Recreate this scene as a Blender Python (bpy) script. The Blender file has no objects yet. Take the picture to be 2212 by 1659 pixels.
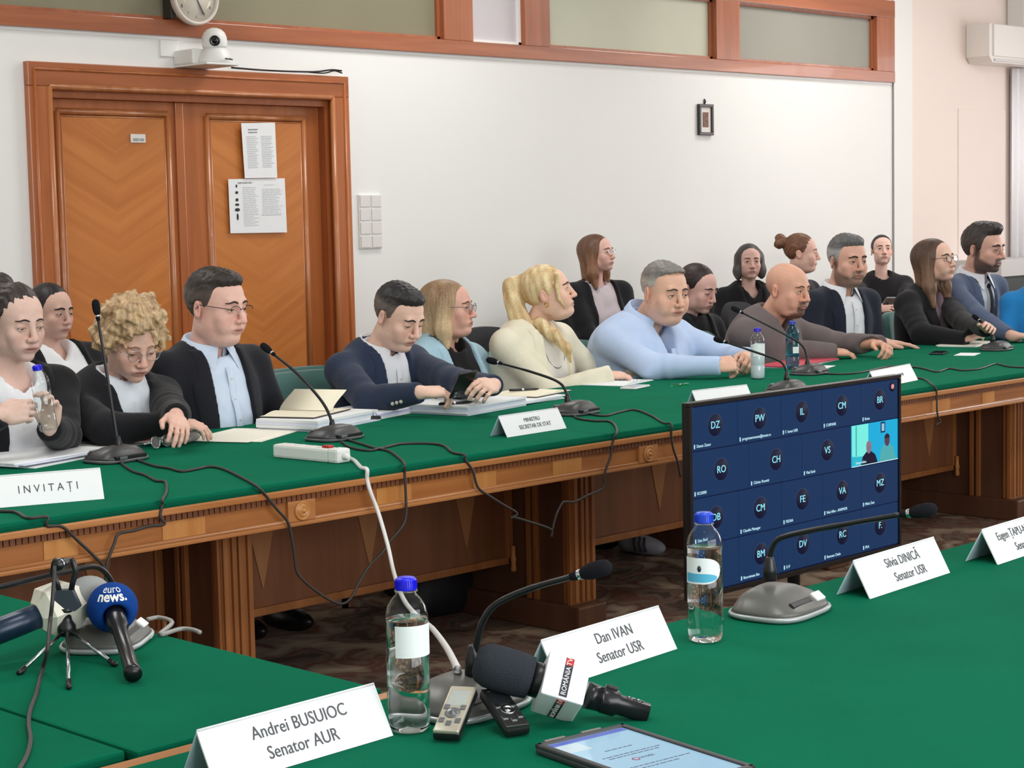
import bpy, bmesh, math, random
import numpy as np
from mathutils import Vector, Matrix

random.seed(7)
rng = np.random.default_rng(7)
scene = bpy.context.scene
COL = scene.collection

# ------------------------------------------------------------------ camera
F, YAW, PITCH, ROLL, CAMH = 3997.0, 0.791, 0.09096, -0.02123, 1.49
CX, CY = 1106.0, 829.5
_f = np.array([math.sin(YAW) * math.cos(PITCH), math.cos(YAW) * math.cos(PITCH), -math.sin(PITCH)])
_r0 = np.array([math.cos(YAW), -math.sin(YAW), 0.0])
_u0 = np.cross(_r0, _f)
_r = math.cos(ROLL) * _r0 + math.sin(ROLL) * _u0
_u = -math.sin(ROLL) * _r0 + math.cos(ROLL) * _u0
EYE = np.array([0, 0, CAMH])
cam = bpy.data.cameras.new('camera')
cam.sensor_width = 36.0
cam.lens = F / 2212.0 * 36.0
cam.clip_end = 200
camo = bpy.data.objects.new('camera', cam)
COL.objects.link(camo)
camo.matrix_world = Matrix(((_r[0], _u[0], -_f[0], 0), (_r[1], _u[1], -_f[1], 0), (_r[2], _u[2], -_f[2], CAMH), (0, 0, 0, 1)))
scene.camera = camo

# ------------------------------------------------------------------ world, lights, exposure
world = bpy.data.worlds.new('world')
scene.world = world
world.use_nodes = True
wn = world.node_tree.nodes['Background']
wn.inputs[0].default_value = (0.80, 0.90, 1.0, 1)
wn.inputs[1].default_value = 1.0
scene.view_settings.view_transform = 'Standard'
scene.view_settings.look = 'None'
scene.view_settings.exposure = -0.10
scene.view_settings.gamma = 1.0
scene.view_settings.use_curve_mapping = False
try:
    scene.cycles.max_bounces = 10
    scene.cycles.transparent_max_bounces = 16
    scene.cycles.sample_clamp_indirect = 4.0
except Exception:
    pass


def area(name, loc, target, sx, sy, power, color=(1, 1, 1)):
    l = bpy.data.lights.new(name, 'AREA')
    l.shape = 'RECTANGLE'
    l.size, l.size_y, l.energy, l.color = sx, sy, power, color
    o = bpy.data.objects.new(name, l)
    COL.objects.link(o)
    o.location = loc
    d = Vector(target) - Vector(loc)
    o.rotation_euler = d.to_track_quat('-Z', 'Y').to_euler()
    return o


# daylight through the windows behind the photographer and on the right, plus unseen ceiling lights added to brighten the room
area('window_daylight_near', (4.5, -2.85, 2.1), (5.5, 5.0, 1.2), 9.0, 2.2, 390, (0.94, 0.97, 1.0))
area('window_daylight_right', (14.85, 3.6, 1.9), (6.0, 4.6, 0.9), 5.5, 2.0, 150, (1.0, 0.97, 0.95))
for i, (lx, ly) in enumerate(((2.0, 1.4), (6.0, 1.4), (10.0, 1.4), (2.0, 4.2), (6.0, 4.2), (10.0, 4.2), (13.2, 4.2), (3.0, 6.9), (7.0, 6.9), (11.0, 6.9))):
    area('ceiling_fill_light', (lx, ly, 3.56), (lx, ly, 0), 1.3, 0.6, 32, (1.0, 0.98, 0.95))


def ray(px, py):
    return _f + _r * (px - CX) / F - _u * (py - CY) / F


def P(px, py, z=None, Y=None, X=None):
    v = ray(px, py)
    t = (z - CAMH) / v[2] if z is not None else (Y / v[1] if Y is not None else X / v[0])
    return EYE + v * t


def PD(px, py, o, d):
    """point on the vertical plane through o with horizontal direction d"""
    n = np.array([d[1], -d[0], 0.0])
    v = ray(px, py)
    return EYE + v * ((n @ (np.asarray(o) - EYE)) / (n @ v))


# ------------------------------------------------------------------ materials
def lin(c):
    return tuple(((x / 255) / 12.92 if x / 255 <= 0.04045 else ((x / 255 + 0.055) / 1.055) ** 2.4) for x in c)


_mats = {}


def mat(name, rgb=None, rough=0.5, metal=0.0, spec=0.5, noise=None, bump=None, emit=None, sheen=0.0, vcol=None, coat=0.0):
    """procedural principled material; rgb is sRGB 0-255; noise=(scale, amount); bump=(scale, strength)"""
    if name in _mats:
        return _mats[name]
    m = bpy.data.materials.new(name)
    m.use_nodes = True
    nt = m.node_tree
    b = nt.nodes['Principled BSDF']
    c = lin(rgb) if rgb else (0.5, 0.5, 0.5)
    b.inputs['Base Color'].default_value = (*c, 1)
    b.inputs['Roughness'].default_value = rough
    b.inputs['Metallic'].default_value = metal
    b.inputs['Specular IOR Level'].default_value = spec
    if sheen:
        b.inputs['Sheen Weight'].default_value = sheen
    if coat:
        b.inputs['Coat Weight'].default_value = coat
    tc = nt.nodes.new('ShaderNodeTexCoord')
    if vcol:
        a = nt.nodes.new('ShaderNodeAttribute')
        a.attribute_name = vcol
        nt.links.new(a.outputs['Color'], b.inputs['Base Color'])
    if noise:
        n = nt.nodes.new('ShaderNodeTexNoise')
        n.inputs['Scale'].default_value = noise[0]
        n.inputs['Detail'].default_value = 4
        nt.links.new(tc.outputs['Object'], n.inputs['Vector'])
        r = nt.nodes.new('ShaderNodeValToRGB')
        a = noise[1]
        r.color_ramp.elements[0].position = 0.3
        r.color_ramp.elements[1].position = 0.7
        r.color_ramp.elements[0].color = (*[x * (1 - a) for x in c], 1)
        r.color_ramp.elements[1].color = (*[min(1, x * (1 + a)) for x in c], 1)
        nt.links.new(n.outputs['Fac'], r.inputs['Fac'])
        nt.links.new(r.outputs['Color'], b.inputs['Base Color'])
    if bump:
        n = nt.nodes.new('ShaderNodeTexNoise')
        n.inputs['Scale'].default_value = bump[0]
        n.inputs['Detail'].default_value = 3
        nt.links.new(tc.outputs['Object'], n.inputs['Vector'])
        bp = nt.nodes.new('ShaderNodeBump')
        bp.inputs['Strength'].default_value = bump[1]
        bp.inputs['Distance'].default_value = 0.01
        nt.links.new(n.outputs['Fac'], bp.inputs['Height'])
        nt.links.new(bp.outputs['Normal'], b.inputs['Normal'])
    if emit:
        b.inputs['Emission Color'].default_value = (*c, 1)
        b.inputs['Emission Strength'].default_value = emit
    _mats[name] = m
    return m


def wood(name, c1, c2, axis='Z', rough=0.35, scale=6.0, chevron=False, coat=0.0):
    """streaky varnished wood; grain runs along axis (chevron: mirrored diagonal veneer about x=0)"""
    if name in _mats:
        return _mats[name]
    m = mat(name, c1, rough, coat=coat)
    nt = m.node_tree
    b = nt.nodes['Principled BSDF']
    tc = nt.nodes['Texture Coordinate']
    mp = nt.nodes.new('ShaderNodeMapping')
    s = [scale] * 3
    s['XYZ'.index(axis)] = scale * 0.07
    mp.inputs['Scale'].default_value = s
    src = tc.outputs['Object']
    if chevron:
        sx = nt.nodes.new('ShaderNodeSeparateXYZ')
        nt.links.new(src, sx.inputs[0])
        ab = nt.nodes.new('ShaderNodeMath'); ab.operation = 'ABSOLUTE'
        nt.links.new(sx.outputs[0], ab.inputs[0])
        k = nt.nodes.new('ShaderNodeMath'); k.operation = 'MULTIPLY'; k.inputs[1].default_value = 0.55
        nt.links.new(ab.outputs[0], k.inputs[0])
        ad = nt.nodes.new('ShaderNodeMath'); ad.operation = 'SUBTRACT'
        nt.links.new(sx.outputs[2], ad.inputs[0]); nt.links.new(k.outputs[0], ad.inputs[1])
        cx = nt.nodes.new('ShaderNodeCombineXYZ')
        nt.links.new(sx.outputs[0], cx.inputs[0]); nt.links.new(ad.outputs[0], cx.inputs[2])
        src = cx.outputs[0]
    nt.links.new(src, mp.inputs['Vector'])
    n = nt.nodes.new('ShaderNodeTexNoise')
    n.inputs['Scale'].default_value = 3.0
    n.inputs['Detail'].default_value = 6
    n.inputs['Distortion'].default_value = 0.6
    nt.links.new(mp.outputs[0], n.inputs['Vector'])
    r = nt.nodes.new('ShaderNodeValToRGB')
    r.color_ramp.elements[0].position = 0.32
    r.color_ramp.elements[1].position = 0.70
    r.color_ramp.elements[0].color = (*lin(c1), 1)
    r.color_ramp.elements[1].color = (*lin(c2), 1)
    nt.links.new(n.outputs['Fac'], r.inputs['Fac'])
    nt.links.new(r.outputs['Color'], b.inputs['Base Color'])
    return m


def clear_plastic(name, tint=(1, 1, 1), gloss=0.5):
    if name in _mats:
        return _mats[name]
    m = bpy.data.materials.new(name)
    m.use_nodes = True
    nt = m.node_tree
    nt.nodes.clear()
    o = nt.nodes.new('ShaderNodeOutputMaterial')
    t = nt.nodes.new('ShaderNodeBsdfTransparent')
    t.inputs[0].default_value = (*tint, 1)
    g = nt.nodes.new('ShaderNodeBsdfGlossy')
    g.inputs['Roughness'].default_value = 0.04
    fr = nt.nodes.new('ShaderNodeLayerWeight')
    pw = nt.nodes.new('ShaderNodeMath'); pw.operation = 'POWER'; pw.inputs[1].default_value = 3.0
    nt.links.new(fr.outputs['Facing'], pw.inputs[0])
    ml = nt.nodes.new('ShaderNodeMath'); ml.operation = 'MULTIPLY_ADD'; ml.inputs[1].default_value = gloss * 1.6; ml.inputs[2].default_value = 0.035
    nt.links.new(pw.outputs[0], ml.inputs[0])
    mx = nt.nodes.new('ShaderNodeMixShader')
    nt.links.new(ml.outputs[0], mx.inputs[0])
    nt.links.new(t.outputs[0], mx.inputs[1])
    nt.links.new(g.outputs[0], mx.inputs[2])
    nt.links.new(mx.outputs[0], o.inputs[0])
    _mats[name] = m
    return m


def water(name, tint=(1, 1, 1), ior=1.18):
    m = mat(name, (255, 255, 255), 0.0)
    b = m.node_tree.nodes['Principled BSDF']
    b.inputs['Base Color'].default_value = (*tint, 1)
    b.inputs['Transmission Weight'].default_value = 1.0
    b.inputs['IOR'].default_value = ior
    return m


# ------------------------------------------------------------------ object helpers
def mesh_obj(name, me, m=None, parent=None, **kw):
    o = bpy.data.objects.new(name, me)
    COL.objects.link(o)
    if m is not None and not me.materials:
        for mm in (m if isinstance(m, (list, tuple)) else [m]):
            me.materials.append(mm)
    if parent is not None:
        o.parent = parent
    for k, v in kw.items():
        o[k] = v
    return o


def thing(name, label, cat, loc=(0, 0, 0), rz=0.0, group=None):
    o = bpy.data.objects.new(name, None)
    o.empty_display_size = 0.05
    COL.objects.link(o)
    o.location = loc
    o.rotation_euler = (0, 0, rz)
    o['label'] = label
    o['category'] = cat
    if group:
        o['group'] = group
    return o


def tag(o, label, cat, group=None):
    o['label'] = label
    o['category'] = cat
    if group:
        o['group'] = group
    return o


def struct(o):
    o['kind'] = 'structure'
    return o


class MB:
    """collects shapes into one mesh"""

    def __init__(self):
        self.v, self.f, self.mi, self.sm = [], [], [], []

    def add(self, vs, fs, M=None, mi=0, smooth=False):
        n = len(self.v)
        if M is not None:
            vs = [tuple(M @ Vector(v)) for v in vs]
        self.v += [tuple(v) for v in vs]
        self.f += [tuple(i + n for i in f) for f in fs]
        self.mi += [mi] * len(fs)
        self.sm += [smooth] * len(fs)
        return self

    def box(self, lo, hi, M=None, mi=0, c=0.0):
        x0, y0, z0 = lo
        x1, y1, z1 = hi
        if c <= 0:
            vs = [(x0, y0, z0), (x1, y0, z0), (x1, y1, z0), (x0, y1, z0), (x0, y0, z1), (x1, y0, z1), (x1, y1, z1), (x0, y1, z1)]
            fs = [(3, 2, 1, 0), (4, 5, 6, 7), (0, 1, 5, 4), (1, 2, 6, 5), (2, 3, 7, 6), (3, 0, 4, 7)]
            return self.add(vs, fs, M, mi)
        bm = bmesh.new()
        r = bmesh.ops.create_cube(bm, size=1.0)
        for v in bm.verts:
            v.co = Vector(((x0 + x1) / 2 + v.co.x * (x1 - x0), (y0 + y1) / 2 + v.co.y * (y1 - y0), (z0 + z1) / 2 + v.co.z * (z1 - z0)))
        bmesh.ops.bevel(bm, geom=list(bm.edges), offset=c, segments=2, profile=0.6, affect='EDGES')
        bm.verts.ensure_lookup_table()
        vs = [tuple(v.co) for v in bm.verts]
        fs = [tuple(v.index for v in f.verts) for f in bm.faces]
        bm.free()
        return self.add(vs, fs, M, mi)

    def prism(self, pts, y0, y1, M=None, mi=0):
        """outline pts (x,z) CCW seen from -y, extruded along y"""
        n = len(pts)
        vs = [(x, y0, z) for x, z in pts] + [(x, y1, z) for x, z in pts]
        fs = [tuple(range(n)), tuple(range(2 * n - 1, n - 1, -1))]
        fs += [(i, n + i, n + (i + 1) % n, (i + 1) % n) for i in range(n)]
        return self.add(vs, fs, M, mi)

    def lathe(self, prof, n=24, M=None, mi=0, smooth=True, cap=True):
        vs, fs = [], []
        for r, z in prof:
            for i in range(n):
                a = 2 * math.pi * i / n
                vs.append((r * math.cos(a), r * math.sin(a), z))
        for k in range(len(prof) - 1):
            for i in range(n):
                j = (i + 1) % n
                fs.append((k * n + i, k * n + j, (k + 1) * n + j, (k + 1) * n + i))
        if cap:
            if prof[0][0] > 1e-6:
                fs.append(tuple(range(n - 1, -1, -1)))
            if prof[-1][0] > 1e-6:
                k = (len(prof) - 1) * n
                fs.append(tuple(k + i for i in range(n)))
        return self.add(vs, fs, M, mi, smooth)

    def tube(self, pts, r, n=8, M=None, mi=0, smooth=True, closed=False):
        pts = [Vector(p) for p in pts]
        k = len(pts)
        rs = r if isinstance(r, (list, tuple)) else [r] * k
        vs, fs = [], []
        t0 = None
        for i, p in enumerate(pts):
            if closed:
                t = (pts[(i + 1) % k] - pts[i - 1]).normalized()
            else:
                t = (pts[min(i + 1, k - 1)] - pts[max(i - 1, 0)]).normalized()
            if t0 is None:
                a = Vector((0, 0, 1)) if abs(t.z) < 0.9 else Vector((1, 0, 0))
                u = t.cross(a).normalized()
            else:
                u = (u - t * u.dot(t)).normalized()
            w = t.cross(u)
            t0 = t
            for j in range(n):
                a = 2 * math.pi * j / n
                vs.append(tuple(p + (u * math.cos(a) + w * math.sin(a)) * rs[i]))
        for i in range(k if closed else k - 1):
            for j in range(n):
                i2 = (i + 1) % k
                fs.append((i * n + j, i * n + (j + 1) % n, i2 * n + (j + 1) % n, i2 * n + j))
        if not closed:
            fs.append(tuple(range(n - 1, -1, -1)))
            fs.append(tuple((k - 1) * n + j for j in range(n)))
        return self.add(vs, fs, M, mi, smooth)

    def sphere(self, c, r, n=14, m=9, M=None, mi=0):
        rr = r if isinstance(r, (list, tuple)) else (r, r, r)
        vs, fs = [(c[0], c[1], c[2] - rr[2])], []
        for k in range(1, m):
            ph = -math.pi / 2 + math.pi * k / m
            for i in range(n):
                a = 2 * math.pi * i / n
                vs.append((c[0] + rr[0] * math.cos(ph) * math.cos(a), c[1] + rr[1] * math.cos(ph) * math.sin(a), c[2] + rr[2] * math.sin(ph)))
        vs.append((c[0], c[1], c[2] + rr[2]))
        for i in range(n):
            fs.append((0, 1 + (i + 1) % n, 1 + i))
            t = len(vs) - 1
            b = 1 + (m - 2) * n
            fs.append((t, b + i, b + (i + 1) % n))
        for k in range(m - 2):
            for i in range(n):
                j = (i + 1) % n
                fs.append((1 + k * n + i, 1 + k * n + j, 1 + (k + 1) * n + j, 1 + (k + 1) * n + i))
        return self.add(vs, fs, M, mi, True)

    def mesh(self, name):
        me = bpy.data.meshes.new(name)
        me.from_pydata(self.v, [], self.f)
        me.polygons.foreach_set('use_smooth', self.sm)
        me.polygons.foreach_set('material_index', self.mi)
        me.update()
        return me

    def build(self, name, m=None, parent=None, **kw):
        return mesh_obj(name, self.mesh(name), m, parent, **kw)


def spline(pts, per=8):
    """Catmull-Rom through pts"""
    p = [Vector(q) for q in pts]
    p = [p[0] * 2 - p[1]] + p + [p[-1] * 2 - p[-2]]
    out = []
    for i in range(1, len(p) - 2):
        for k in range(per):
            t = k / per
            a, b, c, d = p[i - 1], p[i], p[i + 1], p[i + 2]
            out.append(0.5 * ((2 * b) + (c - a) * t + (2 * a - 5 * b + 4 * c - d) * t * t + (3 * b - a - 3 * c + d) * t ** 3))
    out.append(p[-2])
    return out


def frame(o, x, z):
    """matrix with origin o, x axis x, z axis close to z"""
    x = Vector(x).normalized()
    z = Vector(z)
    y = z.cross(x).normalized()
    z = x.cross(y).normalized()
    return Matrix(((x.x, y.x, z.x, o[0]), (x.y, y.y, z.y, o[1]), (x.z, y.z, z.z, o[2]), (0, 0, 0, 1)))


def lettering(txt, size, M, m, parent, name='lettering', align='CENTER', ext=0.0004, sx=1.0, space=1.0):
    """flat lettering mesh lying in the XY plane of M"""
    cu = bpy.data.curves.new('t', 'FONT')
    cu.body = txt
    cu.size = size
    cu.align_x = align
    cu.align_y = 'CENTER'
    cu.extrude = ext
    cu.resolution_u = 3
    cu.space_character = space
    to = bpy.data.objects.new('t', cu)
    COL.objects.link(to)
    bpy.context.view_layer.update()
    dg = bpy.context.evaluated_depsgraph_get()
    me = bpy.data.meshes.new_from_object(to.evaluated_get(dg))
    bpy.data.objects.remove(to)
    bpy.data.curves.remove(cu)
    me.transform(Matrix.Diagonal((sx, 1, 1, 1)))
    me.transform(M)
    me.materials.clear()
    return mesh_obj(name, me, m, parent)


def copy_tree(o, parent=None):
    c = o.copy()
    COL.objects.link(c)
    if parent is not None:
        c.parent = parent
    for ch in list(o.children):
        copy_tree(ch, c)
    return c
# ------------------------------------------------------------------ room
YW = 8.0            # back wall
XR, XL, YN, ZC = 15.0, -1.2, -3.0, 3.6
m_wall = mat('wall_paint', (236, 236, 233), 0.75, bump=(60, 0.03), noise=(1.2, 0.012))
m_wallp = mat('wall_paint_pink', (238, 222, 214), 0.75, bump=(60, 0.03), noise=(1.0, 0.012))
m_ceil = mat('ceiling_paint', (240, 240, 238), 0.8)
m_rail = wood('transom_wood', (150, 84, 52), (176, 104, 68), 'X', 0.28, 5, coat=0.3)
m_railv = wood('transom_wood_upright', (150, 84, 52), (176, 104, 68), 'Z', 0.28, 5, coat=0.3)


def carpet():
    m = mat('carpet', (92, 78, 68), 0.95, spec=0.1)
    nt = m.node_tree
    b = nt.nodes['Principled BSDF']
    tc = nt.nodes['Texture Coordinate']
    v = nt.nodes.new('ShaderNodeTexNoise'); v.inputs['Scale'].default_value = 4.5; v.inputs['Detail'].default_value = 5; v.inputs['Distortion'].default_value = 0.7
    nt.links.new(tc.outputs['Object'], v.inputs['Vector'])
    r = nt.nodes.new('ShaderNodeValToRGB')
    e = r.color_ramp.elements
    e[0].position, e[1].position = 0.36, 0.66
    e[0].color = (*lin((88, 72, 62)), 1)
    e[1].color = (*lin((186, 164, 138)), 1)
    for pos, c in ((0.44, (128, 110, 96)), (0.5, (116, 76, 62)), (0.55, (146, 128, 112))):
        q = e.new(pos); q.color = (*lin(c), 1)
    nt.links.new(v.outputs['Fac'], r.inputs['Fac'])
    nt.links.new(r.outputs['Color'], b.inputs['Base Color'])
    n = nt.nodes.new('ShaderNodeTexNoise'); n.inputs['Scale'].default_value = 400
    nt.links.new(tc.outputs['Object'], n.inputs['Vector'])
    bp = nt.nodes.new('ShaderNodeBump'); bp.inputs['Strength'].default_value = 0.5; bp.inputs['Distance'].default_value = 0.01
    nt.links.new(n.outputs['Fac'], bp.inputs['Height']); nt.links.new(bp.outputs['Normal'], b.inputs['Normal'])
    return m


def simple(lo, hi, name, m, parent=None, c=0.0):
    return MB().box(lo, hi, c=c).build(name, m, parent)


struct(simple((XL, YN, -0.1), (XR, YW + 0.3, 0.0), 'floor', carpet()))
struct(simple((XL, YN, ZC), (XR, YW + 0.3, ZC + 0.1), 'ceiling', m_ceil))
struct(simple((XL - 0.1, YN, 0), (XL, YW, ZC), 'wall_left', m_wall))
# near wall (behind the photographer) and right wall
struct(simple((XL, YN - 0.1, 0), (XR, YN, ZC), 'wall_near', m_wall))
struct(simple((XR, YN, 0), (XR + 0.1, YW, ZC), 'wall_right', m_wall))

# pixel-measured features of the back wall plane
dL, dR = P(50, 140, Y=YW), P(744, 160, Y=YW)
DX0, DX1, DTOP = dL[0], dR[0], 0.5 * (dL[2] + dR[2])
XC = P(1927, 300, Y=YW)[0]            # corner where the timber partition ends
ZT0 = P(700, 100, Y=YW)[2]            # underside of the transom rail
ZT1 = P(700, 68, Y=YW)[2]             # underside of the glass
# wall built around the door opening
wb = MB()
wb.box((XL, YW, 0), (DX0 + 0.05, YW + 0.15, ZT0)).box((DX1 - 0.05, YW, 0), (XC, YW + 0.15, ZT0)).box((DX0 + 0.05, YW, DTOP - 0.05), (DX1 - 0.05, YW + 0.15, ZT0))
wb.box((XL, YW, 3.058), (XC, YW + 0.15, ZC))
struct(wb.build('wall_back', m_wall))
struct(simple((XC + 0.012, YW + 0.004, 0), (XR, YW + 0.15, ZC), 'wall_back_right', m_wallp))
struct(simple((XC, YW - 0.012, 0), (XC + 0.012, YW + 0.02, ZT0), 'trim_1', mat('shadow_gap', (150, 148, 145), 0.7)))
struct(simple((XC + 0.012, YW - 0.012, 0), (XC + 0.27, YW + 0.01, ZC), 'trim_2', m_wall, c=0.003))  # added white board, stands in for the wall's light fading into pink
# flush access panel outlined on the right-hand wall
pa, pb = P(2070, 235, Y=YW), P(2172, 236, Y=YW)
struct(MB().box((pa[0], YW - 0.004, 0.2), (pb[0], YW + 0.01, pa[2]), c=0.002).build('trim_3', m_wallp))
# skirting
m_skirt = wood('skirting_wood', (120, 66, 40), (150, 88, 55), 'X', 0.35, 5)
bs = MB()
bs.box((XL, YW - 0.02, 0), (DX0, YW, 0.1)).box((DX1, YW - 0.02, 0), (XC, YW, 0.1))
struct(bs.build('baseboard_back', m_skirt))

# ---- transom windows: rails, uprights and frosted panes, a corridor beyond
def px_x(px, py=90):
    return P(px, py, Y=YW)[0]


ZG1 = 2.93
tr = MB()
tr.box((XL, YW - 0.03, ZT0), (XC, YW + 0.12, ZT1), c=0.004)
struct(tr.build('trim_4', m_rail))
struct(MB().box((XL, YW - 0.03, ZG1), (XC, YW + 0.12, ZG1 + 0.13), c=0.004).build('trim_5', m_rail))
struct(MB().box((XL, YW - 0.004, ZT0 - 0.018), (XC, YW + 0.01, ZT0), c=0.002).build('trim_6', mat('white_bead', (240, 240, 238), 0.5)))
ups = [(px_x(953), px_x(1016)), (px_x(1128), px_x(1182)), (px_x(1541), px_x(1592)), (px_x(1888), XC), (0.2, 0.42)]
for i, (a, b) in enumerate(ups):
    struct(MB().box((a, YW - 0.028, ZT1), (b, YW + 0.12, ZG1), c=0.004).build('trim_%d' % (7 + i), m_railv))


def frosted(name, c):
    m = mat(name, c, 0.55, spec=0.4, noise=(1.5, 0.06))
    b = m.node_tree.nodes['Principled BSDF']
    b.inputs['Transmission Weight'].default_value = 0.22
    b.inputs['IOR'].default_value = 1.1
    return m


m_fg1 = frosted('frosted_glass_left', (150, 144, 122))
m_fg2 = frosted('frosted_glass', (214, 214, 196))
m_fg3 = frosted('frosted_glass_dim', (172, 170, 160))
panes = [(ups[4][1], ups[0][0], m_fg1), (ups[0][1], ups[1][0], mat('white_blank_panel', (206, 200, 204), 0.6)), (ups[1][1], ups[2][0], m_fg2), (ups[2][1], ups[3][0], m_fg3), (XL, ups[4][0], m_fg1)]
for i, (a, b, m) in enumerate(panes):
    w = bpy.data.objects.new('window_%d' % (i + 1), None)
    COL.objects.link(w)
    struct(w)
    # thin rebate frame set back from the rails, then the pane
    fr = MB()
    for lo, hi in (((a, ZT1), (a + 0.02, ZG1)), ((b - 0.02, ZT1), (b, ZG1)), ((a, ZT1), (b, ZT1 + 0.02)), ((a, ZG1 - 0.02), (b, ZG1))):
        fr.box((lo[0], YW + 0.01, lo[1]), (hi[0], YW + 0.06, hi[1]))
    fr.build('frame', m_railv if i != 1 else mat('white_bead', (240, 240, 238), 0.5), w)
    MB().box((a + 0.01, YW + 0.03, ZT1 + 0.01), (b - 0.01, YW + 0.036, ZG1 - 0.01)).build('pane' if i != 1 else 'panel', m, w)
# corridor behind the glass
struct(MB().box((XL, YW + 2.0, 2.0), (XR, YW + 2.1, ZC)).build('wall_corridor', mat('corridor_wall', (206, 206, 190), 0.8)))
area('corridor_fill_light', (6.0, YW + 1.2, 3.5), (6.0, YW + 1.2, 0), 9.0, 0.8, 160, (1.0, 1.0, 0.92))  # unseen light added beyond the panes to brighten the frosted glass

# ---- double door
m_dw = wood('door_wood', (160, 88, 42), (186, 108, 58), 'Z', 0.3, 4, coat=0.25)
m_dwx = wood('door_wood_cross', (150, 82, 40), (172, 98, 56), 'X', 0.3, 4, coat=0.25)
m_ven = wood('door_veneer', (186, 110, 50), (204, 128, 64), 'X', 0.3, 6, chevron=True, coat=0.25)
m_mold = wood('door_molding', (168, 100, 54), (196, 128, 82), 'Z', 0.3, 5, coat=0.3)
m_dark = wood('door_dark', (150, 80, 40), (168, 94, 50), 'Z', 0.35, 5)
door = struct(bpy.data.objects.new('door_1', None))
COL.objects.link(door)
door.location = (0.5 * (DX0 + DX1), YW, 0)
hw = 0.5 * (DX1 - DX0)
FW = 0.118          # casing width
for nm, lo, hi in (('casing', (-hw, -0.035, 0), (-hw + FW, 0.1, DTOP - FW + 0.001)), ('casing', (hw - FW, -0.035, 0), (hw, 0.1, DTOP - FW + 0.001))):
    MB().box(lo, hi, c=0.006).build(nm, m_dw, door)
MB().box((-hw, -0.036, DTOP - FW), (hw, 0.1, DTOP), c=0.006).build('head_casing', m_dwx, door)
# inner rounded bead and dark rebate of the casing
bd = MB()
iw = hw - FW
for x in (-iw, iw):
    bd.tube([(x, -0.03, 0), (x, -0.03, DTOP - FW)], 0.016, 8)
bd.tube([(-iw, -0.03, DTOP - FW), (iw, -0.03, DTOP - FW)], 0.016, 8)
bd.build('bead', m_mold, door)
rb = MB()
rb.box((-iw - 0.01, 0.001, 0), (-iw + 0.035, 0.11, DTOP - FW - 0.05)).box((iw - 0.035, 0.001, 0), (iw + 0.01, 0.11, DTOP - FW - 0.05)).box((-iw - 0.01, 0.0, DTOP - FW - 0.05), (iw + 0.01, 0.112, DTOP - FW + 0.01))
rb.build('rebate', m_dark, door)
ob = MB()
for x in (-hw + 0.035, hw - 0.035):
    ob.tube([(x, -0.035, 0), (x, -0.035, DTOP - 0.035)], 0.009, 8)
ob.tube([(-hw + 0.035, -0.035, DTOP - 0.035), (hw - 0.035, -0.035, DTOP - 0.035)], 0.009, 8)
ob.build('outer_bead', m_dw, door)
XM = P(391, 400, Y=YW + 0.05)[0] - door.location.x   # meeting line of the leaves
top = DTOP - FW - 0.05
for s, (a, b) in enumerate(((-iw + 0.035, XM - 0.004), (XM + 0.004, iw - 0.035))):
    lf = MB().box((a, 0.055, 0.005), (b, 0.1, top), c=0.003).build('door_leaf', m_dw, door)
    # panel opening measured from the photograph
    if s == 0:
        q0, q1 = P(122, 238, Y=YW + 0.05), P(362, 248, Y=YW + 0.05)
    else:
        q0, q1 = P(446, 250, Y=YW + 0.05), P(655, 258, Y=YW + 0.05)
    x0, x1, zt = q0[0] - door.location.x, q1[0] - door.location.x, 0.5 * (q0[2] + q1[2])
    zb = 0.25
    mo = MB()
    for ins, r in ((0.0, 0.017), (0.024, 0.007)):
        xa, xb, za, zc = x0 + ins, x1 - ins, zb + ins, zt - ins
        for p, q in (((xa, za), (xa, zc)), ((xb, za), (xb, zc)), ((xa, zc), (xb, zc)), ((xa, za), (xb, za))):
            mo.tube([(p[0], 0.054, p[1]), (q[0], 0.054, q[1])], r, 8)
    mo.build('panel_molding', m_mold, lf)
    pn = MB().box((-(x1 - x0) / 2 + 0.02, -0.004, zb + 0.02), ((x1 - x0) / 2 - 0.02, 0.004, zt - 0.02), c=0.002).build('veneer_panel', m_ven, lf)
    pn.location = ((x0 + x1) / 2, 0.053, 0)
MB().box((XM - 0.025, 0.042, 0.005), (XM + 0.025, 0.058, top), c=0.004).build('astragal', m_dw, door)
struct(MB().box((DX0, YW + 0.12, 0), (DX1, YW + 0.14, DTOP)).build('trim_20', m_dark))
# ------------------------------------------------------------------ tables
def felt(name, c):
    m = mat(name, c, 0.95, spec=0.04)
    nt = m.node_tree
    b = nt.nodes['Principled BSDF']
    tc = nt.nodes['Texture Coordinate']
    n = nt.nodes.new('ShaderNodeTexNoise'); n.inputs['Scale'].default_value = 5; n.inputs['Detail'].default_value = 8
    nt.links.new(tc.outputs['Object'], n.inputs['Vector'])
    r = nt.nodes.new('ShaderNodeValToRGB')
    r.color_ramp.elements[0].color = (*[x * 0.86 for x in lin(c)], 1)
    r.color_ramp.elements[1].color = (*[x * 1.14 for x in lin(c)], 1)
    nt.links.new(n.outputs['Fac'], r.inputs['Fac']); nt.links.new(r.outputs['Color'], b.inputs['Base Color'])
    n2 = nt.nodes.new('ShaderNodeTexNoise'); n2.inputs['Scale'].default_value = 900
    nt.links.new(tc.outputs['Object'], n2.inputs['Vector'])
    bp = nt.nodes.new('ShaderNodeBump'); bp.inputs['Strength'].default_value = 0.35; bp.inputs['Distance'].default_value = 0.002
    nt.links.new(n2.outputs['Fac'], bp.inputs['Height']); nt.links.new(bp.outputs['Normal'], b.inputs['Normal'])
    return m


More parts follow.
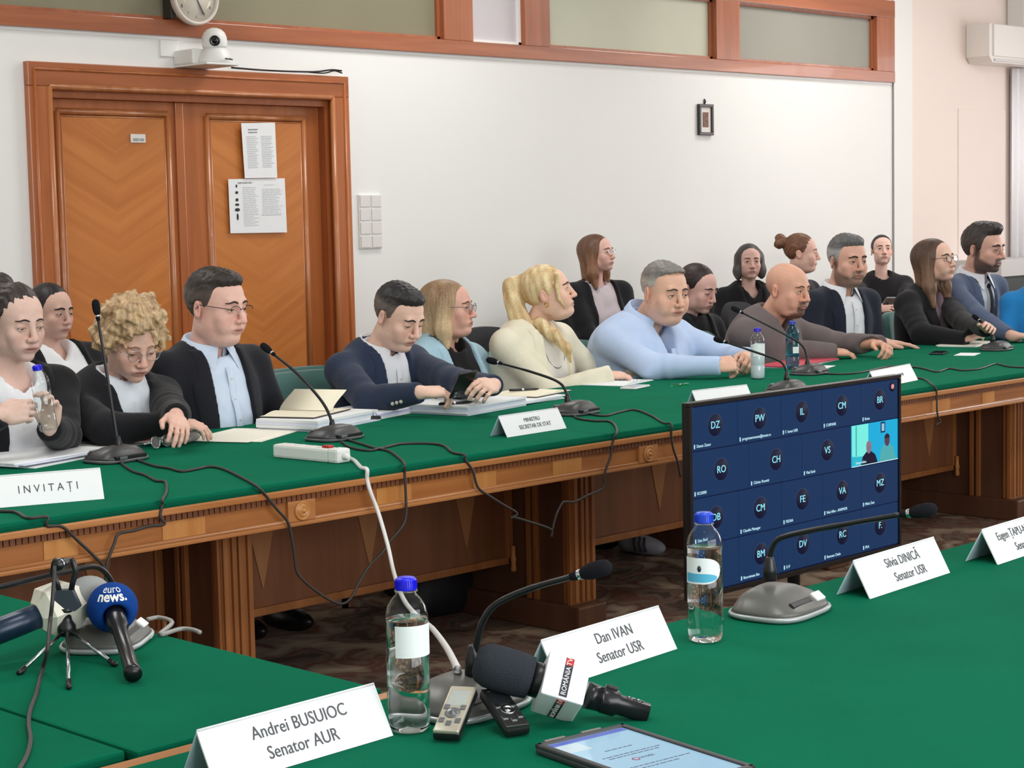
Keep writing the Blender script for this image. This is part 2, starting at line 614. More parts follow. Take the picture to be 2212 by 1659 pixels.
m_felt = felt('green_felt', (14, 108, 80))
m_edge = wood('table_edge_wood', (168, 108, 58), (196, 136, 84), 'X', 0.3, 6, coat=0.2)
m_apron = wood('table_apron_wood', (146, 88, 44), (184, 120, 66), 'X', 0.33, 5, coat=0.2)
m_inlay = wood('table_inlay_wood', (182, 120, 62), (204, 144, 82), 'Z', 0.33, 6, coat=0.2)
m_dent = wood('table_dentil_wood', (104, 60, 34), (132, 80, 48), 'X', 0.4, 8)
m_pil = wood('table_pilaster_wood', (142, 88, 48), (172, 112, 64), 'Z', 0.33, 5, coat=0.2)
m_pan = wood('table_panel_wood', (116, 72, 47), (138, 90, 60), 'Z', 0.35, 4, coat=0.15)
m_kite = wood('table_kite_wood', (156, 106, 66), (174, 124, 82), 'Z', 0.35, 4, coat=0.15)
m_side = wood('table_side_wood', (86, 54, 38), (106, 70, 50), 'Z', 0.4, 4)

FY0, FY1, FX0, FX1 = 4.115, 5.42, 1.2, 10.6
ft = thing('conference_table', 'long green felt conference table with carved wooden apron across the room', 'table', (0, 0, 0))
# felt top: three lengths of cloth butted together
for i, (a, b) in enumerate(((FX0, 4.62), (4.623, 8.2), (8.203, FX1))):
    MB().box((a, FY0 + 0.012, 0.735), (b, FY1, 0.75), c=0.004).build('felt_top', m_felt, ft)
MB().box((FX0, FY0, 0.727), (FX1, FY1 + 0.01, 0.738), c=0.003).build('felt_rim', felt('green_felt_rim', (10, 84, 62)), ft)
MB().box((FX0, FY0 - 0.004, 0.708), (FX1, FY1 + 0.012, 0.728), c=0.005).build('edge_band', m_edge, ft)
dn = MB().box((FX0, FY0 + 0.018, 0.688), (FX1, FY0 + 0.05, 0.708))
x = FX0
while x < FX1:
    dn.box((x, FY0 + 0.010, 0.690), (x + 0.0145, FY0 + 0.02, 0.706))
    x += 0.018
d = dn.build('dentil_band', m_dent, ft)
d['kind'] = 'stuff'
MB().box((FX0, FY0 + 0.022, 0.632), (FX1, FY0 + 0.05, 0.690)).build('apron', m_apron, ft)
ap = MB()
ap.box((FX0, FY0 + 0.006, 0.617), (FX1, FY0 + 0.05, 0.629), c=0.004)
ap.tube([(FX0, FY0 + 0.02, 0.632), (FX1, FY0 + 0.02, 0.632)], 0.007, 8)
ap.build('apron_molding', m_edge, ft)
MB().box((FX0, FY1 - 0.05, 0.617), (FX1, FY1, 0.72)).build('rear_apron', m_apron, ft)
PX = [3.285 + 1.53 * k for k in range(-1, 5)]
for k, cx in enumerate(PX):
    # light veneer squares on the apron between the rosettes, then the turned rosette on its block
    for fx in (0.25, 0.5, 0.75):
        if cx + 1.53 * fx < FX1 - 0.1:
            w = 0.07 if fx != 0.5 else 0.05
            MB().box((cx + 1.53 * fx - w, FY0 + 0.019, 0.637), (cx + 1.53 * fx + w, FY0 + 0.024, 0.687), c=0.001).build('apron_inlay', m_inlay, ft)
    rx = cx + 0.02
    MB().box((rx - 0.05, FY0 + 0.01, 0.63), (rx + 0.05, FY0 + 0.03, 0.69), c=0.003).build('rosette_block', m_edge, ft)
    M = Matrix.Translation((rx, FY0 + 0.012, 0.66)) @ Matrix.Rotation(math.pi / 2, 4, 'X')
    MB().lathe([(0.0285, 0.0), (0.0285, 0.006), (0.025, 0.010), (0.021, 0.006), (0.019, 0.005), (0.017, 0.011), (0.013, 0.013), (0.010, 0.008), (0.008, 0.008), (0.007, 0.014), (0.0, 0.017)], 28, M).build('rosette', m_inlay, ft)
    # pedestal: slab end running front to back, fluted pilaster in front, plinth underneath
    pd = MB().box((cx - 0.05, 4.46, 0.10), (cx + 0.05, 5.32, 0.617)).build('pedestal', m_side, ft)
    MB().box((cx - 0.056, 4.42, 0.10), (cx + 0.056, 4.47, 0.617), c=0.004).build('pilaster', m_pil, pd)
    fl = MB()
    for ox in (-0.045, -0.012, 0.012, 0.045):
        fl.box((cx + ox - 0.008, 4.410, 0.11), (cx + ox + 0.008, 4.424, 0.615), c=0.003)
    fl.build('pilaster_reeds', m_pil, pd)
    sr = MB()
    for oy in (4.435, 4.60, 4.635, 5.30):
        for sx in (-1, 1):
            sr.box((cx + sx * 0.056 - 0.009, oy - 0.01, 0.10), (cx + sx * 0.056 + 0.009, oy + 0.01, 0.615), c=0.003)
    sr.build('side_reeds', m_pil, pd)
    MB().box((cx - 0.075, 4.38, 0.0), (cx + 0.075, 5.36, 0.10), c=0.008).build('plinth', m_side, pd)
    if k < len(PX) - 1:
        # modesty panel with kite inlays, framed, with a small foot peg at its end
        a, b = cx + 0.05, cx + 1.53 - 0.05
        pn = MB().box((a, 4.735, 0.235), (b, 4.755, 0.617)).build('modesty_panel', m_pan, ft)
        fr = MB().box((a, 4.722, 0.218), (b, 4.757, 0.245), c=0.004)
        for q in (a, b - 0.03):
            fr.box((q, 4.722, 0.218), (q + 0.03, 4.757, 0.617), c=0.004)
        fr.build('panel_frame', m_pil, pn)
        for fx in (0.2, 0.52, 0.84):
            kx = a + (b - a) * fx
            MB().prism([(kx - 0.06, 0.60), (kx - 0.045, 0.48), (kx, 0.30), (kx + 0.045, 0.48), (kx + 0.06, 0.60)], 4.731, 4.737).build('kite_inlay', m_kite, pn)
        MB().lathe([(0.010, 0.19), (0.012, 0.2), (0.009, 0.22), (0.013, 0.235), (0.009, 0.25), (0.009, 0.285)], 10, Matrix.Translation((b - 0.012, 4.712, 0))).build('foot_peg', m_inlay, pn)

# ---- side tables joining the two long tables
m_green2 = felt('green_felt_near', (8, 102, 74))


def plain_table(name, label, x0, y0, x1, y1, legs):
    t = thing(name, label, 'table', ((x0 + x1) / 2, (y0 + y1) / 2, 0))
    ox, oy = t.location.x, t.location.y
    hx, hy = (x1 - x0) / 2, (y1 - y0) / 2
    MB().box((-hx, -hy, 0.732), (hx, hy, 0.75), c=0.005).build('felt_top', m_green2, t)
    MB().box((-hx - 0.003, -hy - 0.003, 0.72), (hx + 0.003, hy + 0.003, 0.733), c=0.004).build('felt_rim', felt('green_felt_rim', (10, 84, 62)), t)
    MB().box((-hx + 0.006, -hy - 0.012, 0.694), (hx - 0.006, hy + 0.002, 0.721), c=0.004).build('edge_band', m_edge, t)
    ap = MB().box((-hx + 0.05, -hy + 0.05, 0.60), (hx - 0.05, hy - 0.05, 0.695))
    ap.build('apron', m_apron, t)
    for lx, ly in legs:
        MB().box((lx - ox - 0.04, ly - oy - 0.04, 0.0), (lx - ox + 0.04, ly - oy + 0.04, 0.6), c=0.006).build('leg', m_pil, t)
    return t


plain_table('side_table', 'green felt side table under the blue news microphone', 1.43, 2.170, 1.888, 4.09, [(1.5, 2.24), (1.82, 2.24), (1.5, 4.0), (1.82, 4.0)])
plain_table('side_table', 'green felt side table with a cable crossing its front corner', -0.4, 2.190, 1.424, 4.09, [(-0.3, 2.3), (1.34, 2.3), (-0.3, 4.0), (1.34, 4.0)])
plain_table('conference_table', 'nearest green felt table carrying the name plates and tablet', -0.4, 1.05, 7.2, 2.122, [(-0.3, 1.15), (2.2, 1.15), (4.8, 1.15), (7.1, 1.15), (-0.3, 2.0), (2.2, 2.0), (4.8, 2.0), (7.1, 2.0)])
# wooden lip along the joint between the near table and the side tables
tag(MB().box((0.0, 2.1235, 0.70), (1.90, 2.1535, 0.7485), c=0.003).build('joint_strip', m_edge), 'bare wooden strip in the gap before the nearest green table', 'strip')


# ------------------------------------------------------------------ chairs
m_teal = mat('teal_upholstery', (62, 104, 98), 0.8, bump=(300, 0.15), noise=(8, 0.06), sheen=0.2)
m_blackfab = mat('black_upholstery', (32, 32, 36), 0.85, bump=(300, 0.15))
m_blackmetal = mat('black_metal', (26, 26, 28), 0.4, 0.4)


def chair_proto(m, round_back=False):
    t = bpy.data.objects.new('chair', None)
    COL.objects.link(t)
    MB().box((-0.24, -0.24, 0.40), (0.24, 0.22, 0.46), c=0.02).build('seat', m, t)
    bk = MB()
    n = 12
    prof = []
    for i in range(n + 1):
        u = -1 + 2 * i / n
        prof.append(u)
    H1 = 0.875 if not round_back else 0.92
    vs, fs = [], []
    for side in (0, 1):
        for u in prof:
            y = 0.235 + 0.05 * side - 0.05 * (u * u)
            for kz in range(7):
                q = kz / 6
                edge = (0.03 * u ** 8 if not round_back else 0.10 * abs(u) ** 2.5)
                z = 0.50 + (H1 - edge - 0.50) * q
                vs.append((0.235 * u * (1 if not round_back else 1.05), y + 0.05 * q, z))
    row = 7
    off = (n + 1) * row
    for i in range(n):
        for kz in range(6):
            a = i * row + kz
            fs.append((a, a + row, a + row + 1, a + 1))
            b = off + a
            fs.append((b, b + 1, b + row + 1, b + row))
        a, b = i * row, (i + 1) * row
        fs.append((a, a + off, b + off, b)); fs.append((a + 6, b + 6, b + 6 + off, a + 6 + off))
    for i in (0, n):
        for kz in range(6):
            a = i * row + kz
            fs.append((a, a + 1, a + 1 + off, a + off) if i == 0 else (a, a + off, a + off + 1, a + 1))
    bk.add(vs, fs, smooth=True)
    bk.build('backrest', m, t)
    for sx in (-1, 1):
        MB().tube([(sx * 0.21, -0.2, 0.0), (sx * 0.21, -0.2, 0.41)], 0.013, 8).build('leg', m_blackmetal, t)
        MB().tube([(sx * 0.21, 0.26, 0.0), (sx * 0.21, 0.24, 0.45), (sx * 0.2, 0.275, 0.62)], 0.013, 8).build('leg', m_blackmetal, t)
        a = MB().tube([(sx * 0.25, -0.16, 0.41), (sx * 0.26, -0.17, 0.63), (sx * 0.26, 0.1, 0.65), (sx * 0.235, 0.24, 0.64)], 0.012, 8)
        a.build('armrest', m_blackmetal, t)
    return t


CH_TEAL = chair_proto(m_teal)
CH_BLACK = chair_proto(m_blackfab, True)
_used = set()


def place_chair(proto, x, y, rz, label, group=None):
    if proto.name in _used:
        c = copy_tree(proto)
    else:
        c = proto
        _used.add(proto.name)
    c.location = (x, y, 0)
    c.rotation_euler = (0, 0, rz)
    tag(c, label, 'chair', group)
    return c
# ------------------------------------------------------------------ distance-field modelling for bodies, hair and clothes
def smin(a, b, k):
    h = np.clip(0.5 + 0.5 * (b - a) / k, 0, 1)
    return b + (a - b) * h - k * h * (1 - h)


class SDF:
    def __init__(s, xs, ys, zs):
        s.ax = [np.asarray(a, np.float32) for a in (xs, ys, zs)]
        s.v = np.full([len(a) for a in s.ax], 0.3, np.float32)

    def block(s, lo, hi):
        sl = []
        for a, l, h in zip(s.ax, lo, hi):
            i, j = np.searchsorted(a, l), np.searchsorted(a, h)
            sl.append(slice(max(i - 1, 0), min(j + 1, len(a))))
        sl = tuple(sl)
        if any(q.stop - q.start < 1 for q in sl):
            return None, None
        X = s.ax[0][sl[0]][:, None, None]
        Y = s.ax[1][sl[1]][None, :, None]
        Z = s.ax[2][sl[2]][None, None, :]
        return sl, (X, Y, Z)

    def add(s, prim, k=0.01):
        f, lo, hi = prim
        m = k + 0.012
        sl, g = s.block(np.asarray(lo) - m, np.asarray(hi) + m)
        if sl is None:
            return s
        s.v[sl] = smin(s.v[sl], f(*g), k)
        return s

    def cut(s, prim, k=0.005):
        f, lo, hi = prim
        m = k + 0.012
        sl, g = s.block(np.asarray(lo) - m, np.asarray(hi) + m)
        if sl is None:
            return s
        s.v[sl] = -smin(-s.v[sl], f(*g), k)
        return s

    def keep(s, f, k=0.004):
        """intersect everywhere with f<0"""
        sl, g = s.block((-9, -9, -9), (9, 9, 9))
        s.v[sl] = -smin(-s.v[sl], -f(*g), k)
        return s

    def bump(s, f):
        sl, g = s.block((-9, -9, -9), (9, 9, 9))
        s.v[sl] += f(*g)
        return s

    def sample(s, p):
        p = np.asarray(p, float)
        ii, tt = [], []
        for q in range(3):
            a = s.ax[q]
            i = np.clip(np.searchsorted(a, p[:, q]) - 1, 0, len(a) - 2)
            ii.append(i); tt.append(np.clip((p[:, q] - a[i]) / (a[i + 1] - a[i]), 0, 1))
        r = 0
        for dx in (0, 1):
            for dy in (0, 1):
                for dz in (0, 1):
                    w = (tt[0] if dx else 1 - tt[0]) * (tt[1] if dy else 1 - tt[1]) * (tt[2] if dz else 1 - tt[2])
                    r = r + w * s.v[ii[0] + dx, ii[1] + dy, ii[2] + dz]
        return r

    def hit(s, H, x, z, y0=-0.13, y1=-0.03):
        """first surface point met along +y of frame H"""
        ys = np.arange(y0, y1, 0.0008)
        v = s.sample(np.array([H.w((x, y, z)) for y in ys]))
        k = np.argmax(v < 0)
        return ys[k] if v[k] < 0 else None

    def mesh(s, name, smooth=0):
        v = s.v
        v[[0, -1], :, :] = 0.3; v[:, [0, -1], :] = 0.3; v[:, :, [0, -1]] = 0.3
        ins = v < 0
        c = np.zeros([n - 1 for n in v.shape], np.uint8)
        for dx in (0, 1):
            for dy in (0, 1):
                for dz in (0, 1):
                    c += ins[dx:v.shape[0] - 1 + dx, dy:v.shape[1] - 1 + dy, dz:v.shape[2] - 1 + dz]
        act = np.argwhere((c > 0) & (c < 8))
        if len(act) == 0:
            return bpy.data.meshes.new(name)
        idx = np.full(c.shape, -1, np.int32)
        idx[act[:, 0], act[:, 1], act[:, 2]] = np.arange(len(act))
        A = s.ax
        acc = np.zeros((len(act), 3)); cnt = np.zeros(len(act))
        i, j, k = act.T
        for d in range(3):
            for o1 in (0, 1):
                for o2 in (0, 1):
                    o = [0, 0, 0]
                    e = [q for q in range(3) if q != d]
                    o[e[0]], o[e[1]] = o1, o2
                    a0 = (i + o[0], j + o[1], k + o[2])
                    o[d] = 1
                    a1 = (i + o[0], j + o[1], k + o[2])
                    va, vb = v[a0], v[a1]
                    m = (va < 0) != (vb < 0)
                    t = np.where(m, va / np.where(m, va - vb, 1), 0)
                    for q in range(3):
                        pa, pb = A[q][a0[q]], A[q][a1[q]]
                        acc[:, q] += np.where(m, pa + t * (pb - pa), 0)
                    cnt += m
        verts = acc / cnt[:, None]
        quads = []
        for d in range(3):
            n = [slice(None)] * 3
            p = [slice(None)] * 3
            n[d], p[d] = slice(0, -1), slice(1, None)
            e = [q for q in range(3) if q != d]
            s0, s1 = ins[tuple(n)], ins[tuple(p)]
            w = np.argwhere(s0 != s1)
            w = w[(w[:, e[0]] > 0) & (w[:, e[1]] > 0)]
            if len(w) == 0:
                continue
            fl = s0[w[:, 0], w[:, 1], w[:, 2]]

            def cell(a, b):
                q = w.copy()
                q[:, e[0]] -= a
                q[:, e[1]] -= b
                return idx[q[:, 0], q[:, 1], q[:, 2]]
            Q = np.stack([cell(1, 1), cell(0, 1), cell(0, 0), cell(1, 0)], 1)
            fl = fl if d != 1 else ~fl
            Q[~fl] = Q[~fl][:, ::-1]
            quads.append(Q)
        Q = np.concatenate(quads).astype(np.int32)
        if smooth:
            e = np.concatenate([Q[:, [0, 1]], Q[:, [1, 2]], Q[:, [2, 3]], Q[:, [3, 0]]])
            deg = np.bincount(e.ravel(), minlength=len(verts)).astype(float)
            for it in range(smooth):
                for lam in (0.55, -0.45):
                    m = np.stack([np.bincount(e[:, 0], verts[e[:, 1], q], len(verts)) + np.bincount(e[:, 1], verts[e[:, 0], q], len(verts)) for q in range(3)], 1) / np.maximum(deg, 1)[:, None]
                    verts = verts + lam * (m - verts)
        me = bpy.data.meshes.new(name)
        me.vertices.add(len(verts))
        me.vertices.foreach_set('co', verts.astype(np.float32).ravel())
        me.loops.add(Q.size)
        me.loops.foreach_set('vertex_index', Q.ravel())
        me.polygons.add(len(Q))
        me.polygons.foreach_set('loop_start', np.arange(0, Q.size, 4, dtype=np.int32))
        me.polygons.foreach_set('use_smooth', np.ones(len(Q), bool))
        me.update(calc_edges=True)
        me.validate()
        return me


def verts_of(me):
    a = np.empty(len(me.vertices) * 3, np.float32)
    me.vertices.foreach_get('co', a)
    return a.reshape(-1, 3)


def set_color(me, col):
    a = me.color_attributes.new('Col', 'FLOAT_COLOR', 'POINT')
    c = np.ones((len(col), 4), np.float32)
    c[:, :3] = col
    a.data.foreach_set('color', c.ravel())


I3 = np.eye(3)


class Fr:
    """rotation R (columns = local axes) and origin t"""

    def __init__(s, R=I3, t=(0, 0, 0)):
        s.R, s.t = np.asarray(R, float), np.asarray(t, float)

    def loc(s, X, Y, Z):
        x, y, z = X - s.t[0], Y - s.t[1], Z - s.t[2]
        R = s.R
        return (x * R[0, 0] + y * R[1, 0] + z * R[2, 0], x * R[0, 1] + y * R[1, 1] + z * R[2, 1], x * R[0, 2] + y * R[1, 2] + z * R[2, 2])

    def w(s, p):
        return s.R @ np.asarray(p, float) + s.t


def ell(fr, c, r, rot=None):
    c, r = np.asarray(c, float), np.asarray(r, float)
    g = fr if rot is None else Fr(fr.R @ rot, fr.w(c))
    cc = c if rot is None else np.zeros(3)

    def f(X, Y, Z):
        x, y, z = g.loc(X, Y, Z)
        x, y, z = x - cc[0], y - cc[1], z - cc[2]
        k0 = np.sqrt((x / r[0]) ** 2 + (y / r[1]) ** 2 + (z / r[2]) ** 2)
        k1 = np.sqrt((x / r[0] ** 2) ** 2 + (y / r[1] ** 2) ** 2 + (z / r[2] ** 2) ** 2) + 1e-9
        return k0 * (k0 - 1) / k1
    wc = fr.w(c)
    e = np.sqrt(((g.R * r[None, :]) ** 2).sum(1))
    return f, wc - e, wc + e


def cone(fr, a, b, ra, rb):
    a, b = fr.w(a), fr.w(b)
    d = b - a
    L = float(d @ d) + 1e-12

    def f(X, Y, Z):
        x, y, z = X - a[0], Y - a[1], Z - a[2]
        t = np.clip((x * d[0] + y * d[1] + z * d[2]) / L, 0, 1)
        return np.sqrt((x - t * d[0]) ** 2 + (y - t * d[1]) ** 2 + (z - t * d[2]) ** 2) - (ra + (rb - ra) * t)
    rm = max(ra, rb)
    return f, np.minimum(a, b) - rm, np.maximum(a, b) + rm


def rot_x(a):
    c, s = math.cos(a), math.sin(a)
    return np.array([[1, 0, 0], [0, c, -s], [0, s, c]])


def rot_y(a):
    c, s = math.cos(a), math.sin(a)
    return np.array([[c, 0, s], [0, 1, 0], [-s, 0, c]])


def rot_z(a):
    c, s = math.cos(a), math.sin(a)
    return np.array([[c, -s, 0], [s, c, 0], [0, 0, 1]])


def axis(lo, hi, fine, hf, hc):
    """grid line positions: step hf inside the fine intervals, hc elsewhere"""
    out = [lo]
    while out[-1] < hi:
        p = out[-1]
        st = hc
        for a, b in fine:
            if a <= p < b:
                st = hf
            elif p < a < p + st:
                st = max(a - p, hf)
        out.append(p + st)
    return np.array(out)


def unit(v):
    v = np.asarray(v, float)
    return v / (np.linalg.norm(v) + 1e-9)


# ------------------------------------------------------------------ head
def head_prims(S, H, s, sp):
    """face looks along -y of frame H; s scales, sp holds shape options"""
    fat = sp.get('fat', 0.0)
    fem = sp.get('fem', False)
    jw = 1.0 + fat - (0.07 if fem else 0)

    def E(c, r, k, rot=None):
        S.add(ell(H, np.array(c) * s, np.array(r) * s, rot), k * s)

    E((0, 0.018, 0.030), (0.074, 0.094, 0.084), 0.01)
    E((0, -0.030, 0.030), (0.066, 0.062, 0.066), 0.02)
    E((0, -0.026, -0.035), (0.060 * jw, 0.062, 0.076), 0.03)
    E((0, -0.060, -0.094), (0.027 * jw, 0.024, 0.020), 0.03)
    for q in (-1, 1):
        E((q * 0.044 * jw, -0.004, -0.066), (0.017, 0.036, 0.030), 0.03)
        E((q * 0.043, -0.062, -0.030), (0.022 * jw, 0.020, 0.020), 0.022)
        E((q * 0.036 * jw, -0.066, -0.058), (0.018 + 0.01 * fat, 0.018 + 0.02 * fat, 0.024), 0.022)
    if fat > 0:
        E((0, -0.030, -0.104), (0.046 + 0.02 * fat, 0.05, 0.024 + 0.03 * fat), 0.025)
    # brow, sockets
    br = 0.010 if not fem else 0.007
    S.add(cone(H, (-0.034 * s, -0.083 * s, 0.020 * s), (0.034 * s, -0.083 * s, 0.020 * s), br * s, br * s), 0.018 * s)
    for q in (-1, 1):
        S.cut(ell(H, (q * 0.032 * s, -0.104 * s, -0.001 * s), (0.020 * s, 0.017 * s, 0.012 * s)), 0.014 * s)
        E((q * 0.032, -0.0775, -0.001), (0.0165, 0.0150, 0.0140), 0.005)
    # nose
    nl = sp.get('nose', 1.0) * (0.85 if fem else 1.05)
    S.add(cone(H, (0, -0.0885 * s, 0.014 * s), (0, (-0.094 - 0.017 * nl) * s, -0.033 * s), 0.0085 * s, 0.0105 * s), 0.010 * s)
    E((0, -0.0955 - 0.017 * nl, -0.0385), (0.0125, 0.0115, 0.0100), 0.006)
    for q in (-1, 1):
        E((q * 0.0135, -0.099, -0.0405), (0.0085, 0.0125, 0.0080), 0.006)
        S.cut(ell(H, (q * 0.0065 * s, (-0.100 - 0.010 * nl) * s, -0.0485 * s), (0.0038 * s, 0.0055 * s, 0.0032 * s)), 0.002 * s)
    # chin, folds from the nose to the mouth corners, fold under the eye
    E((0, -0.0765, -0.0985), (0.018, 0.014, 0.0135), 0.016)
    dep = sp.get('fold', 1.0)
    for q in (-1, 1):
        S.cut(cone(H, (q * 0.0205 * s, -0.0985 * s, -0.040 * s), (q * 0.034 * s, -0.0885 * s, -0.066 * s), 0.0010 * dep * s, 0.0008 * dep * s), 0.007 * s)
        S.cut(cone(H, (q * 0.020 * s, -0.0915 * s, -0.0165 * s), (q * 0.042 * s, -0.0845 * s, -0.0195 * s), 0.0006 * dep * s, 0.0006 * dep * s), 0.006 * s)
    # mouth
    E((0, -0.085, -0.066), (0.028, 0.0125, 0.015), 0.014)
    E((0, -0.0945, -0.0655), (0.0240, 0.0058, 0.0046), 0.006)
    E((0, -0.0925, -0.0752), (0.0210, 0.0062, 0.0056), 0.006)
    S.cut(cone(H, (-0.024 * s, -0.0965 * s, -0.0712 * s), (0.024 * s, -0.0965 * s, -0.0712 * s), 0.0018 * s, 0.0018 * s), 0.003 * s)
    # eyelid openings
    op = sp.get('open', 1.0)
    for q in (-1, 1):
        S.cut(ell(H, (q * 0.0325 * s, -0.094 * s, (-0.0015 - 0.004 * (1 - op)) * s), (0.0138 * s, 0.012 * s, (0.0012 + 0.0040 * op) * s)), 0.0015 * s)
    # ears
    for q in (-1, 1):
        R = rot_z(q * 0.35) @ rot_x(-0.15)
        S.add(ell(H, (q * 0.0775 * s, 0.016 * s, -0.012 * s), (0.0075 * s, 0.0185 * s, 0.031 * s), R), 0.006 * s)
        S.cut(ell(H, (q * 0.0855 * s, 0.010 * s, -0.009 * s), (0.0055 * s, 0.010 * s, 0.019 * s), R), 0.004 * s)


def mixc(a, b, t):
    t = np.clip(t, 0, 1)[:, None]
    return a * (1 - t) + np.asarray(b) * t


def bandf(x, lo, hi, soft):
    return np.clip((x - lo) / soft + 0.5, 0, 1) * np.clip((hi - x) / soft + 0.5, 0, 1)


def wnoise(X, Y, Z, f, n=8, seed=1):
    r = np.random.default_rng(seed)
    o = 0
    for i in range(n):
        k = r.normal(size=3)
        k = k / np.linalg.norm(k) * f * (0.7 + 0.6 * r.random())
        o = o + np.sin(X * k[0] + Y * k[1] + Z * k[2] + r.random() * 6.28)
    return o / n


def skin_color(v, H, s, sp):
    base = np.array(lin(sp['skin']))
    x, y, z = (q / s for q in H.loc(v[:, 0], v[:, 1], v[:, 2]))
    inhead = (z > -0.14) & (np.abs(x) < 0.11) & (np.abs(y) < 0.14)
    col = np.repeat(base[None], len(v), 0)
    mot = wnoise(v[:, 0], v[:, 1], v[:, 2], 120, 8, 11) * 0.5 + wnoise(v[:, 0], v[:, 1], v[:, 2], 420, 8, 12) * 0.5
    col = col * (1 + 0.16 * mot[:, None] * np.array([0.5, 0.9, 1.0]))
    red = np.array([base[0] * 0.96, base[1] * 0.72, base[2] * 0.70])
    g = lambda cx, cz, rx, rz: np.exp(-(((x - cx) / rx) ** 2 + ((z - cz) / rz) ** 2)) * (y < -0.04) * inhead
    for q in (-1, 1):
        col = mixc(col, red, 0.45 * g(q * 0.042, -0.038, 0.02, 0.018))
    col = mixc(col, red, 0.5 * g(0, -0.036, 0.014, 0.012))
    ear = inhead * (np.abs(x) > 0.072) * (np.abs(z + 0.01) < 0.04) * (np.abs(y - 0.015) < 0.03)
    col = mixc(col, red, 0.4 * ear)
    # warm lids
    for q in (-1, 1):
        col = mixc(col, base * np.array([0.82, 0.68, 0.62]), 0.7 * g(q * 0.032, 0.001, 0.018, 0.012))
    lip = np.exp(-((x / 0.022) ** 4 + ((z + 0.0705) / 0.0085) ** 4)) * (y < -0.085) * inhead
    lc = np.array(lin(sp.get('lips', (176, 104, 96))))
    col = mixc(col, lc, 0.85 * lip)
    seam = np.exp(-((x / 0.024) ** 6 + ((z + 0.0712) / 0.0022) ** 2)) * (y < -0.085) * inhead
    col = mixc(col, base * 0.25, 0.75 * seam)
    # beard / stubble
    if 'beard' in sp:
        bc = np.array(lin(sp['beard']))
        wob = 0.002 * np.sin(x * 310 + z * 190) + 0.002 * np.sin(z * 520 - y * 300)
        cheek = -0.040 - 0.55 * np.clip(-0.02 - y, 0, 0.07) * (np.abs(x) > 0.03) + wob
        st = lambda d, w=0.011: np.clip(0.5 - d / w, 0, 1)
        if sp.get('goatee'):
            m = st(np.abs(x) - 0.033 - wob) * st(z + 0.045 - wob) * st(y + 0.045)
            m = np.maximum(m, st(z + 0.099 - wob) * st(np.abs(x) - 0.046) * st(y))
        else:
            m = np.clip((cheek - z) / 0.016, 0, 1) * st(y - 0.012)
            m = np.maximum(m, st(z + 0.048 - wob) * st(-z - 0.066) * st(np.abs(x) - 0.034) * (y < -0.06))
            m = np.maximum(m, st(np.abs(x) - 0.036) * st(z + 0.074 - wob) * (y < -0.05))
            m = np.maximum(m, st(np.abs(y + 0.006) - 0.014) * (np.abs(x) > 0.055) * st(z - 0.02))
        m = m * inhead * (1 - lip) * (z > -0.128)
        col = mixc(col, bc, m * sp.get('beard_amt', 0.9))
    if 'scalp' in sp:
        sc = np.array(lin(sp['scalp']))
        wob = 0.005 * np.sin(x * 200 + z * 150)
        m = np.clip((y - (-0.045 - 0.0 * z) + wob) / 0.02, 0, 1) * np.clip((z - (-0.005 - 0.9 * np.clip(y, 0, 0.1)) + wob) / 0.012, 0, 1) * inhead * (np.abs(x) < 0.084)
        m = m * (1 - ear)
        col = mixc(col, sc, m * 0.85)
    return col


def face_extras(par, S, H, s, sp, mats):
    """eyes, brows and lash lines as small parts"""
    RH = Matrix(((H.R[0, 0], H.R[0, 1], H.R[0, 2], H.t[0]), (H.R[1, 0], H.R[1, 1], H.R[1, 2], H.t[1]), (H.R[2, 0], H.R[2, 1], H.R[2, 2], H.t[2]), (0, 0, 0, 1)))
    op = sp.get('open', 1.0)
    gx, gz = sp.get('gaze', (0, 0))
    for q in (-1, 1):
        c = Vector((q * 0.0325 * s, -0.0782 * s, -0.001 * s))
        r = 0.0125 * s
        e = MB().sphere(tuple(c), r, 16, 10, RH)
        g = Vector((gx, -1, gz)).normalized()
        T = RH @ Matrix.Translation(c) @ g.to_track_quat('Z', 'Y').to_matrix().to_4x4()
        e.lathe([(0.0062 * s, r * 0.87), (0.0045 * s, r * 0.97), (0.0, r * 1.01)], 14, T, 1)
        e.lathe([(0.0028 * s, r * 0.99), (0.0, r * 1.03)], 10, T, 2)
        e.build('eye', [mats['white'], mats['iris'], mats['pupil']], par)
    bz = sp.get('brow_z', 0.0)
    w = sp.get('brow_w', 1.0)
    for q in (-1, 1):
        up, br, rr = [], [], []
        for i in range(11):
            u = -1 + 2 * i / 10
            xx = q * 0.0325 + 0.0148 * u
            zu = (0.0012 + 0.0046 * op) * (1 - u * u) - (0.0015 + 0.0045 * (1 - op)) + 0.0004
            y = S.hit(H, xx * s, zu * s)
            if y is not None:
                up.append((xx * s, max(y, -0.096 * s) - 0.0002 * s, zu * s))
        if len(up) > 4:
            MB().tube(up, [0.0008 * s + 0.0009 * s * math.sin(math.pi * i / (len(up) - 1)) for i in range(len(up))], 6, RH).build('eyelashes', mats['lash'], par)
        for i in range(12):
            u = i / 11
            xx = q * (0.012 + 0.037 * u)
            zz = 0.0185 + bz + 0.0065 * math.sin(math.pi * min(1, u * 1.2) * 0.75) - 0.006 * u * u
            y = S.hit(H, xx * s, zz * s)
            if y is not None:
                br.append((xx * s, y + 0.0004 * s, zz * s)); rr.append(s * w * (0.0018 + 0.0022 * math.sin(math.pi * (0.22 + 0.74 * u))))
        if len(br) > 4:
            MB().tube(br, rr, 6, RH).build('eyebrow', mats['brow'], par)
    return RH


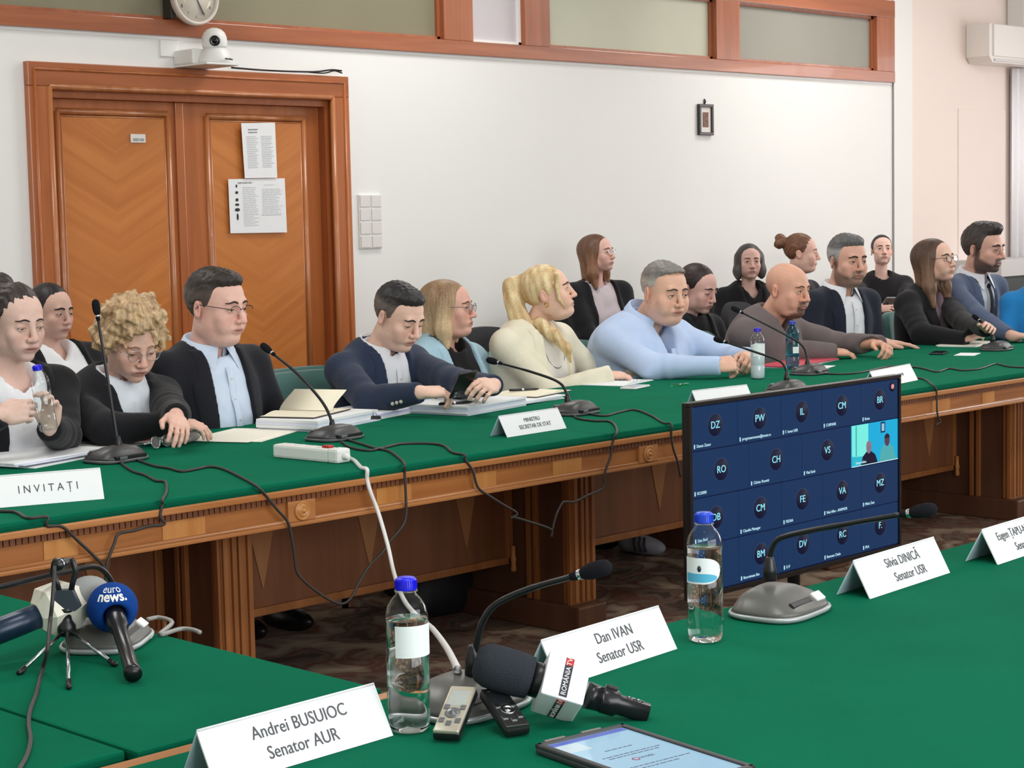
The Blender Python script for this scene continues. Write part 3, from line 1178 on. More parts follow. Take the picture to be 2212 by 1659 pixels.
def glasses(par, RH, s, m, half=False, rr=0.021, flat=0.78):
    g = MB()
    l = MB()
    for q in (-1, 1):
        ring = []
        for i in range(20):
            a = 2 * math.pi * i / 20
            xx = q * 0.033 + rr * math.cos(a) * 1.12
            zz = -0.003 + rr * flat * math.sin(a)
            ring.append((xx * s, (-0.107 + 0.11 * max(0, abs(xx) - 0.03)) * s, zz * s))
        if half:
            ring2 = ring[0:11]
            g.tube(ring2, 0.0011 * s, 6, RH)
        else:
            g.tube(ring, 0.0013 * s, 6, RH, closed=True)
        n = len(l.v)
        l.add(ring, [tuple(range(20))], RH)
        x0 = q * (0.033 + rr * 1.12)
        g.tube([(x0 * s, -0.104 * s, 0.002 * s), (q * 0.0735 * s, -0.085 * s, 0.004 * s), (q * 0.081 * s, 0.004 * s, 0.006 * s), (q * 0.081 * s, 0.022 * s, -0.012 * s)], 0.0013 * s, 6, RH)
    g.tube([(-0.0095 * s, -0.107 * s, 0.0 * s), (0, -0.1085 * s, 0.003 * s), (0.0095 * s, -0.107 * s, 0.0 * s)], 0.0012 * s, 6, RH)
    o = g.build('eyeglasses', m, par)
    l.build('lens', clear_plastic('spectacle_lens', (0.97, 0.98, 0.98), 0.12), o)
    return o


# ------------------------------------------------------------------ hands
POSES = {
    'flat': ((0.10, 0.15, 0.10), 0.25, 1.0),
    'relax': ((0.35, 0.45, 0.30), 0.5, 0.7),
    'curl': ((0.75, 0.85, 0.5), 0.7, 0.5),
    'hold': ((0.55, 0.75, 0.45), 0.8, 0.4),
    'pinch': ((0.6, 0.5, 0.3), 0.9, 0.4),
}


def hand(S, W, d, n, side, pose, s=1.0):
    """W wrist, d finger direction, n back-of-hand normal, side=+1/-1 thumb side along cross(n,d)"""
    d = unit(d)
    n = unit(np.asarray(n) - d * (np.asarray(n) @ d))
    t = np.cross(n, d) * side
    (b0, b1, b2), th, spread = POSES[pose]
    w = Fr(np.stack([d, t, n], 1), W)
    S.add(ell(w, (0.048 * s, 0, 0), (0.052 * s, 0.039 * s, 0.0155 * s)), 0.012 * s)
    S.add(cone(w, (-0.006 * s, 0, 0), (0.02 * s, 0, 0), 0.022 * s, 0.021 * s), 0.015 * s)
    S.add(ell(w, (0.035 * s, 0.022 * s, -0.008 * s), (0.03 * s, 0.016 * s, 0.014 * s)), 0.012 * s)
    L = (0.074, 0.083, 0.077, 0.060)
    R = (0.0088, 0.0092, 0.0086, 0.0076)
    for i in range(4):
        off = 0.030 - 0.0198 * i
        k = w.w((0.092 * s - 0.006 * s * abs(i - 1), off * s, 0.001 * s))
        S.add(cone(Fr(), w.w((0.03 * s, off * 0.7 * s, 0)), k, 0.013 * s, 0.0105 * s), 0.008 * s)
        ang = 0.0
        p = k
        sp = (0.10 - 0.07 * i) * spread
        for seg, (fl, b) in enumerate(zip((0.45, 0.31, 0.24), (b0, b1, b2))):
            ang += b * (1 + 0.08 * i)
            dirv = (d * math.cos(sp) + t * math.sin(sp)) * math.cos(ang) - n * math.sin(ang)
            q = p + dirv * L[i] * fl * s
            S.add(cone(Fr(), p, q, R[i] * s * (1 - 0.06 * seg), R[i] * s * (0.94 - 0.07 * seg)), 0.0035 * s)
            p = q
    p0 = w.w((0.022 * s, 0.030 * s, -0.006 * s))
    d1 = unit(d * 0.75 + t * (0.75 - 0.45 * th) - n * 0.55 * th)
    p1 = p0 + d1 * 0.040 * s
    d2 = unit(d * 0.95 + t * (0.25 - 0.5 * th) - n * 0.45 * th)
    p2 = p1 + d2 * 0.032 * s
    S.add(cone(Fr(), w.w((0.012 * s, 0.014 * s, -0.004 * s)), p0, 0.016 * s, 0.0135 * s), 0.008 * s)
    S.add(cone(Fr(), p0, p1, 0.0128 * s, 0.0105 * s), 0.006 * s)
    S.add(cone(Fr(), p1, p2, 0.0104 * s, 0.0085 * s), 0.004 * s)


def ik(Sh, W, l1, l2, hint):
    d = W - Sh
    L = np.linalg.norm(d)
    if L > (l1 + l2) * 0.995:
        k = L / ((l1 + l2) * 0.995)
        l1, l2 = l1 * k, l2 * k
    u = d / L
    a = (l1 ** 2 - l2 ** 2 + L ** 2) / (2 * L)
    h = math.sqrt(max(0, l1 ** 2 - a ** 2))
    v = np.asarray(hint, float)
    v = unit(v - u * (v @ u))
    return Sh + u * a + v * h
# ------------------------------------------------------------------ people
m_skin = mat('skin', rough=0.5, spec=0.35, vcol='Col', bump=(420, 0.10))
m_skin.node_tree.nodes['Principled BSDF'].inputs['Subsurface Weight'].default_value = 0.08
m_skin.node_tree.nodes['Principled BSDF'].inputs['Subsurface Radius'].default_value = (0.012, 0.005, 0.003)
m_hair = mat('hair', rough=0.48, spec=0.4, vcol='Col')
EYE_M = {'white': mat('eye_white', (226, 220, 214), 0.25), 'iris': mat('iris_brown', (70, 48, 34), 0.2), 'pupil': mat('pupil', (14, 12, 12), 0.1), 'lash': mat('lash', (40, 28, 24), 0.7)}


def cloth(name, rgb, rough=0.85, bump=(90, 0.12), noise=(14, 0.05), sheen=0.1):
    return mat(name, rgb, rough, spec=0.2, bump=bump, noise=noise, sheen=sheen)


def hair_mesh(style, s, sp):
    """hair in head space (face towards -y)"""
    o = Fr()
    big = style in ('bob', 'long', 'longback')
    g = (0.0042 if not big else 0.0048) * (1.3 if sp['head'][2] > 6.4 else 1.0)
    S = SDF(np.arange(-0.16, 0.16, g), np.arange(-0.16, 0.20, g), np.arange(-0.33 if big or style == 'ponytail' else -0.15, 0.19, g))
    T = lambda X, Y: np.arctan2(X, Y - 0.02)
    zl = None
    if style == 'short':
        v = sp.get('vol', 1.0)
        S.add(ell(o, (0, 0.020, 0.034), (0.0785 + 0.003 * v, 0.099, 0.086 + 0.006 * v)), 0.01)
        S.add(ell(o, (0, -0.035, 0.083 + 0.006 * v), (0.056, 0.05, 0.022 + 0.008 * v)), 0.02)
        if sp.get('quiff'):
            S.add(ell(o, (0.0, -0.058, 0.108), (0.046, 0.034, 0.024)), 0.02)
            S.add(ell(o, (0.0, 0.0, 0.112), (0.055, 0.06, 0.022)), 0.02)
        hl = sp.get('hairline', 0.070)
        zl = ([-0.12, -0.075, -0.055, -0.036, -0.029, -0.004, 0.002, 0.032, 0.038, 0.11], [hl, hl, hl - 0.008, 0.040, -0.014, -0.022, 0.018, 0.014, -0.035, -0.075])
        S.bump(lambda X, Y, Z: 0.0011 * np.sin(X * 330 + 2.2 * np.sin(Y * 60 + Z * 90)) + 0.0009 * np.sin(Y * 260 + X * 120))
    elif style == 'pulled':
        S.add(ell(o, (0, 0.0165, 0.0325), (0.0805, 0.0995, 0.0900)), 0.01)
        hl = sp.get('hairline', 0.066)
        zl = ([-0.12, -0.078, -0.058, -0.036, -0.022, 0.0, 0.008, 0.030, 0.04, 0.11], [hl, hl, hl - 0.012, 0.036, 0.004, -0.006, 0.016, 0.008, -0.045, -0.085])
        S.bump(lambda X, Y, Z: 0.0012 * np.sin(110 * np.arctan2(X, Z + 0.06) + 2 * np.sin(Y * 40)))
    elif style == 'curly':
        S.add(ell(o, (0, 0.015, 0.065), (0.104, 0.108, 0.090)), 0.02)
        S.add(ell(o, (0, -0.04, 0.105), (0.08, 0.06, 0.05)), 0.03)
        for q in (-1, 1):
            S.add(ell(o, (q * 0.088, 0.02, 0.015), (0.032, 0.055, 0.055)), 0.02)
        S.cut(ell(o, (0, -0.115, -0.008), (0.080, 0.064, 0.092)), 0.012)
        S.cut(ell(o, (0, -0.06, -0.07), (0.09, 0.08, 0.06)), 0.01)
        S.bump(lambda X, Y, Z: 0.026 * wnoise(X, Y, Z, 95, 9, 3) + 0.020 * wnoise(X, Y, Z, 190, 9, 4) + 0.007 * wnoise(X, Y, Z, 420, 9, 8))
    elif style in ('bob', 'long', 'longback'):
        bot = sp.get('hairbot', {'bob': -0.165, 'long': -0.22, 'longback': -0.25}[style])
        S.add(ell(o, (0, 0.022, 0.034), (0.086, 0.106, 0.090)), 0.01)
        w = sp.get('hairw', 1.0)
        for q in (-1, 1):
            S.add(cone(o, (q * 0.066, 0.010, 0.03), (q * 0.078 * w, 0.006, bot * 0.55), 0.034, 0.032), 0.03)
            S.add(cone(o, (q * 0.078 * w, 0.006, bot * 0.55), (q * 0.080 * w, -0.006, bot), 0.031, 0.018), 0.03)
        S.add(cone(o, (0, 0.065, 0.03), (0, 0.078, bot * 0.9), 0.065, 0.046), 0.04)
        S.cut(ell(o, (0, -0.110, -0.030), (0.064, 0.085, 0.100)), 0.010)
        S.cut(cone(o, (0, -0.06, -0.06), (0, -0.075, -0.33), 0.056, 0.062), 0.01)
        S.bump(lambda X, Y, Z: (0.0018 * np.sin(19 * T(X, Y) + 2.5 * np.sin(Z * 14) + X * 30) + 0.0004 * np.sin(57 * T(X, Y) + 3 * np.sin(Z * 17))) * np.clip((0.09 - Z) * 10, 0.15, 1))
        S.keep(lambda X, Y, Z: (bot + 0.012 * np.sin(14 * T(X, Y))) - Z + 0 * X, 0.01)
    elif style == 'ponytail':
        S.add(ell(o, (0, 0.020, 0.034), (0.082, 0.103, 0.092)), 0.01)
        zl = ([-0.12, -0.078, -0.056, -0.034, -0.02, 0.0, 0.008, 0.030, 0.04, 0.11], [0.070, 0.070, 0.052, 0.010, -0.020, -0.016, 0.016, 0.008, -0.06, -0.085])
    if zl is not None:
        S.keep(lambda X, Y, Z: (np.interp(Y, *zl) + 0.0012 * np.sin(X * 260) + 0.002 * np.sin(X * 90 + 1) - Z) * 0.75, 0.006)
    if style == 'ponytail':
        pts = [(0, 0.105, 0.075), (0, 0.150, 0.060), (-0.012, 0.160, 0.0), (-0.02, 0.148, -0.07), (-0.03, 0.115, -0.135), (-0.045, 0.07, -0.185)]
        rs = [0.028, 0.036, 0.042, 0.040, 0.032, 0.02]
        for a, b, ra, rb in zip(pts[:-1], pts[1:], rs[:-1], rs[1:]):
            S.add(cone(o, a, b, ra, rb), 0.02)
        # locks over the shoulder and along the cheek
        q = [(-0.06, 0.06, -0.12), (-0.085, 0.01, -0.185), (-0.082, -0.03, -0.25), (-0.075, -0.035, -0.31)]
        for a, b, ra, rb in zip(q[:-1], q[1:], (0.028, 0.026, 0.018), (0.026, 0.018, 0.006)):
            S.add(cone(o, a, b, ra, rb), 0.02)
        q = [(-0.058, -0.062, 0.062), (-0.074, -0.05, 0.01), (-0.076, -0.048, -0.04), (-0.066, -0.066, -0.085)]
        for a, b, ra, rb in zip(q[:-1], q[1:], (0.014, 0.010, 0.007), (0.010, 0.007, 0.003)):
            S.add(cone(o, a, b, ra, rb), 0.008)
        S.bump(lambda X, Y, Z: (0.0020 * np.sin(X * 165 + 1.5 * np.sin(Z * 9)) + 0.0012 * np.sin(Y * 210 + X * 90 + 2 * np.sin(Z * 8))) * ((Y > 0.07) | (Z < -0.1)) + 0.0005 * np.sin(Z * 170 + 3 * np.sin(Y * 25) + 40 * X) * (Y <= 0.10))
    for b in sp.get('bun', ()):
        S.add(ell(o, b[:3], (b[3], b[3], b[3] * 0.9)), 0.008)
    if sp.get('bun'):
        S.bump(lambda X, Y, Z: 0.0016 * np.sin(X * 170 + Z * 150 + 2 * np.sin(Y * 80)))
    me = S.mesh('hair', 1)
    v = verts_of(me)
    c = np.array(lin(sp['hair'])); c2 = np.array(lin(sp.get('hair2', sp['hair'])))
    th = np.arctan2(v[:, 0], v[:, 1] - 0.02)
    st = 0.5 + 0.5 * np.sin(th * 37 + 2.5 * np.sin(v[:, 2] * 22) + 3 * np.sin(v[:, 1] * 30))
    st2 = 0.5 + 0.5 * np.sin(th * 91 + v[:, 2] * 40 + 4 * np.sin(v[:, 0] * 45))
    k = np.clip(0.35 * st + 0.25 * st2 + 0.4 * (0.5 + 1.2 * wnoise(v[:, 0] * 2.2, v[:, 1] * 2.2, v[:, 2] * 0.6, 60, 8, 5)), 0, 1)
    if style == 'ponytail':
        k = np.clip(0.55 + 0.9 * wnoise(v[:, 0] * 2.5, v[:, 1] * 2.5, v[:, 2] * 0.5, 70, 8, 6) + 0.15 * (st - 0.5), 0, 1)
    if style in ('bob', 'long', 'longback'):
        k = np.clip(k * 0.5 + np.clip((0.06 - v[:, 2]) / 0.16, 0, 0.8), 0, 1)
    if 'sides' in sp:      # cropped, lighter sides below the longer top
        side = np.clip((0.062 - v[:, 2]) / 0.02, 0, 1)
        c = c[None] * (1 - side[:, None]) + np.array(lin(sp['sides']))[None] * side[:, None]
        c2 = c * 1.15
    col = c * (1 - k[:, None]) + c2 * k[:, None]
    col = col * (0.86 + 0.28 * rng.random(len(v)))[:, None]
    set_color(me, col)
    me.transform(Matrix.Scale(s, 4))
    return me


class Torso:
    def __init__(s, T, L, sp):
        s.T, s.L, s.sp = T, L, sp
        w, d, b = sp.get('w', 1.0), sp.get('d', 1.0), sp.get('belly', 0.0)
        s.sw = sp.get('sw', 0.175)
        s.ells = [((0, 0, 0.02), (0.17 * w, 0.13 * d, 0.15)), ((0, -0.012 - b * 0.5, 0.20), (0.152 * w, 0.112 * d + b, 0.20)), ((0, -0.004, L * 0.66), (0.166 * w, 0.106 * d + b * 0.3, 0.185)), ((0, 0.03, L * 0.74), (0.15 * w, 0.085 * d, 0.155))]
        if sp.get('fem'):
            for q in (-1, 1):
                s.ells.append(((q * 0.072, -0.080 * d, L * 0.60), (0.062, 0.05, 0.06)))

    def put(s, S, o, k=0.045, shoulders=True):
        for c, r in s.ells:
            S.add(ell(s.T, c, np.array(r) + o), k)
        if shoulders:
            L, sw = s.L, s.sw
            S.add(cone(s.T, (-sw, 0, L - 0.07), (sw, 0, L - 0.07), 0.044 + o, 0.044 + o), 0.03)
            for q in (-1, 1):
                S.add(cone(s.T, (q * 0.035, 0.018, L - 0.038), (q * sw * 0.86, 0.004, L - 0.064), 0.038 + o, 0.042 + o), 0.03)

    def front(s, x, z, o=0.0):
        best = 0.0
        for c, r in s.ells:
            q = 1 - ((z - c[2]) / (r[2] + o)) ** 2 - ((x - c[0]) / (r[0] + o)) ** 2
            if q > 0:
                best = min(best, c[1] - (r[1] + o) * math.sqrt(q))
        return best - 0.006


def person(sp):
    s = sp.get('hs', 1.0) * 0.985
    Hc = P(sp['head'][0], sp['head'][1], Y=sp['head'][2])
    by = sp.get('tyaw', 0.0)
    nk = np.array(sp.get('nk', (0, 0.045, -0.158))) * s
    Rb = rot_z(by)
    Nw = Hc + Rb @ nk
    lean = np.array([sp.get('leanx', 0.0), sp.get('lean', 0.07), 0])
    Hip = Nw + Rb @ lean
    Hip[2] = 0.54
    org = np.array([Hip[0], Hip[1], 0.0])
    loc = lambda p: Rb.T @ (np.asarray(p, float) - org)
    Hl, Nl, Pv = loc(Hc), loc(Nw), np.array([0, 0, 0.53])
    hy = sp.get('yaw', 0.0) - by
    HR = rot_z(hy) @ rot_x(sp.get('pitch', 0.0)) @ rot_y(sp.get('roll', 0.0))
    H = Fr(HR, Hl)
    a = unit(Nl - Pv)
    xx = unit(np.array([1.0, 0, 0]) - a * a[0])
    T = Fr(np.stack([xx, np.cross(a, xx), a], 1), Pv)
    L = float(np.linalg.norm(Nl - Pv))
    to = Torso(T, L, sp)
    # arms
    arms = []
    for q, key in ((-1, 'R'), (1, 'L')):
        sh = T.w((q * to.sw, -0.005, L - 0.075))
        A = sp.get(key)
        if A is None or A == 'lap':
            W = np.array([q * 0.10, -0.30, 0.615]); d = np.array([-q * 0.5, -0.85, -0.15]); n = np.array([0, -0.1, 1.0]); pose = 'relax'; hint = (q * 0.8, 0.5, -0.5)
        else:
            W = loc(A['W']); d = Rb.T @ np.asarray(A['d'], float); n = Rb.T @ np.asarray(A.get('n', (0, 0, 1)), float); pose = A.get('pose', 'relax')
            hint = A.get('hint', (q * 0.5, 0.5, -0.7))
        E = ik(sh, W, 0.285 * s, 0.25 * s, hint)
        if E[2] < 0.805 and (Rb @ E + org)[1] < FY1 + 0.05 and A not in (None, 'lap'):
            E[2] = 0.805
        arms.append((q, sh, E, W, d, n, pose))
    hs = s * (0.90 if sp.get('fem') else 1.0)
    # ---- body: head, neck, chest, arms and hands as one surface
    far = sp['head'][2] > 6.4
    hf = 0.0054 if far else 0.0037 if sp.get('hf', 0.0036) < 0.0033 else 0.0044
    fine = [[], [], []]
    hb = 0.125 * s
    pts = [Hl + np.array([dx, dy, dz]) for dx in (-hb, hb) for dy in (-hb, hb) for dz in (-0.15 * s, 0.13 * s)]
    for i in range(3):
        fine[i].append((Hl[i] - (hb if i < 2 else 0.145 * s), Hl[i] + (hb if i < 2 else 0.125 * s)))
    for q, sh, E, W, d, n, pose in arms:
        c = W + unit(d) * 0.085 * hs
        vis = sp.get('R' if q < 0 else 'L') not in (None, 'lap')
        for i in range(3):
            if vis:
                r = 0.115 * hs if i < 2 else 0.07 * hs
                fine[i].append((c[i] - r, c[i] + r))
        pts += [sh, E, W, W + unit(d) * 0.2 * hs, c - 0.1, c + 0.1]
    pts.append(Pv - 0.12); pts.append(Pv + 0.1)
    pts = np.array(pts)
    lo, hi = pts.min(0) - 0.06, pts.max(0) + 0.06
    S = SDF(*[axis(lo[i], hi[i], fine[i], hf, 0.026) for i in range(3)])
    S.add(cone(Fr(), Pv, T.w((0, 0, L * 0.6)), 0.10, 0.10), 0.02)
    S.add(ell(T, (0, 0.010, L - 0.100), (0.12, 0.068, 0.10)), 0.03)
    nr = (0.045 if sp.get('fem') else 0.053) * s * (1 + 0.45 * sp.get('fat', 0))
    S.add(cone(Fr(), H.w((0, 0.022 * s, -0.045 * s)), T.w((0, 0.012, L - 0.03)), nr, nr * 1.08), 0.018)
    for q, sh, E, W, d, n, pose in arms:
        S.add(cone(Fr(), sh, E, 0.042, 0.036), 0.03)
        S.add(cone(Fr(), E, W, 0.036, 0.024 * hs), 0.02)
        hand(S, W, d, n, -q, pose, hs)
    head_prims(S, H, s, sp)
    me = S.mesh('person')
    v = verts_of(me)
    set_color(me, skin_color(v, H, s, sp))
    body = mesh_obj('person', me, m_skin)
    body.location = org
    body.rotation_euler = (0, 0, by)
    tag(body, sp['label'], 'person', sp.get('group'))
    mats = dict(EYE_M)
    if 'iris' in sp:
        mats['iris'] = mat('iris_%d_%d_%d' % sp['iris'], sp['iris'], 0.2)
    mats['brow'] = mat('brow_%d_%d_%d' % sp.get('brow', (50, 36, 30)), sp.get('brow', (50, 36, 30)), 0.8)
    RH = face_extras(body, S, H, s, sp, mats)
    if 'hairstyle' in sp:
        hm = hair_mesh(sp['hairstyle'], s, sp)
        hm.transform(RH)
        mesh_obj('hair', hm, m_hair, body)
    if 'glasses' in sp:
        gl = sp['glasses']
        glasses(body, RH, s, gl[0], *gl[1:])
    # ---- clothes
    top, inner = sp.get('jacket'), sp['shirt']
    jo = 0.020 if top else 0.010
    if sp.get('thick'):
        jo += sp['thick']
    ofs = {}
    b1 = np.array([sp.get('sw', 0.175) + 0.16, 0.25 + sp.get('belly', 0), 0.1])
    cp = np.array([T.w((x, y, z)) for x in (-1, 1) for y in (-1, 1) for z in (0, 1)])
    allp = [Pv - (0.24, 0.20, 0.12), Pv + (0.24, 0.20, 0.1), T.w((-to.sw - 0.1, -0.2 - sp.get('belly', 0), L * 0.5)), T.w((to.sw + 0.1, 0.2, L + 0.08)), T.w((0, -0.25 - sp.get('belly', 0), 0.25))]
    for q, sh, E, W, d, n, pose in arms:
        allp += [sh - 0.1, sh + 0.1, E - 0.085, E + 0.085, W - 0.06, W + 0.06]
    allp = np.array(allp)
    lo, hi = allp.min(0) - 0.02, allp.max(0) + 0.02
    gs = 0.0105 if far else sp.get('gs', 0.0076)
    if not far:
        lo[2] = max(lo[2], 0.60)
    mk = lambda k=1.0: SDF(*[np.arange(lo[i], hi[i], gs * k) for i in range(3)])

    def sleeves(S, o, r=(0.046, 0.040, 0.021), end=0.0):
        for q, sh, E, W, d, n, pose in arms:
            u = unit(W - E)
            S.add(cone(Fr(), sh, E, r[0] + o, r[1] + o), 0.035)
            S.add(cone(Fr(), E, W + u * (end + 0.02), r[1] + o, r[2] + o), 0.02)
        for q, sh, E, W, d, n, pose in arms:
            u = unit(W - E)
            S.cut(cone(Fr(), W + u * (end + 0.030 + 0.075), W + u * (end + 0.20), 0.075, 0.085), 0.004)

    def folds(amp):
        ph = rng.random(6) * 6

        def f(X, Y, Z):
            r = 0
            w1 = wnoise(X, Y, Z * 0.6, 26, 7, 21 + int(ph[0] * 10))
            for q, sh, E, W, d, n, pose in arms:
                dd = np.sqrt((X - E[0]) ** 2 + (Y - E[1]) ** 2 + (Z - E[2]) ** 2)
                r = r + 1.0 * np.exp(-(dd / 0.11) ** 2) * np.sin(dd * 120 + 5 * w1 + ph[0]) * np.clip(0.5 + 1.5 * wnoise(X, Y, Z, 17, 5, 31 + q), 0, 1)
            r = r + 0.9 * w1 + 0.5 * wnoise(X * 1.0, Y, Z * 0.5, 60, 7, 41 + int(ph[1] * 10))
            return amp * r
        return f

    def neck_cut(S, rad, drop=0.0):
        S.cut(cone(T, (0, -0.004 - drop * 0.6, L - 0.012 - drop), (0, -0.03, L + 0.16), rad, rad + 0.03), 0.006)

    zb = sp.get('button', L * 0.32)
    wt, wb_ = sp.get('vtop', 0.062) + 0.010, sp.get('vbot', 0.02)
    vx = sp.get('vx', 0.0)

    def vee(X, Y, Z):
        x, y, z = T.loc(X, Y, Z)
        w = np.interp(z, [0, zb, L - 0.02, L + 0.05], [wb_ * 1.0 + sp.get('vopen', 0.0), wb_, wt, wt + 0.012])
        return np.maximum(np.abs(x - vx * np.clip((L - z) / L, 0, 1)) - w, y - 0.01)
    ex = sp.get('sleeve_end', -0.03)
    if top:
        S = mk()
        to.put(S, jo)
        neck_cut(S, nr * 1.08 + 0.020)
        S.keep(lambda X, Y, Z: -vee(X, Y, Z), 0.006)
        sleeves(S, jo, end=ex)
        S.bump(folds(0.0045))
        jk = mesh_obj('jacket', S.mesh('jacket', 7), top, body)
        # lapels and rear collar
        S = mk()
        to.put(S, jo + 0.006)
        lw = sp.get('lapel', 0.07)

        def lap(X, Y, Z):
            x, y, z = T.loc(X, Y, Z)
            v = vee(X, Y, Z)
            w = np.interp(z, [zb, zb + 0.12, L - 0.14, L - 0.10, L - 0.09, L - 0.02], [0.004, lw * 0.7, lw, lw, lw * 0.72, lw * 0.62])
            ax = np.abs(x - vx * np.clip((L - z) / L, 0, 1))
            wv = np.interp(z, [0, zb, L - 0.02, L + 0.05], [wb_, wb_, wt, wt + 0.012])
            return np.maximum(np.maximum(ax - wv - w, wv - ax), np.maximum(np.maximum(y - 0.0, zb - z), z - L - 0.01))
        S.keep(lap, 0.005)
        C = SDF(*S.ax)
        cr = nr * 1.08 + 0.018
        C.add(cone(T, (0, 0.006, L - 0.045), (0, 0.0, L + 0.015), cr + 0.024, cr + 0.012), 0.005)
        C.cut(cone(T, (0, 0.004, L - 0.075), (0, -0.002, L + 0.045), cr + 0.003, cr), 0.003)
        C.keep(lambda X, Y, Z: (lambda x, y, z: np.maximum(-0.035 - y, np.maximum(z - L - 0.006, L - 0.045 - z)))(*T.loc(X, Y, Z)), 0.004)
        S.v = np.minimum(S.v, C.v)
        if not sp.get('nolapel'):
            mesh_obj('lapel', S.mesh('lapel', 7), top, jk)
        for q, sh, E, W, d, n, pose in arms:      # sleeve buttons
            if sp.get('R' if q < 0 else 'L') in (None, 'lap') or not sp.get('cuffbuttons'):
                continue
            u = unit(W - E); side = np.array(Rb.T @ unit(EYE - Rb @ W - org)); side = unit(side - u * (side @ u))
            side = unit(side - np.array([0, 0, 0.6]))
            for k in range(3):
                c = W + u * (ex - 0.025 - 0.019 * k) + side * (0.047 + 0.003 * k)
                MB().sphere(tuple(c), 0.0075, 8, 6).build('cuff_button', mat('button_pale', (196, 190, 182), 0.4), jk)
    S = mk(1.25 if top else 1.0)
    to.put(S, 0.008 if top else jo)
    neck_cut(S, nr * 1.08 + 0.006, sp.get('neckline', 0.0))
    if sp.get('vneck'):
        S.keep(lambda X, Y, Z: (lambda x, y, z: -np.maximum(np.abs(x) - np.interp(z, [L - sp['vneck'], L], [0.0, 0.055]), y))(*T.loc(X, Y, Z)), 0.006)
    if not top:
        sleeves(S, jo, end=ex)
        S.bump(folds(sp.get('foldamp', 0.005)))
    else:
        S.bump(lambda X, Y, Z: 0.0025 * np.sin(X * 60 + 3 * np.sin(Z * 24)) * np.sin(Z * 40 + X * 30))
    sh_o = mesh_obj(sp.get('shirt_name', 'shirt'), S.mesh('shirt', 7), inner, body)
    MT = Matrix(((T.R[0, 0], T.R[0, 1], T.R[0, 2], T.t[0]), (T.R[1, 0], T.R[1, 1], T.R[1, 2], T.t[1]), (T.R[2, 0], T.R[2, 1], T.R[2, 2], T.t[2]), (0, 0, 0, 1)))
    if sp.get('collar'):
        gap = sp.get('collar_gap', 0.35)
        vs, fs = [], []
        n = 40
        k = sp.get('collar_r', 1.0) * (nr * 1.08 + 0.010) / 0.0545
        for i in range(n + 1):
            t = gap * 0.55 + (2 * math.pi - gap * 1.1) * i / n
            fr_ = (1 + math.cos(t)) / 2          # 1 at the front
            pt = math.exp(-((min(t, 2 * math.pi - t) - gap * 0.55) / 0.42) ** 2)
            dz = 0.010 if top else jo * 1.2 + 0.012
            zt = L + 0.042 - 0.030 * fr_ + dz
            zbm = L + 0.002 - 0.008 * fr_ - 0.062 * pt + dz
            for r, z in ((0.052, L - 0.02), (0.056, zt - 0.004), (0.0585, zt), (0.0625, zt - 0.004), (0.072 + 0.022 * pt, zbm)):
                tt = t if r < 0.07 else t + (1 if t < math.pi else -1) * 0.22 * pt
                vs.append((k * r * math.sin(tt), 0.010 - k * (r * 1.02) * math.cos(tt), z))
        for i in range(n):
            for j in range(4):
                q = i * 5 + j
                fs.append((q, q + 5, q + 6, q + 1))
        MB().add(vs, fs, MT, 0, True).build('collar', inner, sh_o)
    if sp.get('placket'):
        pk, bt = MB(), MB()
        zz = np.linspace(L - 0.05, 0.10, 14)
        off = 0.010 if top else jo + 0.002
        row = []
        for z in zz:
            for x in (-0.015, -0.012, 0.012, 0.015):
                xx_ = x + vx * max(0, (L - z) / L) * 0.6
                row.append((xx_, to.front(xx_, z, off) - (0.0005 if abs(x) > 0.013 else 0.004), z))
        fs = [(i * 4 + j, i * 4 + j + 1, i * 4 + j + 5, i * 4 + j + 4) for i in range(13) for j in range(3)]
        pk.add(row, fs, MT, 0, True)
        for z in np.linspace(L - 0.09, 0.12, 5):
            xx_ = vx * max(0, (L - z) / L) * 0.6
            MB().sphere((xx_, to.front(xx_, z, off) - 0.004, z), (0.0055, 0.002, 0.0055), 8, 6, MT).build('button', mat('button_white', (214, 214, 210), 0.4), sh_o)
        pk.build('placket', inner, sh_o)
    if sp.get('tie'):
        tb = MB()
        zz = np.linspace(L - 0.045, 0.10, 12)
        row = []
        for i, z in enumerate(zz):
            w = np.interp(i, [0, 1, 2, 11], [0.016, 0.014, 0.017, 0.036])
            for x in (-w, 0, w):
                row.append((x, to.front(0, z, 0.010) - (0.016 if x == 0 else 0.012), z))
        tb.add(row, [(i * 3 + j, i * 3 + j + 1, i * 3 + j + 4, i * 3 + j + 3) for i in range(11) for j in range(2)], MT, 0, True)
        tb.sphere((0, to.front(0, L - 0.05, 0.010) - 0.006, L - 0.04), (0.015, 0.011, 0.018), 12, 8, MT)
        tb.build('tie', sp['tie'], sh_o)
    if sp.get('cuff'):
        for q, sh, E, W, d, n, pose in arms:
            if sp.get('R' if q < 0 else 'L') in (None, 'lap'):
                continue
            u = unit(W - E)
            a0, a1 = W + u * (ex - 0.03), W + u * (ex + 0.022)
            MB().tube([tuple(a0), tuple(a1), tuple(a1 - u * 0.002)], [0.039 + 0.3 * (jo - 0.02), 0.037, 0.028], 16).build('cuff', sp['cuff'], body)
    # ---- trousers and shoes
    lo2, hi2 = np.array([-0.26, -0.62, 0.0]), np.array([0.26, 0.20, 0.70])
    S = SDF(*[np.arange(lo2[i], hi2[i], 0.022) for i in range(3)])
    S.add(ell(Fr(), (0, 0.0, 0.555), (0.175 * sp.get('w', 1), 0.14 * sp.get('d', 1), 0.10)), 0.03)
    fx = sp.get('feet', ((-0.10, -0.24), (0.10, -0.26)))
    if 'feet_w' in sp:
        fx = [tuple(loc(p)[:2]) if p is not None else f for p, f in zip(sp['feet_w'], fx)]
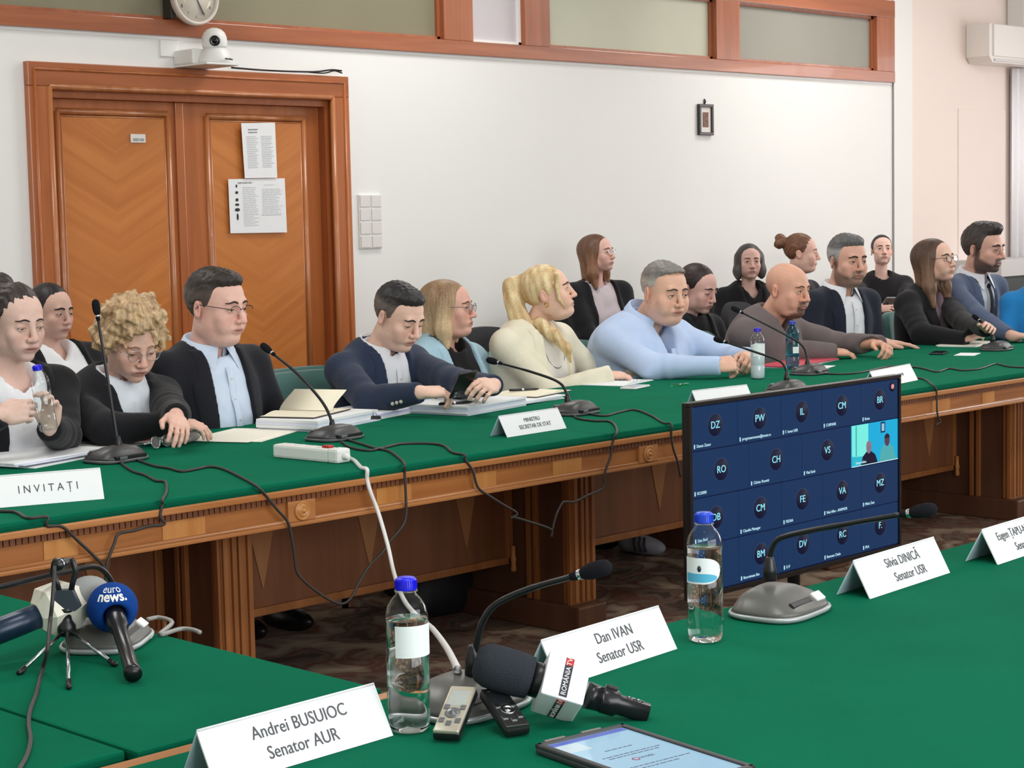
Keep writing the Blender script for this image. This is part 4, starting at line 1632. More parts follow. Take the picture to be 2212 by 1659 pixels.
    for q, f in zip((-1, 1), fx):
        S.add(cone(Fr(), (q * 0.085, 0, 0.55), (q * 0.10, -0.41, 0.535), 0.085, 0.062), 0.03)
        S.add(cone(Fr(), (q * 0.10, -0.41, 0.525), (f[0], f[1], 0.11), 0.062, 0.045), 0.02)
    mesh_obj('trousers', S.mesh('trousers'), sp.get('trousers', cloth('trousers_dark', (34, 34, 42))), body)
    for i, f in enumerate(fx):
        sm = sp.get('shoe', mat('shoe_black', (24, 22, 22), 0.35))
        S = SDF(np.arange(f[0] - 0.08, f[0] + 0.08, 0.0125), np.arange(f[1] - 0.25, f[1] + 0.12, 0.0125), np.arange(-0.025, 0.18, 0.0125))
        S.add(ell(Fr(), (f[0], f[1] - 0.07, 0.040), (0.045, 0.135, 0.045)), 0.01)
        S.add(cone(Fr(), (f[0], f[1] + 0.01, 0.05), (f[0], f[1], 0.10), 0.043, 0.040), 0.03)
        S.keep(lambda X, Y, Z: 0.003 - Z + 0 * X, 0.004)
        so = mesh_obj('shoe', S.mesh('shoe'), sm, body)
        if sp.get('stripes'):
            st = MB()
            for k in range(3):
                st.tube([(f[0] - 0.0435, f[1] - 0.075 - 0.028 * k, 0.022), (f[0] - 0.043, f[1] - 0.062 - 0.028 * k, 0.055), (f[0] - 0.028, f[1] - 0.052 - 0.028 * k, 0.082)], 0.006, 6)
            st.build('shoe_stripe', mat('shoe_stripe', (40, 40, 46), 0.6), so)
    return body, dict(T=MT, L=L, to=to, H=RH, s=s, arms=arms, org=org, Rb=Rb, jo=jo, jk=jk if top else None, sh=sh_o)
# ------------------------------------------------------------------ the people in the room
A = np.array
R_ = math.radians


def arm(W, d, n=(0, 0, 1), pose='relax', hint=None):
    a = dict(W=np.asarray(W, float), d=np.asarray(d, float), n=n, pose=pose)
    if hint is not None:
        a['hint'] = hint
    return a


navy = cloth('navy_suit', (34, 38, 52)); darkj = cloth('black_jacket', (27, 27, 31)); navy2 = cloth('navy_blazer', (42, 52, 74))
whitesh = cloth('white_shirt', (228, 230, 236), 0.8, (120, 0.06), (20, 0.02)); bluesh = cloth('pale_blue_shirt', (206, 220, 240), 0.8, (120, 0.06), (20, 0.02))
m_gold = mat('gold', (206, 164, 90), 0.25, 1.0)
m_silver = mat('silver', (200, 200, 205), 0.2, 1.0)
m_blackpl = mat('black_plastic', (22, 22, 24), 0.35)
info = {}
SK = (206, 164, 142)
Ps = {}
Ps['p4'] = dict(label='man in glasses with black suit and pale blue shirt before the wooden doors', head=(468, 660, 5.5), nk=(0, 0.05, -0.143), hs=1.139, yaw=R_(14), pitch=R_(6), tyaw=R_(2), lean=0.05,
    skin=(233, 187, 173), fat=0.07, open=0.35, gaze=(0.1, -0.4), hairstyle='short', hair=(46, 38, 34), hair2=(78, 68, 60), sides=(84, 74, 68), vol=1.0, brow=(70, 54, 46), hf=0.0032,
    jacket=cloth('black_suit', (30, 31, 38)), shirt=bluesh, collar=True, placket=True, w=1.18, d=1.12, belly=0.03, sw=0.205, vtop=0.066, vbot=0.085, button=0.02, lapel=0.075, glasses=(m_blackpl, True, 0.021, 0.7))
Ps['p5'] = dict(label='man in navy blazer and white shirt looking down at a phone', head=(862, 681, 5.45), hs=1.058, yaw=R_(4), pitch=R_(24), tyaw=R_(4), lean=0.09, nk=(-0.01, 0.095, -0.132),
    skin=(233, 193, 173), fat=0.02, open=0.05, gaze=(0, -0.8), hairstyle='short', hair=(38, 36, 36), hair2=(58, 56, 54), sides=(104, 92, 86), vol=1.1, brow=(48, 40, 36), hf=0.0032,
    jacket=navy2, shirt=whitesh, collar=True, placket=True, cuff=whitesh, cuffbuttons=True, w=1.1, d=1.05, sw=0.20, vtop=0.062, vbot=0.07, button=0.05, vx=0.02,
    R=arm(P(905, 848, z=0.845), (0.92, -0.38, -0.02), (-0.3, -0.2, 1), 'hold'), L=arm(P(1066, 832, z=0.865), (-0.88, -0.42, 0.05), (0.4, -0.5, 0.8), 'hold'))
Ps['p9'] = dict(feet_w=((6.08, 5.30, 0.0), None), shoe=mat('shoe_grey', (150, 150, 158), 0.6), stripes=True, label='heavy grey-haired man in pale blue shirt leaning on clasped hands', head=(1436, 629, 5.45), hs=1.174, yaw=R_(-13), pitch=R_(8), tyaw=R_(-2), lean=0.16, nk=(0, 0.098, -0.128),
    skin=(225, 179, 155), fat=0.2, open=0.4, gaze=(0.3, -0.3), hairstyle='short', hair=(120, 116, 112), hair2=(162, 158, 152), sides=(176, 170, 162), vol=0.2, hairline=0.086, brow=(80, 66, 58), hf=0.0034,
    shirt=cloth('light_blue_shirt', (186, 206, 238), 0.8, (110, 0.08), (18, 0.03)), collar=True, collar_gap=0.8, collar_r=1.02, placket=True, vneck=0.14, w=1.5, d=1.5, belly=0.10, sw=0.235, thick=0.012, foldamp=0.008, sleeve_end=0.0,
    R=arm(P(1538, 790, z=0.81), (0.88, -0.45, 0.05), (-0.5, -0.5, 0.8), 'curl'), L=arm(P(1618, 770, z=0.83), (-0.75, -0.62, -0.05), (0.6, -0.1, 0.8), 'curl'))
Ps['p1'] = dict(label='woman with pulled-back dark hair and white top, holding a water bottle', head=(34, 694, 5.4), nk=(0, 0.045, -0.155), hs=1.051, fem=True, yaw=R_(2), pitch=R_(10), tyaw=R_(0), lean=0.03,
    skin=(225, 189, 175), open=0.12, gaze=(0, -0.8), lips=(164, 96, 92), hairstyle='pulled', hair=(44, 36, 34), hair2=(66, 56, 52), bun=[(-0.0, 0.10, 0.10, 0.042)], brow=(62, 46, 40), brow_w=0.8, hf=0.0032,
    jacket=darkj, shirt=cloth('white_top', (236, 236, 240)), shirt_name='top', neckline=0.05, w=0.95, d=0.95, sw=0.175, vtop=0.085, vbot=0.085, button=0.02, lapel=0.05, sleeve_end=-0.02, cuff=cloth('pale_lining', (176, 186, 196)),
    R=arm(P(-2, 900, Y=5.08), (0.9, -0.3, 0.16), (-0.3, -0.9, 0.35), 'hold'), L=arm(P(108, 928, Y=5.10), (0.06, -0.12, 1), (0.9, 0.35, 0.1), 'hold'))
Ps['p2'] = dict(label='woman with black hair, black blazer and white V-neck top behind the curly-haired woman', head=(110, 672, 6.8), hs=0.98, fem=True, yaw=R_(12), pitch=R_(6), tyaw=R_(4), lean=-0.12, nk=(0, 0.02, -0.152),
    skin=(215, 175, 159), open=0.5, gaze=(0.2, -0.3), hairstyle='pulled', hair=(30, 26, 28), hair2=(44, 38, 38), hairline=0.066, brow=(36, 28, 26), brow_w=1.2, hf=0.004,
    jacket=darkj, shirt=cloth('white_top', (236, 236, 240)), shirt_name='top', neckline=0.03, vneck=0.10, sw=0.185, w=1.02, vtop=0.085, vbot=0.11, button=0.02, lapel=0.05)
Ps['p3'] = dict(label='elderly woman with curly blond hair, round glasses and black jacket', head=(282, 738, 5.4), hs=1.059, fem=True, yaw=R_(-8), pitch=R_(22), tyaw=R_(0), lean=0.06, nk=(0, 0.09, -0.132),
    skin=(225, 181, 163), open=0.1, gaze=(0, -0.8), lips=(160, 96, 88), hairstyle='curly', hair=(132, 100, 70), hair2=(226, 194, 150), brow=(150, 112, 86), brow_w=0.7, hf=0.0032,
    jacket=darkj, shirt=cloth('pale_shirt', (214, 222, 230)), collar=True, collar_gap=0.7, placket=True, w=1.1, d=1.12, sw=0.19, belly=0.02, vtop=0.06, vbot=0.045, button=0.03, lapel=0.05, nolapel=False, glasses=(m_silver, False, 0.021, 0.92), cuff=cloth('white_top', (236, 236, 240)),
    R=arm(P(368, 915, z=0.825), (0.88, -0.44, -0.10), (-0.1, -0.2, 1), 'relax'), L=arm(P(380, 897, z=0.865), (-0.42, -0.82, -0.34), (0.2, -0.5, 0.9), 'relax'))
Ps['p6'] = dict(label='woman with blond bob and glasses in a light blue jacket', head=(970, 665, 5.85), hs=1.033, fem=True, yaw=R_(30), pitch=R_(-2), tyaw=R_(6), lean=0.0, nk=(0, 0.03, -0.165),
    skin=(225, 175, 157), open=0.5, fat=0.02, hairstyle='bob', hair=(120, 88, 62), hair2=(204, 176, 138), brow=(110, 82, 64), hf=0.0038, lips=(170, 100, 92),
    jacket=cloth('light_blue_jacket', (168, 200, 216)), shirt=cloth('black_top', (26, 24, 28)), shirt_name='top', neckline=0.05, sw=0.18, vtop=0.075, vbot=0.09, button=0.02, lapel=0.06, w=1.05, glasses=(mat('blue_grey_frame', (90, 104, 124), 0.3), False, 0.021, 0.85))
Ps['p7'] = dict(label='woman with blond ponytail and cream blazer, looking up to the side', head=(1184, 631, 5.65), hs=1.036, fem=True, yaw=R_(38), pitch=R_(-12), tyaw=R_(6), lean=0.10, nk=(-0.02, 0.06, -0.15),
    skin=(235, 193, 171), open=0.7, fat=0.05, gaze=(0.2, 0.2), hairstyle='ponytail', hair=(186, 148, 98), hair2=(238, 216, 170), brow=(104, 74, 56), brow_w=1.2, hf=0.0034, lips=(178, 104, 98),
    jacket=cloth('cream_blazer', (232, 226, 204)), shirt=cloth('cream_tee', (232, 228, 220)), shirt_name='tee', neckline=0.01, w=1.18, d=1.18, belly=0.02, sw=0.195, vtop=0.06, vbot=0.085, button=0.02, lapel=0.075, sleeve_end=-0.01,
    R=arm(P(1310, 810, z=0.788), (0.9, -0.4, -0.05), (-0.2, -0.1, 1), 'relax'), L=arm(P(1385, 790, z=0.80), (-0.3, -0.9, -0.15), (0.2, -0.2, 1), 'relax'))
Ps['p8'] = dict(label='woman with long brown hair in black jacket and pale pink top, seated by the wall', head=(1291, 547, 7.4), hs=0.96, fem=True, yaw=R_(14), pitch=R_(-6), tyaw=R_(-12), lean=0.0, nk=(0, 0.02, -0.182),
    skin=(225, 181, 167), open=0.6, hairstyle='long', hair=(84, 58, 44), hair2=(136, 96, 70), brow=(96, 70, 56), hf=0.0045, lips=(172, 104, 96),
    jacket=darkj, shirt=cloth('pale_pink_top', (202, 190, 196)), shirt_name='top', neckline=0.0, sw=0.185, vtop=0.075, vbot=0.09, button=0.02, lapel=0.05, glasses=(m_silver, False, 0.019, 0.85))
Ps['p10'] = dict(label='woman with dark hair looking down behind the heavy grey-haired man', head=(1507, 622, 6.1), hs=1.052, fem=True, yaw=R_(6), pitch=R_(16), tyaw=R_(0), lean=0.04, nk=(0, 0.06, -0.145),
    skin=(223, 179, 167), open=0.1, hairstyle='pulled', hair=(38, 28, 28), hair2=(60, 44, 42), hairline=0.056, brow=(48, 34, 30), hf=0.004,
    jacket=darkj, shirt=cloth('black_top', (26, 24, 28)), shirt_name='top', sw=0.19, vtop=0.06, vbot=0.05, lapel=0.05)
Ps['p11'] = dict(label='woman with dark bob in a black buttoned coat facing forward by the wall', head=(1619, 565, 7.4), hs=0.98, fem=True, yaw=R_(-42), pitch=R_(-2), tyaw=R_(-30), lean=0.0, nk=(0, 0.02, -0.172),
    skin=(223, 181, 169), open=0.7, hairstyle='bob', hairbot=-0.115, hairw=1.0, hair=(58, 54, 54), hair2=(84, 80, 78), brow=(90, 70, 62), hf=0.0045, lips=(170, 104, 98),
    jacket=darkj, shirt=cloth('black_top', (26, 24, 28)), shirt_name='top', neckline=0.04, vneck=0.08, sw=0.18, vtop=0.06, vbot=0.02, button=0.12, lapel=0.06)
Ps['p12'] = dict(label='bald man with dark goatee in a grey-brown sweater', head=(1702, 624, 5.4), hs=1.101, yaw=R_(0), pitch=R_(6), tyaw=R_(4), lean=0.14, nk=(0, 0.09, -0.132),
    skin=(221, 169, 145), fat=0.1, open=0.7, gaze=(0.3, 0.1), beard=(62, 44, 40), goatee=True, beard_amt=0.85, brow=(96, 64, 50), brow_w=0.9, hf=0.0036,
    shirt=cloth('grey_brown_sweater', (110, 100, 100), 0.95, (160, 0.2), (20, 0.05)), shirt_name='sweater', vneck=0.09, w=1.22, d=1.22, belly=0.04, sw=0.215, thick=0.012, foldamp=0.007, sleeve_end=0.0,
    R=arm(P(1790, 760, z=0.788), (0.85, -0.5, -0.08), (-0.2, -0.1, 1), 'relax'), L=arm(P(1892, 742, z=0.82), (-0.35, -0.9, -0.12), (0.4, -0.1, 0.9), 'curl'))
Ps['p13'] = dict(label='woman with auburn hair in a high bun, in profile, dressed in black', head=(1731, 545, 6.7), hs=0.98, fem=True, yaw=R_(36), pitch=R_(2), tyaw=R_(10), lean=0.0, nk=(0, 0.03, -0.175),
    skin=(231, 187, 171), fat=0.08, open=0.5, hairstyle='pulled', hair=(88, 56, 40), hair2=(138, 94, 68), bun=[(0, 0.120, 0.062, 0.040), (0.012, 0.135, 0.085, 0.034), (-0.012, 0.14, 0.05, 0.034)], brow=(130, 92, 70), hf=0.0045,
    shirt=cloth('black_top', (26, 24, 28)), shirt_name='top', sw=0.185)
Ps['p14'] = dict(label='man with grey hair and trimmed beard in navy suit and white shirt', head=(1831, 561, 5.6), nk=(0, 0.05, -0.145), hs=1.120, yaw=R_(-20), pitch=R_(4), tyaw=R_(-10), lean=0.05,
    skin=(221, 173, 153), fat=0.06, open=0.5, gaze=(0.1, -0.2), beard=(96, 82, 74), beard_amt=0.7, hairstyle='short', hair=(92, 92, 92), hair2=(138, 138, 138), sides=(164, 164, 164), vol=1.2, brow=(58, 46, 40), brow_w=1.2, hf=0.0038,
    jacket=navy, shirt=whitesh, collar=True, collar_gap=0.6, placket=True, cuff=whitesh, w=1.16, d=1.1, sw=0.21, vtop=0.064, vbot=0.07, button=0.03, sleeve_end=-0.055,
    L=arm(P(1905, 740, z=0.785), (0.72, -0.68, -0.08), (0.0, 0.0, 1), 'flat'))
Ps['p15'] = dict(label='woman with black hair tied back in a black top, holding a phone by the wall', head=(1905, 540, 7.4), hs=0.93, fem=True, yaw=R_(-46), pitch=R_(-9), tyaw=R_(-40), lean=-0.02, nk=(0, 0.02, -0.195),
    skin=(235, 193, 179), open=0.7, hairstyle='pulled', hair=(34, 28, 28), hair2=(52, 44, 42), brow=(70, 50, 44), hf=0.0045, lips=(190, 112, 108),
    shirt=cloth('black_top', (26, 24, 28)), shirt_name='top', neckline=0.035, sw=0.175, sleeve_end=-0.01,
    R=arm(P(1897, 668, Y=7.05), (0.35, -0.9, 0.2), (-0.8, -0.3, 0.4), 'hold'), L=arm(P(1950, 664, Y=7.05), (-0.5, -0.8, 0.2), (0.8, -0.3, 0.4), 'hold'))
Ps['p16'] = dict(label='woman with long brown hair and dark-rimmed glasses in black jacket, hands joined', head=(2020, 563, 5.55), hs=1.047, fem=True, yaw=R_(0), pitch=R_(-8), tyaw=R_(0), lean=0.08, nk=(0, 0.05, -0.16),
    skin=(229, 187, 167), open=0.75, gaze=(0.2, 0.2), hairstyle='longback', hair=(58, 42, 38), hair2=(122, 92, 72), brow=(60, 44, 38), hf=0.0038, lips=(180, 100, 96),
    jacket=darkj, shirt=cloth('mauve_top', (128, 108, 116)), shirt_name='top', vneck=0.12, sw=0.19, vtop=0.06, vbot=0.03, button=0.08, lapel=0.07, w=1.05, glasses=(mat('dark_frame', (36, 26, 40), 0.3), False, 0.0225, 0.85), sleeve_end=-0.01,
    R=arm(P(2080, 732, z=0.788), (0.82, -0.45, 0.3), (-0.5, -0.4, 0.8), 'relax'), L=arm(P(2130, 712, z=0.85), (-0.6, -0.6, 0.25), (0.5, -0.3, 0.8), 'relax'))
Ps['p17'] = dict(label='bearded man in blue-grey suit with dark tie at the right end', head=(2124, 536, 5.5), nk=(0, 0.05, -0.142), hs=1.152, yaw=R_(2), pitch=R_(5), tyaw=R_(-4), lean=0.08,
    skin=(215, 169, 151), open=0.4, gaze=(0.2, 0), beard=(64, 52, 48), beard_amt=0.85, hairstyle='short', quiff=True, vol=1.4, hair=(50, 44, 42), hair2=(84, 76, 70), sides=(72, 62, 58), brow=(50, 38, 34), brow_w=1.3, hf=0.0038,
    jacket=cloth('blue_grey_suit', (84, 96, 122)), shirt=whitesh, collar=True, placket=True, tie=cloth('dark_tie', (30, 32, 44)), cuff=whitesh, w=1.12, d=1.08, sw=0.215, vtop=0.062, vbot=0.03, button=0.12, sleeve_end=-0.055,
    R=arm(P(2186, 726, z=0.788), (0.9, -0.42, -0.05), (0, 0, 1), 'relax'))
Ps['p18'] = dict(label='person in a bright blue top at the right edge, mostly out of view', head=(2262, 560, 5.05), hs=1.063, yaw=R_(-20), tyaw=R_(-30), lean=0.05, skin=SK, hairstyle='short', hair=(50, 40, 36), hf=0.006, gs=0.012,
    shirt=cloth('bright_blue_top', (36, 128, 196)), shirt_name='top', sw=0.19, w=1.05)
for k in Ps:
    body, info[k] = person(Ps[k])
# ------------------------------------------------------------------ chairs under everybody
seat_labels = {
 'p1': 'teal upholstered chair of the woman holding the water bottle', 'p3': 'teal upholstered chair of the curly-haired elderly woman',
 'p4': 'teal upholstered chair of the man in glasses, its back showing beside him', 'p5': 'teal upholstered chair of the man in the navy blazer',
 'p6': 'teal upholstered chair of the woman in the light blue jacket', 'p7': 'teal upholstered chair of the woman in the cream blazer',
 'p9': 'teal upholstered chair of the heavy man in the pale blue shirt', 'p12': 'teal upholstered chair of the bald man',
 'p14': 'teal upholstered chair of the grey-haired man in navy', 'p16': 'teal upholstered chair of the woman with dark-rimmed glasses',
 'p17': 'teal upholstered chair of the bearded man with a tie', 'p18': 'teal upholstered chair of the person in bright blue'}
for k, lb in seat_labels.items():
    o = info[k]['org']
    rz = Ps[k].get('tyaw', 0)
    d = rot_z(rz) @ np.array([0, 0.12, 0])
    place_chair(CH_TEAL, o[0] + d[0], o[1] + d[1], rz, lb, 'teal chairs along the far table')
for k, lb in {'p2': 'black chair of the black-haired woman in the white V-neck', 'p8': 'black chair of the long-haired woman in the pale pink top', 'p10': 'black chair of the dark-haired woman looking down',
              'p11': 'black chair of the woman in the buttoned coat', 'p13': 'black chair of the woman with the bun', 'p15': 'black chair of the woman holding a phone by the wall'}.items():
    o = info[k]['org']
    rz = Ps[k].get('tyaw', 0)
    d = rot_z(rz) @ np.array([0, 0.12, 0])
    place_chair(CH_BLACK, o[0] + d[0], o[1] + d[1], rz, lb, 'black chairs of the second row')
pc = P(1062, 730, Y=6.75)
place_chair(CH_BLACK, pc[0], 6.5, 0.0, 'empty black round-backed chair behind the teal one', 'black chairs of the second row')
pc = P(662, 800, Y=5.85)
place_chair(CH_TEAL, pc[0], 5.6, 0.0, 'empty teal chair between the man in glasses and the navy blazer', 'teal chairs along the far table')
pc = P(1085, 770, Y=6.05)

# ------------------------------------------------------------------ things on the back wall
m_whitepl = mat('white_plastic', (232, 232, 228), 0.4)
m_paper = mat('paper', (236, 238, 240), 0.85, noise=(30, 0.01))
m_ink = mat('ink', (128, 130, 134), 0.8)
m_inkd = mat('ink_dark', (52, 54, 58), 0.8)
m_light_ink = mat('ink_pale', (206, 208, 211), 0.8)

# wall clock on a side bracket
c0 = P(421, -6, Y=YW - 0.10)
ck = thing('wall_clock', 'round wall clock with pale rim hanging over the transom rail', 'clock', tuple(c0))
RX = Matrix.Rotation(math.pi / 2, 4, 'X')
MB().lathe([(0.0, -0.03), (0.132, -0.03), (0.142, -0.02), (0.142, 0.012), (0.137, 0.02), (0.126, 0.016), (0.122, 0.004)], 48, RX, cap=False).build('rim', mat('clock_rim', (214, 204, 194), 0.3), ck)
MB().lathe([(0.123, 0.0), (0.123, 0.004), (0.0, 0.0045)], 48, RX).build('dial', mat('clock_dial', (226, 216, 200), 0.5), ck)
nm = MB()
for h in range(12):
    a = math.radians(90 - 30 * h)
    M = Matrix.Translation((0.101 * math.cos(a), -0.006, 0.101 * math.sin(a))) @ RX
    lettering(str(h or 12), 0.026, M, m_inkd, ck, 'numeral')
for ang, ln, w in ((-62, 0.098, 0.006), (30, 0.07, 0.008)):
    a = math.radians(ang)
    MB().tube([(-0.01 * math.cos(a), -0.009, -0.01 * math.sin(a)), (ln * math.cos(a), -0.009, ln * math.sin(a))], [w * 0.5, w * 0.8], 6).build('hand', m_inkd, ck)
MB().lathe([(0.125, 0.016), (0.07, 0.021), (0.0, 0.022)], 40, RX).build('clock_glass', clear_plastic('clock_glass', (1, 1, 1), 0.25), ck)
MB().box((-0.13, 0.03, -0.11), (-0.10, 0.10, 0.10), c=0.004).box((-0.12, 0.07, -0.03), (0.03, 0.10, 0.03), c=0.004).build('bracket', mat('clock_bracket', (48, 44, 40), 0.5), ck)

# pan-tilt camera on a wall shelf
q = P(465, 138, Y=YW - 0.20)
ptz = thing('conference_camera', 'white dome conference camera on a shelf bracket above the doors', 'camera', tuple(q))
MB().lathe([(0.0, 0.0), (0.082, 0.0), (0.088, 0.009), (0.086, 0.022), (0.078, 0.044), (0.066, 0.067), (0.058, 0.078)], 36).build('base', m_whitepl, ptz)
yk = MB()
yk.lathe([(0.058, 0.076), (0.064, 0.09), (0.065, 0.112), (0.062, 0.138), (0.053, 0.158), (0.037, 0.173), (0.017, 0.181), (0.0, 0.183)], 32)
yk.build('camera_head', m_whitepl, ptz)
ML = Matrix.Translation((0.0, 0, 0.118)) @ Matrix.Rotation(math.radians(-35), 4, 'Z') @ Matrix.Rotation(math.radians(96), 4, 'X')
ln = MB().lathe([(0.026, 0.045), (0.027, 0.067), (0.021, 0.070), (0.017, 0.067), (0.010, 0.071), (0.0, 0.073)], 24, ML)
ln.build('lens_ring', mat('lens_black', (14, 14, 16), 0.12), ptz)
for da in (-0.20, 0.17):
    a = -math.pi / 2 + 0.45 + da
    M = Matrix.Rotation(a + math.pi / 2, 4, 'Z')
    MB().box((-0.022, -0.0885, 0.016), (0.018, -0.081, 0.024), M, c=0.001).build('sensor_window', m_blackpl, ptz)
MB().box((-0.12, -0.09, -0.012), (0.085, 0.20, -0.0005), c=0.004).box((-0.119, 0.03, -0.001), (-0.03, 0.199, 0.075), c=0.01).build('shelf_bracket', m_whitepl, ptz)

# blank junction cover beside the camera
q0, q1 = P(345, 122, Y=YW), P(377, 88, Y=YW)
jc = tag(MB().box((q0[0], YW - 0.012, q0[2]), (q1[0] + 0.02, YW, q1[2]), c=0.004).build('junction_cover', m_wall), 'blank white junction cover on the wall left of the camera', 'cover')

# thin cable along the top of the door casing
pts = [P(x, y, Y=YW - 0.04) for x, y in ((500, 146), (560, 151), (620, 154), (680, 155), (715, 151), (738, 153))]
tag(MB().tube(spline(pts, 6), 0.005, 6).build('camera_cable', m_blackmetal), 'thin dark cable lying along the top of the door frame', 'cable')
pts = [P(x, y, Y=YW - 0.045) for x, y in ((668, 156), (700, 158), (722, 153), (739, 158))]
tag(MB().tube(spline(pts, 6), 0.004, 6).build('loose_cable', m_blackmetal), 'short loose cable end at the right corner of the door frame', 'cable')

# notices on the right leaf
def sheet_on_door(name, label, px, lines_fn, yoff=0.028):
    pts = [P(x, y, Y=YW + yoff) for x, y in px]
    o = thing(name, label, 'notice', tuple(pts[0]))
    base = Vector(pts[0])
    vs = [tuple(Vector(p) - base) for p in pts]
    vs2 = [(v[0], v[1] + 0.002, v[2]) for v in vs]
    MB().add(vs + vs2, [(0, 1, 2, 3), (7, 6, 5, 4), (0, 4, 5, 1), (1, 5, 6, 2), (2, 6, 7, 3), (3, 7, 4, 0)]).build('sheet', m_paper, o)
    A0, A1, A3 = Vector(vs[0]), Vector(vs[1]), Vector(vs[3])
    def uv(u, v):
        return A0 + (A1 - A0) * u + (A3 - A0) * v + Vector((0, -0.0015, 0))
    lines_fn(o, uv)
    return o


def textlines(o, uv, u0, u1, v0, v1, n, m, th=0.35, name='text_line', seed=1):
    r = random.Random(seed)
    b = MB()
    for i in range(n):
        v = v0 + (v1 - v0) * i / max(1, n - 1)
        h = (v1 - v0) / max(1, n - 1) * th
        e = u0 + (u1 - u0) * r.uniform(0.7, 1.0)
        u = u0
        while u < e - 0.01:
            w = min(r.uniform(0.03, 0.11), e - u)
            b.add([tuple(uv(u, v)), tuple(uv(u + w, v)), tuple(uv(u + w, v + h)), tuple(uv(u, v + h))], [(0, 3, 2, 1)])
            u += w + 0.012
    t = b.build(name, m, o)
    t['kind'] = 'stuff'
    return t


def notice_upper(o, uv):
    textlines(o, uv, 0.18, 0.55, 0.11, 0.16, 2, m_ink, 0.4, seed=3)
    textlines(o, uv, 0.12, 0.47, 0.24, 0.80, 18, m_light_ink, 0.5, seed=4)
    textlines(o, uv, 0.55, 0.90, 0.24, 0.80, 18, m_light_ink, 0.5, seed=5)


def notice_lower(o, uv):
    textlines(o, uv, 0.16, 0.44, 0.06, 0.075, 2, m_ink, 0.6, seed=6)
    textlines(o, uv, 0.24, 0.52, 0.15, 0.86, 22, m_light_ink, 0.45, seed=7)
    textlines(o, uv, 0.62, 0.88, 0.11, 0.12, 2, m_light_ink, 0.6, seed=8)
    textlines(o, uv, 0.58, 0.95, 0.19, 0.64, 15, m_light_ink, 0.45, seed=9)
    textlines(o, uv, 0.56, 0.96, 0.68, 0.685, 2, m_ink, 0.7, seed=10)
    for v, w, h in ((0.13, 0.025, 0.05), (0.25, 0.045, 0.045), (0.385, 0.045, 0.05), (0.475, 0.06, 0.04), (0.57, 0.075, 0.055), (0.70, 0.03, 0.11)):
        b = MB()
        n = 12
        ring = [uv(0.135 + w * math.cos(2 * math.pi * i / n) * 0.6, v + h * 0.6 * math.sin(2 * math.pi * i / n)) for i in range(n)]
        b.add([tuple(p) for p in ring], [tuple(range(n - 1, -1, -1))])
        b.build('pictogram', m_inkd, o)


sheet_on_door('door_notice', 'upright white printed notice taped highest on the right door leaf', [(521, 266), (594, 265), (599, 384), (529, 385)], notice_upper, 0.024)
sheet_on_door('door_notice', 'wide white notice with small pictograms, lower on the right door leaf', [(493, 387), (615, 385), (620, 502), (498, 504)], notice_lower, 0.032)
q0, q1 = P(282, 308, Y=YW + 0.045), P(313, 290, Y=YW + 0.045)
lb = tag(MB().box((q0[0], YW + 0.04, q0[2]), (q1[0], YW + 0.047, q1[2]), c=0.0015).build('inventory_plate', m_whitepl), 'tiny white plate stuck on the left door leaf', 'plate')
lettering('000108', 0.022, Matrix.Translation(((q0[0] + q1[0]) / 2, YW + 0.0392, (q0[2] + q1[2]) / 2 - 0.008)) @ RX, m_ink, lb)

# switch panel, 2 x 4 modules
q0, q1 = P(775, 538, Y=YW), P(820, 420, Y=YW)
sp_ = thing('switch_panel', 'white panel of eight light switches right of the doors', 'switch', ((q0[0] + q1[0]) / 2, YW, (q0[2] + q1[2]) / 2))
sw_, sh_ = (q1[0] - q0[0]) / 2, (q1[2] - q0[2]) / 2
MB().box((-sw_, -0.012, -sh_), (sw_, 0, sh_), c=0.003).build('back_plate', m_whitepl, sp_)
for i in range(2):
    for j in range(4):
        x0 = -sw_ + 0.006 + i * sw_
        z0 = -sh_ + 0.006 + j * sh_ / 2
        MB().box((x0, -0.019, z0), (x0 + sw_ - 0.010, -0.01, z0 + sh_ / 2 - 0.010), Matrix.Rotation(0.0, 4, 'X'), c=0.003).build('switch_rocker', mat('switch_rocker', (222, 218, 216), 0.45), sp_)

# small framed picture on a nail
q0, q1 = P(1506, 292, Y=YW), P(1536, 226, Y=YW)
pf = thing('picture_frame', 'small dark framed picture hanging on the white wall', 'picture', ((q0[0] + q1[0]) / 2, YW, (q0[2] + q1[2]) / 2))
a, b = (q1[0] - q0[0]) / 2, (q1[2] - q0[2]) / 2
fr = MB()
for lo, hi in (((-a, -b + 0.021), (-a + 0.02, b - 0.021)), ((a - 0.02, -b + 0.021), (a, b - 0.021)), ((-a, -b), (a, -b + 0.0205)), ((-a, b - 0.0205), (a, b))):
    fr.box((lo[0], -0.025, lo[1]), (hi[0], 0, hi[1]), c=0.004)
fr.build('frame', mat('frame_dark', (58, 52, 50), 0.4), pf)
MB().box((-a + 0.015, -0.012, -b + 0.015), (a - 0.015, -0.004, b - 0.015)).build('mat_board', mat('mat_board', (228, 222, 218), 0.8), pf)
MB().box((-a * 0.40, -0.014, -b * 0.48), (a * 0.40, -0.010, b * 0.48)).build('print', mat('sepia_print', (126, 92, 78), 0.7, noise=(60, 0.45)), pf)
MB().tube([(-0.0, -0.004, b), (0.008, -0.01, b + 0.02), (0.0, -0.004, b + 0.035), (-0.008, -0.01, b + 0.02), (0, -0.004, b)], 0.004, 6).build('hanger', m_blackmetal, pf)

